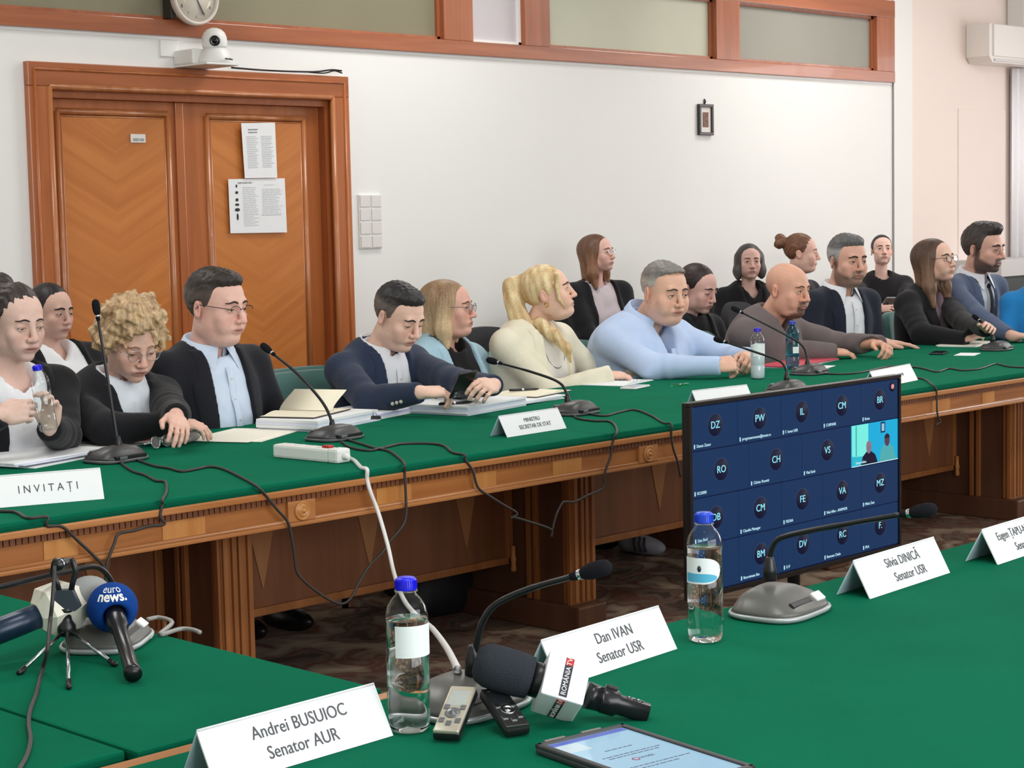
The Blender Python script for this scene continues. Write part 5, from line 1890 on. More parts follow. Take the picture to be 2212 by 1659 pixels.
# air conditioner and the speaker above it
q0, q1 = P(2090, 138, Y=YW), P(2090, 55, Y=YW)
ac = thing('air_conditioner', 'white wall air conditioner high on the pink wall', 'air conditioner', (q0[0] - 0.02, YW, q0[2]))
h = q1[2] - q0[2]
MB().prism([(0, 0.05), (0.05, 0.0), (0.9, 0.0), (0.9, h), (0, h)], -0.21, -0.0).build('body', mat('ac_body', (232, 226, 220), 0.4), ac)
MB().box((0.05, -0.225, 0.05), (0.9, -0.205, h - 0.005), c=0.008).build('front_cover', mat('ac_body', (232, 226, 220), 0.4), ac)
MB().box((0.07, -0.222, 0.008), (0.9, -0.10, 0.03), c=0.003).build('louver', mat('ac_louver', (206, 202, 198), 0.4), ac)
MB().box((0.07, -0.205, 0.001), (0.9, -0.08, 0.008)).build('outlet', m_blackpl, ac)
q0, q1 = P(2198, 62, Y=YW - 0.1), P(2196, -20, Y=YW - 0.1)
wsb = thing('wall_speaker', 'white grilled box at the top right corner above the air conditioner', 'speaker', (q0[0], YW, q0[2]))
MB().box((0, -0.16, 0), (0.28, 0, q1[2] - q0[2]), c=0.012).build('housing', m_whitepl, wsb)
for k in range(7):
    MB().box((0.03, -0.166, 0.04 + 0.035 * k), (0.25, -0.158, 0.055 + 0.035 * k), c=0.002).build('grille_slat', mat('grille_grey', (196, 196, 194), 0.5), wsb)

# bright curtained window and low cabinet in the right corner
q = P(2200, 400, Y=YW)
wnd = struct(bpy.data.objects.new('window_6', None)); COL.objects.link(wnd)
MB().box((XR - 0.03, 1.2, 1.05), (XR - 0.005, 7.2, 2.9)).build('pane', mat('daylight_pane', (250, 250, 255), 0.5, emit=2.0), wnd)
wf = MB()
for yy in (1.2, 3.15, 5.15, 7.15):
    wf.box((XR - 0.06, yy, 1.0), (XR, yy + 0.06, 2.95), c=0.004)
wf.box((XR - 0.062, 1.19, 0.995), (XR, 7.22, 1.06)).box((XR - 0.062, 1.19, 2.89), (XR, 7.22, 2.955))
wf.build('frame', m_whitepl, wnd)
ct = MB()
vs, fs = [], []
n = 60
x0c = P(2203, 300, Y=YW - 0.12)[0]
for i in range(n + 1):
    x = x0c + (XR - 0.02 - x0c) * i / n
    y = YW - 0.045 + 0.02 * math.sin(i * 0.9)
    vs += [(x, y, 1.0), (x, y, 2.62), (x, y + 0.006, 1.0), (x, y + 0.006, 2.62)]
for i in range(n):
    a = 4 * i
    fs += [(a, a + 4, a + 5, a + 1), (a + 2, a + 3, a + 7, a + 6), (a + 1, a + 5, a + 7, a + 3), (a, a + 2, a + 6, a + 4)]
ct.add(vs, fs, smooth=True)
tag(ct.build('curtain', mat('sheer_curtain', (250, 248, 250), 0.8)), 'white sheer curtain hanging in the right corner', 'curtain')
q0 = P(2163, 575, Y=YW - 0.45)
cb = thing('low_cabinet', 'dark low cabinet with pale grey top in the right corner', 'cabinet', (q0[0], YW, 0))
MB().box((0, -0.45, 0.92), (XR - q0[0] - 0.02, 0, q0[2] + 0.045), c=0.004).build('cabinet_top', mat('pale_grey_top', (196, 194, 192), 0.5), cb)
MB().box((0.02, -0.43, 0.06), (XR - q0[0] - 0.03, 0, 0.92)).build('carcass', mat('dark_cabinet', (52, 58, 58), 0.5), cb)
for k in range(2):
    dd = MB().box((0.03 + 0.42 * k, -0.445, 0.08), (0.44 + 0.42 * k, -0.428, 0.90), c=0.003).build('cabinet_door', mat('dark_cabinet', (52, 58, 58), 0.5), cb)
    MB().tube([(0.38 + 0.09 * k, -0.45, 0.5), (0.38 + 0.09 * k, -0.465, 0.52), (0.38 + 0.09 * k, -0.465, 0.60), (0.38 + 0.09 * k, -0.45, 0.62)], 0.005, 6).build('handle', m_silver, dd)
# ------------------------------------------------------------------ name plates
ZT = 0.7505
m_card = mat('plate_card', (238, 240, 242), 0.35, spec=0.4)
m_cardin = mat('plate_acrylic', (196, 214, 226), 0.2, spec=0.5)
m_type = mat('plate_type', (84, 84, 88), 0.7)


def tent(label, BL, ang, L, h, dep, lines, size=0.026, text_x=0.0, gap=0.031, space=1.0, sx=0.9):
    d = np.array([math.cos(ang), math.sin(ang), 0])
    n = np.array([-d[1], d[0], 0])
    t = thing('name_plate', label, 'name plate', tuple(BL), ang)
    # two folded faces with thickness
    th = 0.0025
    MB().add([(0, 0, 0), (L, 0, 0), (L, dep / 2, h), (0, dep / 2, h), (0, th, 0), (L, th, 0), (L, dep / 2, h - 2.2 * th), (0, dep / 2, h - 2.2 * th)],
             [(0, 1, 2, 3), (7, 6, 5, 4), (0, 3, 7, 4), (1, 5, 6, 2), (0, 4, 5, 1), (3, 2, 6, 7)]).build('front_face', m_card, t)
    MB().add([(0, dep, 0), (L, dep, 0), (L, dep / 2, h), (0, dep / 2, h), (0, dep - th, 0), (L, dep - th, 0), (L, dep / 2, h - 2.2 * th), (0, dep / 2, h - 2.2 * th)],
             [(3, 2, 1, 0), (4, 5, 6, 7), (4, 7, 3, 0), (2, 6, 5, 1), (1, 5, 4, 0), (7, 6, 2, 3)]).build('rear_face', m_cardin, t)
    MB().tube([(0.001, dep / 2, h), (L - 0.001, dep / 2, h)], 0.0018, 6).build('ridge', m_card, t)
    tilt = math.atan2(h, dep / 2)
    fl = math.hypot(h, dep / 2)
    for i, (txt, ox) in enumerate(lines):
        v = fl * 0.5 + gap * ((len(lines) - 1) / 2 - i)
        M = Matrix.Rotation(tilt, 4, 'X') @ Matrix.Translation((L / 2 + text_x + ox, v, 0.0006))
        lettering(txt, size, M, m_type, t, sx=sx, space=space)
    return t


b0 = P(1880, 1294, z=ZT); b0[2] = ZT
tent('white tent name plate reading Silvia, behind the right-hand gooseneck microphone', b0, math.radians(3.4), 0.315, 0.069, 0.074, [('Silvia DINICĂ', 0.004), ('Senator USR', 0.012)], text_x=0.005)
b1 = P(1463, 1401.5, z=ZT); d1 = math.radians(4.0)
tent('white tent name plate reading Dan, behind the news microphone cube', (b1[0] - 0.315 * math.cos(d1), b1[1] - 0.315 * math.sin(d1), ZT), d1, 0.315, 0.069, 0.076, [('Dan IVAN', 0.0), ('Senator USR', -0.002)], text_x=0.016)
b2 = P(849.7, 1589, z=ZT); d2 = math.radians(1.2)
tent('nearest white tent name plate reading Andrei, beside the big water bottle', (b2[0] - 0.317 * math.cos(d2), b2[1] - 0.317 * math.sin(d2), ZT), d2, 0.317, 0.070, 0.076, [('Andrei BUSUIOC', 0.0), ('Senator AUR', -0.006)], text_x=0.008)
b3 = P(2156, 1220, z=ZT)
tent('white tent name plate reading Eugen at the right edge', (b3[0], b3[1], ZT), math.radians(3.2), 0.315, 0.069, 0.074, [('Eugen ȚAPU-NAZARE', -0.012), ('Senator USR', 0.0)], text_x=0.0, size=0.025, sx=0.86)
b4 = P(1096.4, 945, z=ZT)
tent('white tent name plate lettered for the minister, in front of the navy blazer', (b4[0], b4[1], ZT), math.radians(3.3), 0.31, 0.069, 0.078, [('MINISTRU', 0.0), ('SECRETAR DE STAT', 0.004)], size=0.021, gap=0.024)
e0, e1 = P(0, 1097, z=ZT), P(225.5, 1077.7, z=ZT)
d5 = math.atan2(e1[1] - e0[1], e1[0] - e0[0])
tent('long white tent plate reading INVITAȚI at the left end', (e1[0] - 0.44 * math.cos(d5), e1[1] - 0.44 * math.sin(d5), ZT), d5, 0.44, 0.080, 0.07, [('INVITAȚI', 0.0)], size=0.030, space=1.55, text_x=0.075)
for (tl, tr, lb) in (((1494.6, 844.8), (1613.5, 831.5), 'white tent plate with its back seen, just behind the big screen left corner'), ((1879, 803), (1965.7, 786.6), 'white tent plate behind the big screen right corner')):
    t0, t1 = P(*tl, z=ZT + 0.067), P(*tr, z=ZT + 0.067)
    dd = (t1 - t0)[:2]; an = math.atan2(dd[1], dd[0])
    n = np.array([-math.sin(an), math.cos(an)])
    bl = t0[:2] - n * 0.037
    tent(lb, (bl[0], bl[1], ZT), an, float(np.hypot(*dd)), 0.068, 0.074, [('SENATOR', 0.06)] if tl[0] > 1700 else [], size=0.016)

# ------------------------------------------------------------------ bottles
m_pet = clear_plastic('clear_pet', (0.97, 0.99, 0.99), 0.35)
m_petteal = clear_plastic('teal_pet', (0.38, 0.76, 0.86), 0.35)
m_petmilk = clear_plastic('hazy_pet', (0.93, 0.96, 0.97), 0.40)
m_water = water('water', (0.985, 1.0, 1.0), 1.22)
m_waterteal = water('water_teal', (0.80, 0.96, 0.98), 1.22)
m_cap = mat('blue_cap', (24, 22, 222), 0.3)
m_capb = mat('blue_cap_light', (28, 72, 206), 0.3)
m_lab = mat('bottle_label', (236, 242, 242), 0.5)
m_labblue = mat('bottle_label_blue', (84, 178, 214), 0.5)


def bottle(label, pos, cap=m_cap, shell=m_pet, wtr=m_water, level=0.165, wrap=None, group=None, M=None, s=1.0):
    t = thing('water_bottle', label, 'bottle', tuple(pos), 0.0, group)
    if M is not None:
        t.matrix_world = M
    R = 0.0315
    prof = [(0.0, 0.006), (0.012, 0.004), (0.020, 0.0), (0.0265, 0.001), (0.0305, 0.007), (R, 0.018), (R, 0.055), (0.0302, 0.06), (R, 0.065), (R, 0.108), (0.0306, 0.110), (0.0306, 0.160), (R, 0.163), (0.0308, 0.172), (0.0275, 0.184), (0.021, 0.194), (0.0148, 0.201), (0.0135, 0.205)]
    MB().lathe([(r * s, z * s) for r, z in prof], 32, cap=False).build('shell', shell, t)
    wp = [(0.0, 0.0075)] + [(max(0.001, r - 0.0012), z + 0.0012) for r, z in prof[1:] if z < level] + [(0.030 if level < 0.17 else 0.027, level), (0.0, level)]
    MB().lathe([(r * s, z * s) for r, z in wp], 28).build('water', wtr, t)
    c = MB().lathe([(0.0, 0.2245), (0.0125, 0.2245), (0.0150, 0.222), (0.0155, 0.208), (0.0155, 0.207)], 28)
    for i in range(28):
        a = 2 * math.pi * i / 28
        c.box((-0.0006, 0.0150, 0.209), (0.0006, 0.0162, 0.221), Matrix.Rotation(a, 4, 'Z'))
    if s != 1.0:
        c.v = [(x * s, y * s, z * s) for x, y, z in c.v]
    c.build('cap', cap, t)
    MB().lathe([(0.0165 * s, 0.2035 * s), (0.0168 * s, 0.2065 * s), (0.014 * s, 0.2068 * s)], 24).build('neck_ring', cap if cap is m_petteal else shell, t)
    if wrap:
        a0, a1, z0, z1, round_end, blue = wrap
        def patch(a0, a1, z0, z1, r, m, name, rnd):
            n, k = 26, 8
            vs, fs = [], []
            for i in range(n + 1):
                u = i / n
                a = math.radians(a0 + (a1 - a0) * u)
                e = 1.0
                if rnd:
                    q = max(0.0, (u - 0.55) / 0.45)
                    e = math.sqrt(max(0.0, 1 - q * q))
                zm, hh = (z0 + z1) / 2, (z1 - z0) / 2 * e
                for j in range(k + 1):
                    vs.append((r * math.cos(a), r * math.sin(a), zm - hh + 2 * hh * j / k))
            fs = [(i * (k + 1) + j, (i + 1) * (k + 1) + j, (i + 1) * (k + 1) + j + 1, i * (k + 1) + j + 1) for i in range(n) for j in range(k)]
            return MB().add(vs, fs, smooth=True).build(name, m, t)
        patch(a0, a1, z0, z1, 0.0318 * s, m_lab, 'label', round_end)
        if blue:
            b = patch(a0 + 6, a1 - 14, z0 + 0.003, z0 + 0.018, 0.0320 * s, m_labblue, 'label_wave', round_end)
            M2 = Matrix.Rotation(math.radians((a0 + a1) / 2 - 8), 4, 'Z') @ Matrix.Translation((0.0322 * s, 0, (z0 + z1) / 2 + 0.004)) @ Matrix.Rotation(math.pi / 2, 4, 'Y')
            MB().lathe([(0.0035, 0.0), (0.0, 0.0005)], 12, M2 @ Matrix.Diagonal((1.6, 1, 1, 1))).build('label_drop', mat('label_navy', (40, 48, 70), 0.5), t)
    return t


def at_table(px, py):
    p = P(px, py, z=ZT)
    return (p[0], p[1], ZT)


bottle('large clear water bottle with deep blue cap nearest the camera', at_table(885, 1577), wrap=(-165, 20, 0.113, 0.159, False, False))
bottle('clear water bottle with blue cap and wave label in front of the big screen', at_table(1524, 1384), cap=m_capb, wrap=(-215, -85, 0.105, 0.150, True, True))
bottle('hazy water bottle with violet-blue cap on the far table', at_table(1637, 818), shell=m_petmilk, cap=mat('violet_cap', (62, 40, 196), 0.3), wtr=mat('hazy_water', (214, 222, 226), 0.25), level=0.15, wrap=(-180, 60, 0.10, 0.155, False, False))
bottle('teal-tinted bottle on the far table beside the hazy one', at_table(1712, 797), shell=m_petteal, cap=mat('teal_cap', (60, 74, 176), 0.3), wtr=m_waterteal, level=0.14, wrap=(-140, -75, 0.075, 0.105, False, False))
# the bottle held by the woman on the left: upright, slightly tilted, between her hands
hb0, hb1 = P(106, 930, Y=5.03), P(79, 786, Y=5.03)
az = Vector(hb1 - hb0).normalized()
Mh = Vector((0, 0, 1)).rotation_difference(az).to_matrix().to_4x4()
bottle('small clear water bottle with blue cap held in two hands', tuple(hb0), M=Matrix.Translation(Vector(hb0)) @ Mh, level=0.12, wtr=clear_plastic('water_clear', (0.95, 0.985, 0.99), 0.15), wrap=None, s=0.93)

# ------------------------------------------------------------------ gooseneck microphones
m_micbody = mat('mic_base_dark', (58, 58, 60), 0.38, spec=0.5, noise=(40, 0.05))
m_micrim = mat('mic_base_rim', (176, 180, 182), 0.3, 0.3)
m_mictop = mat('mic_base_olive', (92, 92, 88), 0.35, spec=0.5)
m_foam = mat('black_foam', (30, 30, 34), 0.95, spec=0.1, bump=(500, 0.4))


def mic(label, pos, rz, neck, head_dir, sc=1.0, light=False, logo=None):
    """pos: centre of the base on the table; rz: direction the user sits (local -y); neck: world points"""
    t = thing('gooseneck_microphone', label, 'microphone', tuple(pos), rz)
    top = m_mictop if light else m_micbody
    # wedge shaped base with rounded plan
    n = 40
    def ring(rx, ry, z, dy=0.0):
        out = []
        for i in range(n):
            a = 2 * math.pi * i / n
            c, s_ = math.cos(a), math.sin(a)
            out.append((sc * rx * math.copysign(abs(c) ** 0.62, c), sc * (dy + ry * math.copysign(abs(s_) ** 0.62, s_)), sc * z))
        return out
    def loft(rings, name, m, capb=True, capt=True):
        vs = sum(rings, [])
        fs = [(k * n + i, k * n + (i + 1) % n, (k + 1) * n + (i + 1) % n, (k + 1) * n + i) for k in range(len(rings) - 1) for i in range(n)]
        if capb: fs.append(tuple(range(n - 1, -1, -1)))
        if capt: fs.append(tuple((len(rings) - 1) * n + i for i in range(n)))
        return MB().add(vs, fs, smooth=True).build(name, m, t)
    loft([ring(0.092, 0.070, 0.0), ring(0.098, 0.076, 0.003), ring(0.100, 0.078, 0.008), ring(0.098, 0.076, 0.011)], 'base_rim', m_micrim if light else mat('mic_rim_dark', (92, 92, 94), 0.35))
    loft([ring(0.096, 0.074, 0.010), ring(0.092, 0.069, 0.018), ring(0.078, 0.052, 0.034, 0.008), ring(0.055, 0.034, 0.045, 0.014), ring(0.030, 0.020, 0.050, 0.018)], 'base', top)
    # speaker slot, push button and label plate on the user's side
    Ms = Matrix.Translation((0, -0.052 * sc, 0.027 * sc)) @ Matrix.Rotation(math.radians(38), 4, 'X')
    MB().box((-0.055 * sc, -0.006 * sc, -0.001), (0.02 * sc, 0.006 * sc, 0.003), Ms, c=0.002).build('speaker_slot', m_blackpl, t)
    MB().box((0.030 * sc, -0.010 * sc, -0.001), (0.062 * sc, 0.010 * sc, 0.005), Ms, c=0.002).build('talk_button', mat('button_grey', (112, 114, 116), 0.4) if not light else m_whitepl, t)
    if not light:      # cable recess at the back of the base
        MB().box((-0.062 * sc, 0.055 * sc, 0.011 * sc), (0.062 * sc, 0.0745 * sc, 0.023 * sc), c=0.002).build('cable_recess', m_blackpl, t)
        MB().box((0.02 * sc, 0.066 * sc, 0.012 * sc), (0.05 * sc, 0.078 * sc, 0.021 * sc), c=0.002).build('cable_plug', mat('plug_grey', (96, 96, 98), 0.4), t)
    W = Matrix.Translation(Vector(pos)) @ Matrix.Rotation(rz, 4, 'Z')
    inv = W.inverted()
    pts = [inv @ Vector(p) for p in neck]
    curve = spline(pts, 8)
    k = len(curve)
    MB().tube(curve, [0.0052 * sc if i < k * 0.8 else 0.0046 * sc for i in range(k)], 10).build('neck', mat('neck_black', (30, 30, 32), 0.3, 0.3), t)
    c0 = Vector(curve[0])
    MB().lathe([(0.013 * sc, 0.0), (0.012 * sc, 0.02 * sc), (0.0075 * sc, 0.040 * sc), (0.006 * sc, 0.044 * sc)], 16, Matrix.Translation(c0 - Vector((0, 0, 0.006)))).build('neck_socket', m_blackpl, t)
    hd = (inv.to_3x3() @ Vector(head_dir)).normalized()
    Mq = Matrix.Translation(Vector(curve[-1])) @ hd.to_track_quat('Z', 'Y').to_matrix().to_4x4()
    h = MB().lathe([(0.0055 * sc, -0.004), (0.007 * sc, 0.004 * sc), (0.0068 * sc, 0.014 * sc), (0.0095 * sc, 0.018 * sc), (0.0125 * sc, 0.030 * sc), (0.0128 * sc, 0.048 * sc), (0.0105 * sc, 0.058 * sc), (0.005 * sc, 0.063 * sc), (0.0, 0.064 * sc)], 18, Mq)
    h.build('mic_head', m_foam, t)
    MB().lathe([(0.0072 * sc, 0.008 * sc), (0.0082 * sc, 0.011 * sc), (0.0072 * sc, 0.014 * sc)], 16, Mq, cap=False).build('head_ring', m_silver, t)
    if logo:
        lettering(logo, 0.013, Matrix.Translation((0.02, -0.0785 * sc, 0.010)) @ RX, m_whitepl, t)
    return t


def necks(o, d, pxs):
    return [PD(x, y, o, d) for x, y in pxs]


o = P(1685, 1312, z=ZT + 0.01); o[2] = ZT
d = (0.25, -1)
nk = necks(o + np.array([-0.01, 0.02, 0]), d, [(1663, 1246), (1664, 1200), (1676, 1170), (1706, 1156), (1800, 1137), (1950, 1111)])
mic('grey gooseneck microphone with wide low base near the right water bottle', o, math.radians(8), nk, nk[-1] - nk[-2], 1.0, True)
o = P(1008, 1516, z=ZT + 0.01); o[2] = ZT
nk = necks(o + np.array([0.0, 0.03, 0]), (0.35, -1), [(1022, 1447), (1030, 1390), (1044, 1340), (1075, 1303), (1150, 1270), (1238, 1245)])
mic('gooseneck microphone behind the two voice recorders', o, math.radians(6), nk, nk[-1] - nk[-2], 1.0, True)
o = P(232, 1378, z=ZT + 0.01); o[2] = ZT
nk = necks(o + np.array([0.02, 0.04, 0.0]), (-1.0, -0.25), [(246, 1300), (243, 1262), (225, 1234), (198, 1224), (140, 1236), (0, 1268), (-120, 1297)])
mic('gooseneck microphone lying low behind the blue ball microphone, neck bent left', o, math.radians(40), nk, nk[-1] - nk[-2], 0.95, True, 'ELA')
for (lb, base, dd, px, s) in (
        ('tall straight gooseneck microphone in front of the curly-haired woman', (250, 988), (-0.3, 1), [(256, 968), (245, 900), (228, 790), (212, 690)], 1.0),
        ('gooseneck microphone behind the white power strip', (722, 942), (-0.3, 1), [(718, 930), (712, 898), (690, 860), (640, 805), (592, 766)], 1.0),
        ('gooseneck microphone pointing at the cream blazer', (1240, 888), (-0.3, 1), [(1226, 872), (1222, 845), (1204, 824), (1150, 804), (1082, 785)], 1.0),
        ('gooseneck microphone just behind the top edge of the big screen', (1700, 840), (-0.3, 1), [(1699, 822), (1697, 796), (1680, 778), (1630, 760), (1570, 740)], 0.95),
        ('gooseneck microphone beside the teal bottle, pointing at the bald man', (1748, 803), (-0.3, 1), [(1744, 790), (1742, 765), (1728, 742), (1680, 714), (1604, 676)], 0.95),
        ('gooseneck microphone at the right end before the man with a tie', (2152, 752), (0.2, 1), [(2144, 738), (2140, 722), (2136, 712), (2128, 702), (2118, 694)], 0.95)):
    o = P(*base, z=ZT + 0.01); o[2] = ZT
    nk = necks(o + np.array([0.0, 0.01, 0.0]), dd, px)
    mic(lb, o, math.pi + 0.15, nk, nk[-1] - nk[-2], s)

# ------------------------------------------------------------------ cables
m_cab = mat('dark_cable', (52, 48, 46), 0.5)
m_cabw = mat('white_cable', (226, 226, 224), 0.4)


def cable(name, label, px, r, m, edge_y=FY0 - 0.006, z=ZT + 0.004):
    pts = []
    for q in px:
        x, y = q[0], q[1]
        p = P(x, y, z=z)
        if len(q) > 2:
            p = P(x, y, Y=q[2])
        elif p[1] < edge_y:
            p = P(x, y, Y=edge_y)
        pts.append(p)
    out = [pts[0]]
    for a, b in zip(pts[:-1], pts[1:]):
        for u, v in ((a, b), (b, a)):
            if u[2] > ZT and u[1] > FY0 + 0.01 and v[2] < ZT - 0.002 and v[1] < FY0:
                t = (FY0 - 0.007 - u[1]) / (v[1] - u[1])
                q = u + (v - u) * t
                out.append(np.array([q[0], FY0 - 0.007, ZT + 0.003]))
        out.append(b)
    return tag(MB().tube(spline(out, 5), r, 8).build(name, m), label, 'cable')


cable('microphone_cable', 'dark coiled cable dropping from the tall microphone to a loop on the apron', [(258, 996), (270, 1007), (290, 1019), (314, 1026), (337, 1038), (357, 1041), (359, 1063), (351, 1088), (346, 1116), (356, 1130), (346, 1135), (324, 1136), (290, 1146), (257, 1153), (246, 1176), (236, 1203), (229, 1232), (236, 1290)], 0.0042, m_cab)
cable('microphone_cable', 'dark cable slanting across the apron at the far left', [(-30, 1100), (0, 1104), (34, 1106), (61, 1119), (101, 1136), (135, 1138), (169, 1169), (202, 1200), (226, 1229), (228, 1290)], 0.0042, m_cab)
cable('microphone_cable', 'long dark cable drooping in a loop below the table under the power strip', [(292, 992), (333, 1006), (365, 1011), (392, 1018), (425, 1013), (452, 1008), (483, 1013), (527, 1034), (554, 1050), (574, 1070), (600, 1102), (620, 1125), (629, 1154), (636, 1200), (641, 1235), (660, 1258), (689, 1281), (718, 1299), (741, 1304), (759, 1290), (776, 1258), (799, 1221), (825, 1195), (843, 1168), (869, 1137), (877, 1113), (877, 1085), (876, 1056), (874, 1021), (862, 989), (840, 974), (811, 968), (785, 960), (745, 948)], 0.0042, m_cab)
cable('microphone_cable', 'dark cable running from the middle microphone down to the right pedestal', [(738, 954), (757, 966), (796, 973), (828, 967), (874, 958), (950, 960), (978, 977), (1004, 992), (1021, 1016), (1032, 1052), (1055, 1070), (1088, 1091), (1117, 1109), (1103, 1119), (1112, 1118), (1146, 1128), (1189, 1143), (1191, 1160)], 0.0042, m_cab)
cable('microphone_cable', 'dark cable looping off the edge below the minister plate', [(1236, 896), (1250, 904), (1283, 909), (1316, 910), (1330, 921), (1332, 934), (1324, 953), (1319, 986), (1309, 1012), (1305, 1034), (1301, 1055), (1269, 1070), (1240, 1084), (1218, 1084), (1209, 1096), (1200, 1117), (1193, 1146)], 0.0042, m_cab)
cable('microphone_cable', 'dark cable arching over the edge left of the big screen', [(1248, 888), (1268, 893), (1305, 898), (1334, 891), (1370, 885), (1406, 897), (1433, 913), (1450, 940), (1454, 968), (1464, 998), (1470, 1030)], 0.004, m_cab)
cable('microphone_cable', 'dark cable dropping over the edge right of the big screen', [(1960, 812), (1981, 816), (1999, 820), (2015, 832), (2023, 846), (2024, 884), (2027, 902), (2031, 911), (2021, 918)], 0.004, m_cab)
cable('microphone_cable', 'thin dark cable wandering along the far felt at the right', [(1765, 806), (1815, 808), (1861, 804), (1920, 792), (1974, 793), (1999, 797), (2024, 803), (2050, 796), (2081, 800), (2118, 796), (2150, 786), (2181, 792), (2225, 794)], 0.004, m_cab)
cable('power_cable', 'thick white cable hanging from the power strip across to the near table', [(744, 986), (764, 994), (780, 1010), (793, 1035), (800, 1062, 4.10), (818, 1110, 4.08), (838, 1180, 4.0), (851, 1238, 3.9), (872, 1295, 3.6), (905, 1335, 3.2), (932, 1356, 2.85), (962, 1395, 2.5), (982, 1432, 2.2), (992, 1456, 2.12), (1000, 1470)], 0.0062, m_cabw)
cable('microphone_cable', 'grey cable curling off the right of the left-hand microphone base', [(318, 1338), (345, 1334), (372, 1345), (345, 1371), (388, 1359), (415, 1360), (432, 1366)], 0.0042, mat('grey_cable', (150, 150, 146), 0.4), edge_y=0)

# power strip
a0, a1 = P(603, 986, z=ZT), P(744, 1000, z=ZT)
ax = Vector((a1 - a0)); ax.z = 0
ps = thing('power_strip', 'white power strip with red switch lying on the far table', 'power strip', (a0[0], a0[1], ZT), math.atan2(ax.y, ax.x))
Lp = ax.length
MB().box((0, -0.027, 0), (Lp - 0.045, 0.027, 0.042), c=0.008).build('body', m_whitepl, ps)
MB().box((Lp - 0.047, -0.029, 0), (Lp, 0.029, 0.044), c=0.009).build('end_block', m_whitepl, ps)
MB().box((Lp - 0.085, -0.012, 0.040), (Lp - 0.055, 0.012, 0.050), c=0.003).build('rocker_switch', mat('red_switch', (168, 40, 36), 0.35), ps)
MB().lathe([(0.012, 0.0), (0.009, 0.02), (0.007, 0.022)], 14, Matrix.Translation((Lp - 0.002, 0, 0.02)) @ Matrix.Rotation(math.pi / 2, 4, 'Y')).build('cord_grip', m_whitepl, ps)
for k in range(4):
    M = Matrix.Translation((0.045 + 0.052 * k, 0, 0.0415))
    MB().lathe([(0.019, 0.0), (0.019, 0.0012), (0.0165, 0.0012), (0.0165, 0.0004), (0.0, 0.0004)], 20, M).build('socket', mat('socket_grey', (206, 206, 204), 0.5), ps)
# ------------------------------------------------------------------ big screen on a floor stand
YT = 3.3
T0, T1 = P(1487, 872, Y=YT), P(1945, 808, Y=YT)
tx0, tx1 = T0[0], T1[0]
tz1 = 0.951
tz0 = tz1 - (tx1 - tx0) * 0.527
TW, TH = tx1 - tx0, tz1 - tz0
tv = thing('television', 'large flat television showing a video call grid on a floor stand', 'television', (tx0, YT, 0))


def emis(name, rgb, k=1.0, rough=0.25):
    m = mat(name, rgb, rough if k >= 0.9 else 0.6, spec=0.15)
    b = m.node_tree.nodes['Principled BSDF']
    b.inputs['Base Color'].default_value = (0.004, 0.004, 0.006, 1)
    b.inputs['Emission Color'].default_value = (*lin(rgb), 1)
    b.inputs['Emission Strength'].default_value = k
    return m


m_bez = mat('tv_bezel', (26, 24, 26), 0.3)
MB().box((0, 0.0105, tz0), (TW, 0.026, tz1), c=0.004).box((0.18, 0.02, tz0 + 0.03), (TW - 0.18, 0.06, tz1 - 0.16), c=0.012).build('housing', m_bez, tv)
bz = MB()
for lo, hi in (((0.0005, tz0 + 0.0165), (0.012, tz1 - 0.0125)), ((TW - 0.012, tz0 + 0.0165), (TW - 0.0005, tz1 - 0.0125)), ((0.0002, tz0 + 0.0003), (TW - 0.0002, tz0 + 0.016)), ((0.0002, tz1 - 0.012), (TW - 0.0002, tz1 - 0.0003))):
    bz.box((lo[0], -0.004, lo[1]), (hi[0], 0.0125, hi[1]), c=0.002)
bz.build('bezel', m_bez, tv)
scr = MB().box((0.010, 0.004, tz0 + 0.014), (TW - 0.010, 0.013, tz1 - 0.010)).build('screen', emis('screen_gap', (12, 26, 62), 0.9), tv)
SX0, SX1, SZ0, SZ1 = 0.014, TW - 0.014, tz0 + 0.018, tz1 - 0.014
m_tile = emis('screen_tile', (24, 55, 96), 0.95)
m_av = emis('screen_avatar', (18, 24, 56), 0.8)
m_avr = emis('screen_avatar_ring', (52, 74, 120), 0.85)
m_ini = emis('screen_initial', (150, 232, 255), 1.1)
m_nam = emis('screen_name', (196, 240, 255), 1.0)
rows = [(0.0, 0.236, [(0.2 * i, 0.2 * i + 0.2) for i in range(5)], ['DZ', 'PW', 'IL', 'CM', 'BR'], ['Danut Zaner', 'programaresenat@senat.ro', 'F. Ionut USR', 'CURMAIR', 'Bratu']),
        (0.236, 0.488, [(0.0, 0.25), (0.25, 0.5), (0.5, 0.75), (0.75, 1.0)], ['RO', 'CH', 'VS', None], ['RO2000', 'Chiriac Rosetti', 'Vlad Sarb', 'Senat-video']),
        (0.488, 0.742, [(0.2 * i, 0.2 * i + 0.2) for i in range(5)], ['DB', 'CM', 'FE', 'VA', 'MZ'], ['Dan Bod', 'Claudiu Manager', 'FEDRA', 'Vlad Albu - ANRMDR', 'Mihai Zam']),
        (0.742, 1.0, [(0.2 * i, 0.2 * i + 0.2) for i in range(5)], [None, 'BM', 'DV', 'RC', 'F.'], ['', 'Bucovinean Bm', 'D.V', 'Ramona Chelu', 'FKA'])]
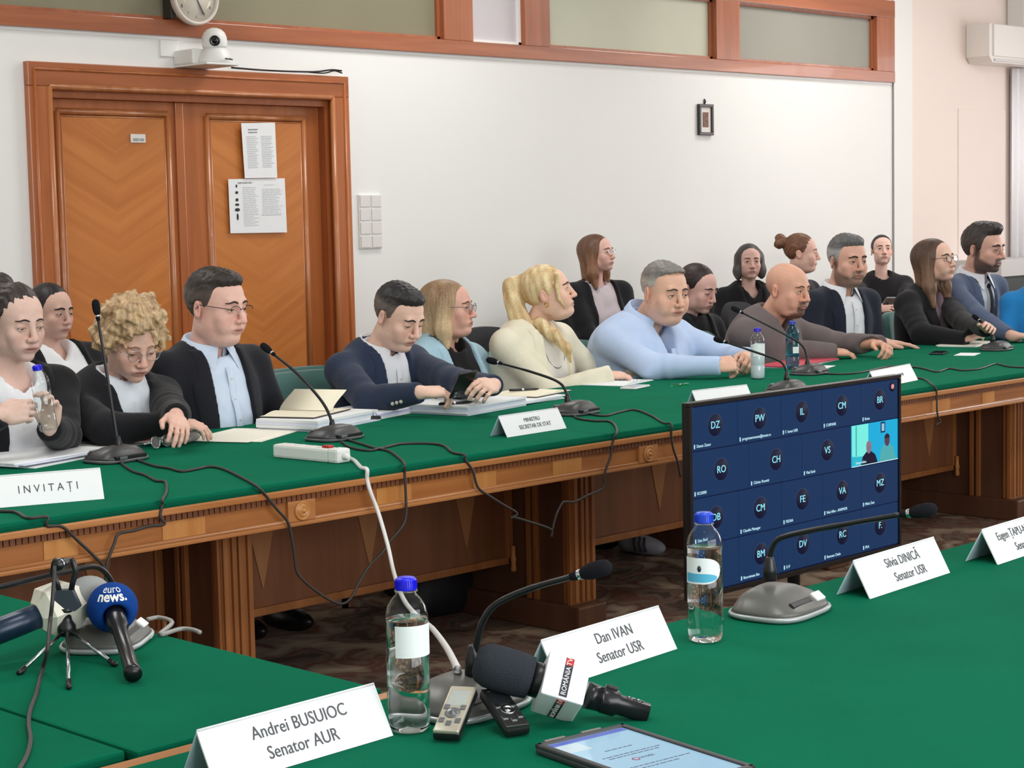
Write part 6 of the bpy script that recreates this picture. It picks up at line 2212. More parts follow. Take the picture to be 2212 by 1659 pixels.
for (v0, v1, cols, ini, nam) in rows:
    for (u0, u1), i_, n_ in zip(cols, ini, nam):
        xa, xb = SX0 + (SX1 - SX0) * u0 + 0.002, SX0 + (SX1 - SX0) * u1 - 0.002
        zb, za = SZ1 - (SZ1 - SZ0) * v0 - 0.002, SZ1 - (SZ1 - SZ0) * v1 + 0.002
        video = i_ is None and v0 < 0.5
        tile = MB().box((xa, 0.0005, za), (xb, 0.005, zb)).build('call_tile', m_tile if not video else emis('screen_video', (30, 178, 226), 1.0), scr)
        cx, cz = (xa + xb) / 2, (za + zb) / 2 + 0.004
        if i_:
            MB().lathe([(0.034, 0.0), (0.034, 0.0006), (0.0, 0.0008)], 28, Matrix.Translation((cx, 0.0006, cz)) @ RX).build('avatar_ring', m_avr, scr)
            MB().lathe([(0.0325, 0.0), (0.0325, 0.0010), (0.0, 0.0012)], 28, Matrix.Translation((cx, 0.0006, cz)) @ RX).build('avatar', m_av, scr)
            lettering(i_, 0.030, Matrix.Translation((cx, -0.0010, cz)) @ RX, m_ini, scr, 'initials', ext=0.0003)
        if n_ and not video:
            lettering(n_, 0.0125, Matrix.Translation((xa + 0.018, -0.0002, za + 0.012)) @ RX, m_nam, scr, 'caption', align='LEFT', ext=0.0003)
            MB().box((xa + 0.007, -0.0006, za + 0.006), (xa + 0.011, 0.0004, za + 0.018)).build('mute_mark', m_nam, scr)
        if video:
            w, h = xb - xa, zb - za
            q = lambda u, v: (xa + w * u, za + h * v)
            def flat(pts, name, m, dy):
                MB().prism([q(*p) for p in pts], 0.0006 - dy, 0.0006).build(name, m, scr)
            flat([(0.0, 0.0), (1, 0), (1, 0.02), (0.0, 0.02)], 'video_edge', emis('video_white', (214, 246, 255), 1.0), 0.0006)
            flat([(0.0, 0.22), (0.35, 0.22), (0.35, 1.0), (0.0, 1.0)], 'video_curtain', emis('video_mint', (126, 246, 232), 1.0), 0.0003)
            flat([(0.08, 0.26), (0.10, 0.26), (0.10, 0.98), (0.08, 0.98)], 'video_fold', emis('video_teal', (40, 170, 176), 1.0), 0.0005)
            flat([(0.0, 0.02), (0.45, 0.02), (0.40, 0.2), (0.0, 0.26)], 'video_table', emis('video_teal2', (48, 190, 214), 1.0), 0.0004)
            flat([(0.62, 0.72), (0.72, 0.72), (0.72, 0.98), (0.62, 0.98)], 'video_frame', emis('video_navy', (24, 60, 110), 0.9), 0.0005)
            flat([(0.642, 0.76), (0.70, 0.76), (0.70, 0.94), (0.642, 0.94)], 'video_picture', emis('video_pale', (170, 214, 236), 0.9), 0.0007)
            for bx, hz, c, cl in ((0.36, 0.42, (150, 124, 140), (26, 24, 52)), (0.76, 0.52, (96, 66, 86), (86, 186, 190))):
                flat([(bx - 0.17, 0.02), (bx + 0.19, 0.02), (bx + 0.14, hz - 0.20), (bx + 0.05, hz - 0.10), (bx - 0.05, hz - 0.10), (bx - 0.13, hz - 0.20)], 'video_body', emis('video_body_%d' % c[0], cl, 0.9), 0.0008)
                n = 16
                flat([(bx + 0.055 * math.cos(2 * math.pi * i / n), hz + 0.15 * math.sin(2 * math.pi * i / n)) for i in range(n)], 'video_face', emis('video_face_%d' % c[0], c, 0.9), 0.0011)
                flat([(bx + 0.055 * math.cos(math.pi * i / 10), hz + 0.05 + 0.11 * math.sin(math.pi * i / 10)) for i in range(11)], 'video_hair', emis('video_hair_%d' % c[0], (44, 34, 50) if c[0] < 120 else (150, 130, 146), 0.9), 0.0013)
            lettering(n_, 0.0125, Matrix.Translation((xa + 0.018, -0.0012, za + 0.012)) @ RX, m_nam, scr, 'caption', align='LEFT', ext=0.0003)
Mr = Matrix.Translation((SX1 - 0.035, -0.001, SZ1 - 0.022)) @ RX
MB().lathe([(0.016, 0.0), (0.016, 0.0008), (0.0, 0.001)], 20, Mr).build('record_badge', emis('badge_dark', (14, 16, 30), 0.8), scr)
MB().lathe([(0.008, 0.0), (0.008, 0.0016), (0.0, 0.0018)], 16, Mr).build('record_dot', emis('record_pink', (232, 150, 160), 1.0), scr)
# stand
st = MB()
st.box((TW / 2 - 0.16, 0.055, tz0 + 0.16), (TW / 2 + 0.16, 0.08, tz0 + 0.42), c=0.004)
st.build('mount_plate', m_blackmetal, tv)
for sx in (-0.09, 0.09):
    MB().tube([(TW / 2 + sx, 0.10, 0.05), (TW / 2 + sx, 0.10, tz0 + 0.40)], 0.02, 12).build('stand_pole', m_blackmetal, tv)
for sx in (-0.26, 0.26):
    MB().box((TW / 2 + sx - 0.025, -0.22, 0.03), (TW / 2 + sx + 0.025, 0.42, 0.065), c=0.008).build('stand_foot', m_blackmetal, tv)
    for yy in (-0.19, 0.39):
        MB().lathe([(0.0, -0.012), (0.024, -0.012), (0.026, 0.0), (0.024, 0.012), (0.0, 0.012)], 16, Matrix.Translation((TW / 2 + sx, yy, 0.027)) @ Matrix.Rotation(math.pi / 2, 4, 'Y')).build('caster', m_blackpl, tv)
MB().box((TW / 2 - 0.28, 0.07, 0.035), (TW / 2 + 0.28, 0.13, 0.065), c=0.006).build('stand_bar', m_blackmetal, tv)
MB().lathe([(0.006, 0.0), (0.006, 0.006), (0, 0.007)], 12, Matrix.Translation((TW / 2, 0.006, tz0 + 0.002)) @ Matrix.Rotation(math.pi, 4, 'X')).build('sensor', mat('sensor_grey', (120, 120, 120), 0.4), tv)

# ------------------------------------------------------------------ microphones, recorders and tablet on the near tables
# news microphone with a blue foam ball
Bc, Be = P(243, 1312, z=0.832), P(288, 1457, z=0.766)
ax = Vector(Be - Bc).normalized()
em = thing('news_microphone', 'handheld microphone with a blue foam ball lettered in white', 'microphone', tuple(Bc))
Q = ax.to_track_quat('Z', 'Y').to_matrix().to_4x4()
rb_ = 0.0435
prof = []
for i in range(18):
    a = math.pi - math.pi * i / 17 * 0.80
    prof.append((rb_ * math.sin(a), rb_ * math.cos(a)))
prof += [(0.020, rb_ * 0.70), (0.017, rb_ * 0.45)]
ball = MB().lathe(prof, 36, Q, cap=False).build('foam_ball', mat('blue_foam', (14, 62, 138), 0.9, spec=0.15, bump=(500, 0.35)), em)
Lh = (Vector(Be) - Vector(Bc)).length
MB().lathe([(0.016, rb_ * 0.3), (0.017, rb_ * 0.5), (0.0165, 0.075), (0.0125, 0.082), (0.0125, Lh - 0.02), (0.0145, Lh - 0.012), (0.0145, Lh), (0.0, Lh)], 24, Q).build('handle', mat('mic_handle', (28, 28, 32), 0.25, 0.2), em)
MB().lathe([(0.0105, Lh), (0.0105, Lh + 0.0008), (0.0, Lh + 0.001)], 18, Q).build('connector', m_blackpl, em)
toc = Vector(EYE - Bc).normalized()


def on_ball(txt, size, up_ang, parent, m, r, name='lettering', side=0.0, lift=1.012, weight=0.0):
    """lettering bent over the foam ball facing the photographer's seat"""
    cu = bpy.data.curves.new('t', 'FONT'); cu.body = txt; cu.size = size; cu.align_x = 'CENTER'; cu.align_y = 'CENTER'; cu.resolution_u = 3
    cu.offset = weight
    to_ = bpy.data.objects.new('t', cu); COL.objects.link(to_)
    bpy.context.view_layer.update()
    me = bpy.data.meshes.new_from_object(to_.evaluated_get(bpy.context.evaluated_depsgraph_get()))
    bpy.data.objects.remove(to_); bpy.data.curves.remove(cu)
    bm = bmesh.new(); bm.from_mesh(me)
    bmesh.ops.triangulate(bm, faces=bm.faces)
    bmesh.ops.subdivide_edges(bm, edges=[e for e in bm.edges if e.calc_length() > size * 0.25], cuts=1)
    f = Vector((toc.x, toc.y, 0)).normalized()
    e1 = (-f).cross(Vector((0, 0, 1))).normalized()
    for v in bm.verts:
        lon, lat = v.co.x / r + side, v.co.y / r + up_ang
        dirv = (f * math.cos(lon) + e1 * math.sin(lon)) * math.cos(lat) + Vector((0, 0, 1)) * math.sin(lat)
        v.co = dirv * r * lift
    bm.to_mesh(me); bm.free()
    me.materials.clear()
    return mesh_obj(name, me, m, parent)


on_ball('euro', 0.026, math.radians(56), ball, m_whitepl, rb_)
on_ball('news.', 0.026, math.radians(35), ball, m_whitepl, rb_, weight=0.0007)

# white-flagged microphone lying to the left
Wc, We = P(150, 1304, z=0.835), P(-40, 1378, z=0.80)
ax = Vector(We - Wc).normalized()
wm = thing('news_microphone', 'handheld microphone with white flag collar and dark blue handle behind the mini tripod', 'microphone', tuple(Wc))
Q = ax.to_track_quat('Z', 'Y').to_matrix().to_4x4()
MB().sphere((0, 0, 0), (0.036, 0.036, 0.042), 24, 14, Matrix.Translation(ax * -0.035) @ Q).build('foam_ball', mat('grey_foam', (150, 152, 150), 0.9, spec=0.1, bump=(500, 0.3)), wm)
fl = MB()
n = 6
sec = []
for (r, z) in ((0.030, -0.022), (0.047, 0.0), (0.047, 0.045), (0.026, 0.062)):
    sec.append([(r * math.cos(2 * math.pi * i / n), r * math.sin(2 * math.pi * i / n), z) for i in range(n)])
vs = sum(sec, [])
fs = [(k * n + i, k * n + (i + 1) % n, (k + 1) * n + (i + 1) % n, (k + 1) * n + i) for k in range(3) for i in range(n)] + [tuple(range(n - 1, -1, -1)), tuple(3 * n + i for i in range(n))]
fl.add(vs, fs, Q)
fl.build('flag', mat('flag_ivory', (226, 222, 206), 0.45), wm)
MB().lathe([(0.021, 0.05), (0.022, 0.10), (0.022, (Vector(We) - Vector(Wc)).length + 0.05), (0.0, (Vector(We) - Vector(Wc)).length + 0.05)], 24, Q).build('handle', mat('navy_handle', (26, 44, 66), 0.3, 0.2), wm)

# mini tripod with a clip-on microphone and its cable
tc = P(147, 1420, z=ZT); tc[2] = ZT
tp = thing('mini_tripod', 'small chrome-legged tripod holding a clip in front of the microphones', 'tripod', tuple(tc))
hub = Vector((0, 0, 0.050))
for px in ((44, 1452), (149, 1483), (246, 1434)):
    f = Vector(P(*px, z=ZT + 0.004) - tc)
    lg = MB().tube([hub + (f - hub) * 0.08, hub + (f - hub) * 0.94], 0.0032, 8).build('leg', m_silver, tp)
    MB().tube([hub + (f - hub) * 0.90, f, f + Vector((f.x, f.y, 0)).normalized() * 0.006], [0.0045, 0.005, 0.004], 8).build('rubber_foot', m_blackpl, lg)
MB().lathe([(0.0, 0.036), (0.012, 0.038), (0.016, 0.046), (0.016, 0.056), (0.010, 0.064), (0.008, 0.078), (0.012, 0.08), (0.012, 0.086), (0.0, 0.086)], 18).build('hub', m_blackpl, tp)
e1 = Vector((_r[0], _r[1], 0)).normalized()
Mf = Matrix(((e1.x, -e1.y, 0, 0), (e1.y, e1.x, 0, 0), (0, 0, 1, 0), (0, 0, 0, 1)))
MB().prism([(-0.014, 0.118), (-0.026, 0.088), (-0.018, 0.082), (0.018, 0.082), (0.026, 0.088), (0.014, 0.118)], -0.008, 0.008, Mf).build('clip_plate', mat('clip_slate', (52, 60, 70), 0.4), tp)
for s_ in (-1, 1):
    MB().tube([(s_ * 0.010, 0, 0.115), (s_ * 0.014, 0, 0.132), (s_ * 0.020, 0, 0.148), (s_ * 0.016, 0, 0.166), (s_ * 0.013, 0, 0.172)], [0.005, 0.005, 0.0055, 0.005, 0.004], 8, Mf).build('clip_jaw', m_blackpl, tp)
MB().tube([(-0.008, -0.018, 0.164), (-0.006, 0.02, 0.160), (-0.004, 0.045, 0.157)], [0.010, 0.010, 0.008], 14, Mf).build('lavalier_body', m_blackpl, tp)
MB().tube([(-0.0074, -0.008, 0.163), (-0.0072, -0.005, 0.1627)], [0.0108, 0.0108], 14, Mf).build('lavalier_ring', m_silver, tp)
cp = [Vector(tc) + Mf @ Vector((-0.010, -0.022, 0.163))]
cp += [Vector(P(*q, Y=float(tc[1]) - 0.03)) for q in ((113, 1300), (108, 1345))] + [Vector(P(*q, Y=float(tc[1]) - 0.10)) for q in ((103, 1400),)]
cp += [Vector(P(*q, z=ZT + 0.004)) for q in ((91, 1449), (78, 1499), (65, 1535), (62, 1565), (66, 1598), (58, 1632), (38, 1668))]
tag(MB().tube(spline(cp, 6), 0.0035, 8).build('clip_cable', m_cab), 'thin dark cable falling from the mini tripod to the left corner', 'cable')

# television microphone with a lettered cube
Ra, Rb = P(1085, 1446, z=0.830), P(1399, 1541, z=0.758)
ax = Vector(Rb - Ra)
LR = ax.length; ax.normalize()
rm = thing('news_microphone', 'black foam microphone with a white cube flag lettered ROMÂNIA TV', 'microphone', tuple(Ra))
Q = frame((0, 0, 0), ax, (0.1, 0.25, 1.0))
QZ = Q @ Matrix.Rotation(math.pi / 2, 4, 'Y')
MB().lathe([(0.0, -0.042), (0.018, -0.041), (0.027, -0.035), (0.0325, -0.022), (0.0335, 0.0), (0.033, 0.026), (0.031, 0.043), (0.0, 0.045)], 32, QZ).build('foam', mat('slate_foam', (50, 54, 60), 0.95, spec=0.1, bump=(450, 0.4)), rm)
MB().lathe([(0.026, 0.043), (0.026, 0.060), (0.024, 0.064)], 24, QZ).build('collar', m_blackpl, rm)
cube = MB().box((0.058, -0.035, -0.035), (0.122, 0.035, 0.035), Q @ Matrix.Rotation(math.radians(-24), 4, 'X'), c=0.003).build('cube_flag', mat('flag_white', (236, 240, 242), 0.35), rm)
QC = Q @ Matrix.Rotation(math.radians(-24), 4, 'X')
m_red = mat('logo_red', (186, 40, 40), 0.5)
m_navyl = mat('logo_navy', (36, 38, 52), 0.5)
for M in (QC @ Matrix.Translation((0.090, 0, 0.0356)) @ Matrix.Rotation(math.pi / 2, 4, 'Z'), QC @ Matrix.Translation((0.090, -0.0356, 0.0)) @ Matrix.Rotation(math.pi / 2, 4, 'X') @ Matrix.Rotation(math.pi / 2, 4, 'Z'), QC @ Matrix.Translation((0.090, 0, -0.0356)) @ Matrix.Rotation(math.pi, 4, 'X') @ Matrix.Rotation(math.pi / 2, 4, 'Z')):
    MB().box((-0.031, -0.006, -0.0004), (0.019, 0.006, 0.0003), M).build('logo_bar', m_navyl, cube)
    MB().box((0.019, -0.006, -0.0004), (0.031, 0.006, 0.0003), M).build('logo_bar_red', m_red, cube)
    lettering('ROMÂNIA', 0.0105, M @ Matrix.Translation((-0.006, 0, 0.0005)), m_whitepl, cube, ext=0.0002, sx=0.95)
    lettering('TV', 0.0105, M @ Matrix.Translation((0.025, 0, 0.0005)), m_whitepl, cube, ext=0.0002)
MB().lathe([(0.020, 0.128), (0.0185, 0.15), (0.0175, LR - 0.075), (0.0195, LR - 0.07), (0.0195, LR - 0.05), (0.0150, LR - 0.045), (0.0150, LR), (0.0, LR)], 24, QZ).build('handle', mat('mic_handle', (28, 28, 32), 0.25, 0.2), rm)
MB().box((LR - 0.070, -0.006, 0.018), (LR - 0.052, 0.006, 0.024), Q, c=0.002).build('switch', m_blackpl, rm)
lettering('SONY', 0.011, Q @ Matrix.Translation((LR - 0.022, -0.006, 0.0152)), m_silver, rm, ext=0.0003)


# two voice recorders leaning on the microphone base
def recorder(label, lo, hi, wid, m, dark):
    ax = Vector(hi) - Vector(lo)
    L_ = ax.length
    t = thing('voice_recorder', label, 'voice recorder', tuple(lo))
    Q = frame((0, 0, 0), ax, (0, 0, 1))
    MB().box((0, -wid / 2, -0.013), (L_, wid / 2, 0.0), Q, c=0.004).build('rear_shell', m_blackpl, t)
    MB().box((0.002, -wid / 2 + 0.001, -0.002), (L_ - 0.002, wid / 2 - 0.001, 0.004), Q, c=0.002).build('front_shell', m, t)
    b = t
    MB().box((L_ * 0.55, -wid * 0.34, 0.0035), (L_ * 0.88, wid * 0.34, 0.0046), Q, c=0.0006).build('display', mat('lcd_grey', (172, 178, 172), 0.2) if not dark else mat('lcd_dark', (40, 44, 48), 0.15), b)
    M = Q @ Matrix.Translation((L_ * 0.40, 0, 0.004))
    MB().lathe([(wid * 0.28, 0.0), (wid * 0.28, 0.0014), (wid * 0.22, 0.0018), (wid * 0.20, 0.0008), (wid * 0.10, 0.0008), (wid * 0.10, 0.002), (0.0, 0.0022)], 24, M).build('control_ring', m_silver if dark else mat('ring_grey', (120, 122, 124), 0.3, 0.5), b)
    for k in range(3):
        for s_ in ((-1, 1) if k < 2 else (0,)):
            c = (L_ * (0.24 if k == 0 else 0.52 if k == 1 else 0.18), s_ * wid * 0.30, 0.004)
            MB().box((c[0] - 0.005, c[1] - 0.004, c[2] - 0.001), (c[0] + 0.005, c[1] + 0.004, c[2] + 0.0014), Q, c=0.0007).build('key', m_silver if dark else mat('ring_grey', (120, 122, 124), 0.3, 0.5), b)
    return t


m_champ = mat('champagne_metal', (206, 198, 180), 0.25, 0.5)
recorder('pale silver voice recorder leaning on the microphone base beside the big bottle', P(962, 1586, z=0.764), P(1003, 1485, z=0.806), 0.040, m_champ, False)
recorder('black voice recorder leaning on the microphone base, right of the silver one', P(1120, 1574, z=0.764), P(1062, 1488, z=0.798), 0.038, mat('graphite_metal', (70, 70, 68), 0.22, 0.6), True)

# tablet in a rugged case
q0, q1, q2 = P(1155, 1607, z=ZT + 0.014), P(1345, 1562, z=ZT + 0.014), P(1590, 1655, z=ZT + 0.014)
xa = Vector(q1 - q0); wd = xa.length
ya = Vector(q1 - q2); ya = (ya - xa.normalized() * ya.dot(xa.normalized())).normalized()
Mt = Matrix(((xa.normalized().x, ya.x, 0, 0), (xa.normalized().y, ya.y, 0, 0), (0, 0, 1, 0), (0, 0, 0, 1)))
tb = thing('tablet', 'tablet in a grey rugged case showing a pale blue page', 'tablet', (q0[0], q0[1], ZT))
ln_ = 0.27
MB().box((0, -ln_, 0.0), (wd, 0, 0.010), Mt, c=0.004).build('case', mat('tablet_case', (58, 58, 60), 0.5), tb)
rm_ = MB()
for lo, hi in (((0, -ln_), (0.010, 0)), ((wd - 0.010, -ln_), (wd, 0)), ((0, -0.010), (wd, 0)), ((0, -ln_), (wd, -ln_ + 0.010))):
    rm_.box((*lo, 0.008), (*hi, 0.0145), Mt, c=0.0025)
rm_.build('case_rim', mat('tablet_case', (58, 58, 60), 0.5), tb)
for y in (-0.055, -0.10, -0.16, -0.22):
    MB().box((wd - 0.003, y - 0.018, 0.004), (wd + 0.002, y + 0.018, 0.013), Mt, c=0.0015).build('rim_clip', mat('tablet_clip', (112, 110, 106), 0.45), tb)
for x in (0.035, 0.10):
    MB().box((x - 0.018, -0.002, 0.004), (x + 0.018, 0.003, 0.0155), Mt, c=0.0015).build('rim_clip', mat('tablet_clip', (112, 110, 106), 0.45), tb)
sc_ = MB().box((0.010, -ln_ + 0.010, 0.009), (wd - 0.010, -0.010, 0.0115), Mt).build('screen', emis('tablet_page', (166, 208, 232), 0.95, 0.12), tb)
MB().box((0.012, -0.024, 0.0112), (wd - 0.012, -0.012, 0.0118), Mt).build('toolbar', emis('tablet_bar', (92, 110, 206), 0.95), sc_)
MB().box((0.012, -0.062, 0.0112), (0.052, -0.027, 0.0118), Mt, c=0.0002).build('photo_thumb', emis('tablet_thumb', (214, 232, 240), 0.95), sc_)
for k, (y, a, b_) in enumerate(((-0.085, 0.055, 0.10), (-0.110, 0.03, 0.13), (-0.118, 0.035, 0.12), (-0.165, 0.03, 0.13), (-0.175, 0.03, 0.11))):
    x = a
    r_ = random.Random(k)
    tl = MB()
    while x < b_:
        w_ = r_.uniform(0.004, 0.011)
        tl.box((x, y - 0.0012, 0.0113), (x + w_, y + 0.0012, 0.0117), Mt)
        x += w_ + 0.002
    o_ = tl.build('text_line', emis('tablet_text', (112, 120, 146), 0.8), sc_)
    o_['kind'] = 'stuff'
MB().lathe([(0.006, 0.0), (0.006, 0.0004), (0.004, 0.0004)], 18, Mt @ Matrix.Translation((0.065, -0.138, 0.0114)), cap=False).build('page_logo', emis('tablet_logo', (170, 60, 96), 0.9), sc_)
lettering('WORK', 0.008, Mt @ Matrix.Translation((0.085, -0.138, 0.0117)), emis('tablet_text2', (80, 84, 110), 0.8), sc_, ext=0.0001)
# ------------------------------------------------------------------ papers, notebooks and small things on the far table
m_paperb = mat('paper_bluish', (222, 226, 242), 0.85)
m_paperw = mat('paper_warm', (244, 240, 226), 0.85)
m_cream = mat('notebook_cream', (244, 236, 212), 0.8)
m_cover = mat('notebook_cover', (60, 52, 46), 0.6)


def pile(name, label, corners, h, cat, m=m_paper, n=3, z=ZT, jitter=0.02, seed=0, lines=False, part='sheet'):
    """a pile of paper whose footprint is given by four points of the table top (near-left, near-right, far-right, far-left)"""
    pts = [Vector(P(x, y, z=z + 0.0)) for x, y in corners] if len(corners[0]) == 2 else [Vector(c) for c in corners]
    c = sum(pts, Vector()) / 4
    t = thing(name, label, cat, (c.x, c.y, z))
    r = random.Random(seed)
    z0 = 0.0
    for k in range(n):
        hh = h / n
        a = r.uniform(-jitter, jitter) * 3
        off = Vector((r.uniform(-jitter, jitter), r.uniform(-jitter, jitter), 0))
        R = Matrix.Rotation(a, 3, 'Z')
        q = [R @ (p - c) + off for p in pts]
        vs = [(p.x, p.y, z0) for p in q] + [(p.x, p.y, z0 + hh * 0.96) for p in q]
        b = MB().add(vs, [(3, 2, 1, 0), (4, 5, 6, 7), (0, 1, 5, 4), (1, 2, 6, 5), (2, 3, 7, 6), (3, 0, 4, 7)])
        o = b.build(part, m[k % len(m)] if isinstance(m, list) else m, t)
        z0 += hh
    if lines:
        q = [p - c for p in pts]
        A0, A1, A3 = q[3], q[2], q[0]
        uv = lambda u, v: A0 + (A1 - A0) * u + (A3 - A0) * v + Vector((0, 0, z0 + 0.0006))
        textlines(t, uv, 0.12, 0.88, 0.12, 0.85, 14, m_light_ink, 0.35, seed=seed + 20)
    return t


def rect(px, py, w, l, rz, z=ZT, dx=0.0, dy=0.0):
    c = P(px, py, z=z)
    cs, sn = math.cos(rz), math.sin(rz)
    return [(c[0] + dx + cs * x - sn * y, c[1] + dy + sn * x + cs * y, z) for x, y in ((-w / 2, -l / 2), (w / 2, -l / 2), (w / 2, l / 2), (-w / 2, l / 2))]


def open_book(name, label, px, py, w, l, rz, m, page_lift=0.0, z=ZT, cat='notebook', spiral=False):
    c = P(px, py, z=z)
    t = thing(name, label, cat, (c[0], c[1], z), rz)
    MB().box((-w, -l / 2, 0), (w, l / 2, 0.003), c=0.001).build('cover', m_cover if not spiral else m_paper, t)
    for s_ in (-1, 1):
        vs, fs = [], []
        n = 10
        for i in range(n + 1):
            u = i / n
            zz = 0.004 + 0.010 * math.sin(math.pi * min(1, u * 1.15 + 0.12)) ** 0.8 * (1 - 0.35 * u)
            for y in (-l / 2 + 0.004, l / 2 - 0.004):
                vs.append((s_ * u * (w - 0.004), y, zz))
        vs += [(x, y, 0.003) for x, y, _ in vs]
        k = 2 * (n + 1)
        for i in range(n):
            a = 2 * i
            fs += [(a, a + 2, a + 3, a + 1), (k + a, k + a + 1, k + a + 3, k + a + 2), (a, k + a, k + a + 2, a + 2), (a + 1, a + 3, k + a + 3, k + a + 1)]
        fs += [(0, 1, k + 1, k), (k - 2, 2 * k - 2, 2 * k - 1, k - 1)]
        if s_ < 0:
            fs = [f[::-1] for f in fs]
        MB().add(vs, fs, smooth=False).build('page_block', m, t)
    if page_lift:
        vs, fs = [], []
        n = 12
        for i in range(n + 1):
            u = i / n
            x = -0.0 + (w * 0.95) * math.sin(u * 1.35) * 0.9
            zz = 0.012 + page_lift * (u ** 0.75) * (1 - 0.25 * u)
            for y in (-l / 2 + 0.004, l / 2 - 0.004):
                vs.append((x, y, zz))
        vs += [(x, y, zz - 0.0012) for x, y, zz in vs]
        k = 2 * (n + 1)
        for i in range(n):
            a = 2 * i
            fs += [(a, a + 2, a + 3, a + 1), (k + a, k + a + 1, k + a + 3, k + a + 2), (a, k + a, k + a + 2, a + 2), (a + 1, a + 3, k + a + 3, k + a + 1)]
        MB().add(vs, fs, smooth=True).build('lifted_page', m, t)
    if spiral:
        for k in range(12):
            y = -l / 2 + l * (k + 0.5) / 12
            MB().tube([(0.006 * math.cos(a), y, 0.010 + 0.006 * math.sin(a)) for a in np.linspace(0, 6.28, 10)], 0.0012, 5).build('spiral_ring', m_silver, t)
    return t


def pen(label, p0, p1, m, z, cap=True, name='pen'):
    a, b = Vector(P(*p0, z=z)), Vector(P(*p1, z=z))
    L_ = (b - a).length
    t = thing(name, label, 'pen', tuple(a))
    Q = (b - a).normalized().to_track_quat('Z', 'Y').to_matrix().to_4x4()
    MB().lathe([(0.0, -0.001), (0.004, 0.0), (0.0052, 0.006), (0.0052, L_ * 0.88), (0.0018, L_ * 0.99), (0.0, L_)], 12, Q).build('barrel', m, t)
    MB().lathe([(0.0056, L_ * 0.42), (0.0058, L_ * 0.45), (0.0056, L_ * 0.48)], 12, Q, cap=False).build('ring', m_silver, t)
    MB().box((-0.001, 0.0055, 0.004), (0.001, 0.0075, L_ * 0.35), Q).build('clip', m_silver, t)
    return t


def phone(label, M, w=0.072, l=0.148, case=None, lens=True, screen=None):
    t = thing('phone', label, 'phone')
    t.matrix_world = M
    MB().box((-w / 2, -l / 2, -0.004), (w / 2, l / 2, 0.004), c=0.0032).build('body', case or m_blackpl, t)
    MB().box((-w / 2 + 0.003, -l / 2 + 0.003, 0.0035), (w / 2 - 0.003, l / 2 - 0.003, 0.0044)).build('screen', screen or mat('phone_glass', (20, 22, 26), 0.08), t)
    if lens:
        cm = MB().box((-w / 2 + 0.006, l / 2 - 0.045, -0.0062), (-w / 2 + 0.036, l / 2 - 0.008, -0.004), c=0.0009).build('camera_bump', mat('phone_bump', (62, 66, 70), 0.25, 0.4), t)
        for y in (l / 2 - 0.018, l / 2 - 0.036):
            MB().lathe([(0.006, -0.0075), (0.006, -0.006), (0.0, -0.0058)][::-1], 14, Matrix.Translation((-w / 2 + 0.016, y, 0))).build('camera_lens', m_silver, cm)
    return t


# left end: loose sheets before the woman with the bottle
pile('paper_stack', 'untidy stack of loose sheets at the far left of the long table', rect(70, 990, 0.42, 0.30, 0.25), 0.016, 'papers', [m_paper, m_paperb, m_paper, m_paperb, m_paper], 5, jitter=0.025, seed=2)
pile('document', 'grey-white open document lying behind the tall microphone', rect(215, 962, 0.36, 0.27, 0.15), 0.006, 'papers', [m_paper, mat('paper_grey', (206, 206, 202), 0.85)], 2, seed=4)
pile('red_folder', 'thin red folder under the hands of the elderly woman', rect(300, 952, 0.20, 0.12, 0.1), 0.007, 'folder', mat('red_card', (176, 44, 54), 0.6), 1, part='cover')
pile('document', 'large white sheets spread out in front of the man in glasses', rect(525, 940, 0.36, 0.25, 0.45, dy=-0.02), 0.004, 'papers', m_paperw, 2, seed=6)
# glasses pouch and folded sunglasses
pc = P(382, 958, z=ZT)
pu = thing('glasses_pouch', 'grey zipped pouch under the hands of the elderly woman', 'pouch', (pc[0], pc[1], ZT), 0.35)
S = SDF(np.arange(-0.14, 0.14, 0.005), np.arange(-0.09, 0.09, 0.005), np.arange(-0.012, 0.06, 0.005))
S.add(ell(Fr(), (0, 0, 0.018), (0.112, 0.060, 0.021)), 0.01)
S.add(cone(Fr(), (-0.07, 0, 0.016), (0.07, 0, 0.016), 0.016, 0.016), 0.02)
S.keep(lambda X, Y, Z: 0.0 - Z + 0 * X, 0.004)
mesh_obj('pouch_body', S.mesh('pouch_body', 2), mat('pouch_grey', (150, 148, 144), 0.8, bump=(120, 0.2)), pu)
MB().tube([(-0.10, -0.02, 0.030), (-0.04, -0.03, 0.036), (0.04, -0.03, 0.036), (0.10, -0.02, 0.030)], 0.0022, 6).build('zip', m_blackmetal, pu)
MB().prism([(0, 0), (0.035, 0.0), (0.005, 0.022)], -0.002, 0.0, Matrix.Translation((0.06, -0.045, 0.034)) @ Matrix.Rotation(-0.9, 4, 'X')).build('paper_tag', m_paper, pu)
sg = P(348, 968, z=ZT)
sgl = thing('folded_glasses', 'folded glasses with dark round lens lying against the grey pouch', 'glasses', (sg[0], sg[1], ZT), 0.3)
for k, x in enumerate((-0.028, 0.028)):
    M = Matrix.Translation((x, 0, 0.022)) @ Matrix.Rotation(math.radians(80), 4, 'X')
    ring = [(0.022 * math.cos(a), 0.019 * math.sin(a), 0) for a in np.linspace(0, 2 * math.pi, 19)[:-1]]
    MB().tube(ring, 0.0022, 6, M, closed=True).build('rim', m_silver, sgl)
    MB().add(ring, [tuple(range(18))], M).build('lens', mat('dark_lens', (46, 50, 50), 0.1), sgl)
    MB().tube([(x * 1.8, 0.0, 0.024), (x * 1.7, 0.06, 0.012), (x * -0.6, 0.075, 0.006)], 0.0018, 6).build('temple', m_silver, sgl)
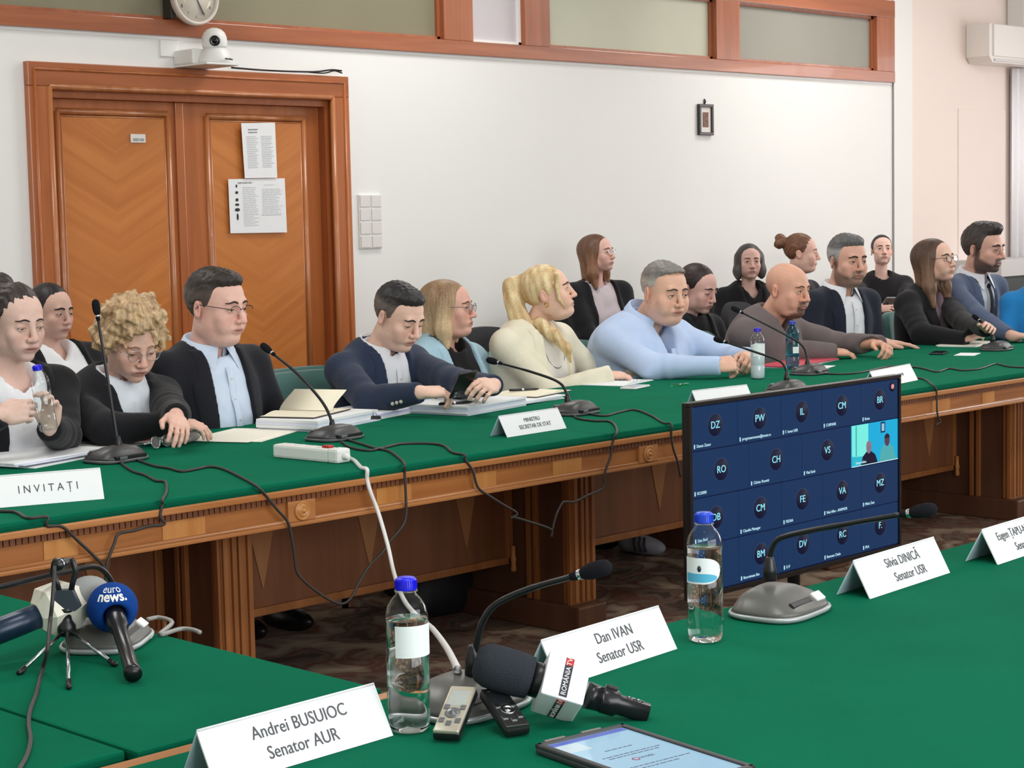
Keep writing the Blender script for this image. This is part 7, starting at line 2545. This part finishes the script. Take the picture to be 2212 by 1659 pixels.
MB().tube([(-0.008, 0, 0.024), (0, -0.002, 0.027), (0.008, 0, 0.024)], 0.0018, 6).build('bridge', m_silver, sgl)

# man in glasses: thick file with an open cream notebook on top
pile('paper_file', 'thick white file of papers under the open cream notebook', rect(688, 918, 0.40, 0.26, 0.30), 0.040, 'papers', [m_paperb, m_paper, m_paperb, m_paper], 4, jitter=0.006, seed=8)
open_book('notebook', 'open cream notebook with a raised page on the thick file by the microphone', 660, 893, 0.15, 0.22, 0.42, m_cream, 0.085, ZT + 0.0415)
pile('paper_file', 'flat white file with a violet-tinted sheet and binder clip left of the navy blazer', rect(790, 898, 0.36, 0.25, 0.28), 0.024, 'papers', [m_paper, m_paperb, mat('paper_violet', (196, 194, 226), 0.85), m_paper], 4, jitter=0.012, seed=10)
bc = P(812, 905, z=ZT + 0.026)
bcl = thing('binder_clip', 'small black binder clip on the flat white file', 'clip', (bc[0], bc[1], ZT + 0.0255), 0.4)
MB().prism([(-0.012, 0), (0.012, 0), (0.004, 0.012), (-0.004, 0.012)], -0.016, 0.016).build('jaw', m_blackpl, bcl)
MB().tube([(-0.006, -0.008, 0.012), (-0.012, -0.004, 0.03), (-0.012, 0.004, 0.03), (-0.006, 0.008, 0.012)], 0.0012, 6).build('lever', m_silver, bcl)
# navy blazer: thick stack with pen
pile('paper_stack', 'thick bluish-white stack of papers in front of the navy blazer', rect(1005, 884, 0.40, 0.30, 0.20), 0.036, 'papers', [m_paperb, m_paper, m_paperb, m_paperb, m_paper], 5, jitter=0.006, seed=12)
pen('black ballpoint pen lying on the thick stack before the navy blazer', (948, 873), (1022, 868), m_blackpl, ZT + 0.042)
pile('paper_stack', 'white sheets fanned out between the navy blazer and the cream notebook', rect(1122, 866, 0.30, 0.22, 0.15), 0.016, 'papers', [m_paper, m_paperb, m_paper], 3, jitter=0.02, seed=14)
open_book('notebook', 'open cream notebook beneath the gooseneck before the cream blazer', 1150, 850, 0.15, 0.21, 0.25, m_cream, 0.0, ZT + 0.017)
pen('thin black pen in the gutter of the open cream notebook', (1100, 843), (1165, 840), m_blackpl, ZT + 0.036)
# cream blazer: spiral pad and white phone
open_book('notepad', 'white spiral notepad with open pages beside the hands of the cream blazer', 1335, 827, 0.15, 0.2, 0.25, m_paper, 0.0, ZT, spiral=True)
pm = P(1372, 838, z=ZT)
phone('white phone lying face up in front of the spiral notepad', Matrix.Translation((pm[0], pm[1], ZT + 0.0045)) @ Matrix.Rotation(-1.3, 4, 'Z'), case=m_whitepl, lens=False, screen=mat('phone_white_glass', (226, 228, 228), 0.12))
pen('translucent pale green marker on the felt right of the white phone', (1450, 833), (1490, 829), clear_plastic('green_clear', (0.55, 0.95, 0.72), 0.4), ZT + 0.006, name='marker')
# by the bald man
pile('red_folder', 'red and white folder lying behind the hazy bottle', rect(1722, 786, 0.52, 0.20, 0.2), 0.010, 'folder', [m_paper, mat('red_card_light', (206, 74, 90), 0.6)], 2, part='cover', jitter=0.01)
pile('document', 'small white card on the felt between two microphones at the right', rect(1772, 793, 0.14, 0.09, 0.3), 0.002, 'papers', m_paper, 1, lines=False)
# right end
pile('document', 'white booklet under the joined hands of the woman with dark-rimmed glasses', rect(2088, 744, 0.38, 0.21, 0.28), 0.008, 'papers', [m_paper, m_paperw], 2, seed=16)
pm = P(2028, 764, z=ZT)
phone('dark phone lying flat on the far felt at the right', Matrix.Translation((pm[0], pm[1], ZT + 0.0045)) @ Matrix.Rotation(-1.2, 4, 'Z'), lens=False)
pile('document', 'thin white slip beside the dark phone at the right end', rect(2086, 766, 0.17, 0.10, 0.3), 0.002, 'papers', m_paper, 1, lines=False)
# held phones
Lh_, Rh_ = info['p5']['arms'][1], info['p5']['arms'][0]
wrist = lambda k, j: info[k]['org'] + info[k]['Rb'] @ (info[k]['arms'][j][3] + unit(info[k]['arms'][j][4]) * 0.115)
c = 0.5 * (wrist('p5', 0) + wrist('p5', 1)) + np.array([-0.01, 0.0, 0.018])
zt_ = Vector((0.15, 0.62, 0.75)); M = frame(c, (0.93, -0.30, 0.12), zt_)
phone('black phone held in both hands by the man in the navy blazer', M, 0.075, 0.155)
c = P(1922, 650, Y=6.85)
M = frame(c, (0.55, -0.8, 0.05), (0.25, 0.25, 0.93))
phone('silver-grey phone held by the woman in black by the wall', M @ Matrix.Rotation(0.2, 4, 'Z'), 0.072, 0.148, case=mat('phone_silver', (176, 176, 184), 0.25, 0.4))

# jewellery and accessories that belong to people
def on_person(k, name, mb, m):
    o = mb.build(name, m)
    b = [x for x in COL.objects if x.get('label') == Ps[k]['label']][0]
    o.parent = b
    return o


i7 = info['p7']
T7 = i7['T']
mb = MB()
ez = [(-0.079 * i7['s'], 0.010 * i7['s'] + 0.009 * math.cos(a), -0.050 * i7['s'] + 0.010 * math.sin(a)) for a in np.linspace(0, 6.28, 15)[:-1]]
on_person('p7', 'earring', MB().tube(ez, 0.0024, 6, i7['H'], closed=True), m_gold)
L7 = i7['L']
nl = [(0.075 * math.sin(a), i7['to'].front(0.075 * math.sin(a), L7 - 0.02 - 0.13 * math.cos(a / 2.2) ** 4, 0.010) - 0.004, L7 - 0.02 - 0.13 * math.cos(a / 2.2) ** 4) for a in np.linspace(-1.4, 1.4, 22)]
on_person('p7', 'necklace', MB().tube(nl, 0.0022, 6, T7), m_silver)
bz_ = L7 * 0.60
Mb = T7 @ Matrix.Translation((0.135, i7['to'].front(0.135, bz_, 0.026) - 0.004, bz_)) @ Matrix.Rotation(math.pi / 2, 4, 'X') @ Matrix.Rotation(0.35, 4, 'Y')
on_person('p7', 'brooch', MB().lathe([(0.024, 0.0), (0.022, 0.005), (0.0, 0.008)], 24, Mb @ Matrix.Diagonal((0.75, 1.25, 1, 1))), mat('brooch_grey', (150, 144, 138), 0.5, noise=(200, 0.2)))
i14 = info['p14']
for q, sh, E, W, d, n, pose in i14['arms']:
    if q > 0:
        u = unit(W - E)
        for k in range(2):
            c = W + u * (-0.012 + 0.014 * k - 0.01)
            on_person('p14', 'bracelet', MB().tube([tuple(c - u * 0.003), tuple(c + u * 0.003)], [0.036, 0.036], 16), m_blackpl)
i9 = info['p9']
T9, L9 = i9['T'], i9['L']
pk = []
for z in np.linspace(L9 * 0.42, L9 * 0.66, 7):
    for x in np.linspace(0.07, 0.17, 6):
        pk.append((x, i9['to'].front(x, z, i9['jo']) - 0.006, z))
pkm = MB().add(pk, [(r_ * 6 + c_, r_ * 6 + c_ + 1, (r_ + 1) * 6 + c_ + 1, (r_ + 1) * 6 + c_) for r_ in range(6) for c_ in range(5)], T9, 0, True)
on_person('p9', 'pocket', pkm, Ps['p9']['shirt'])
i12 = info['p12']
for x0 in (-0.03, 0.03):
    ds = [(x0 * (1 + 0.4 * t), i12['to'].front(x0, i12['L'] - 0.07 - 0.15 * t, i12['jo']) - 0.008, i12['L'] - 0.07 - 0.15 * t) for t in np.linspace(0, 1, 8)]
    on_person('p12', 'drawstring', MB().tube(ds, 0.004, 6, i12['T']), m_blackpl)
# black bags and a dark case on the floor beyond the table
bg = P(990, 1322, z=0.0)
bag = thing('bag', 'black bag standing on the carpet below the middle modesty panel', 'bag', (bg[0], 5.05, 0))
S = SDF(np.arange(-0.26, 0.26, 0.012), np.arange(-0.16, 0.16, 0.012), np.arange(-0.02, 0.34, 0.012))
S.add(ell(Fr(), (0, 0, 0.13), (0.22, 0.11, 0.16)), 0.01)
S.add(cone(Fr(), (-0.16, 0, 0.06), (0.16, 0, 0.06), 0.07, 0.07), 0.05)
S.keep(lambda X, Y, Z: 0.002 - Z + 0 * X, 0.004)
mesh_obj('bag_body', S.mesh('bag_body', 2), mat('bag_black', (24, 24, 28), 0.6, bump=(60, 0.2)), bag)
MB().tube(spline([(-0.10, -0.02, 0.26), (-0.07, -0.02, 0.34), (0.07, -0.02, 0.34), (0.10, -0.02, 0.26)], 5), 0.009, 8).build('bag_handle', m_blackpl, bag)
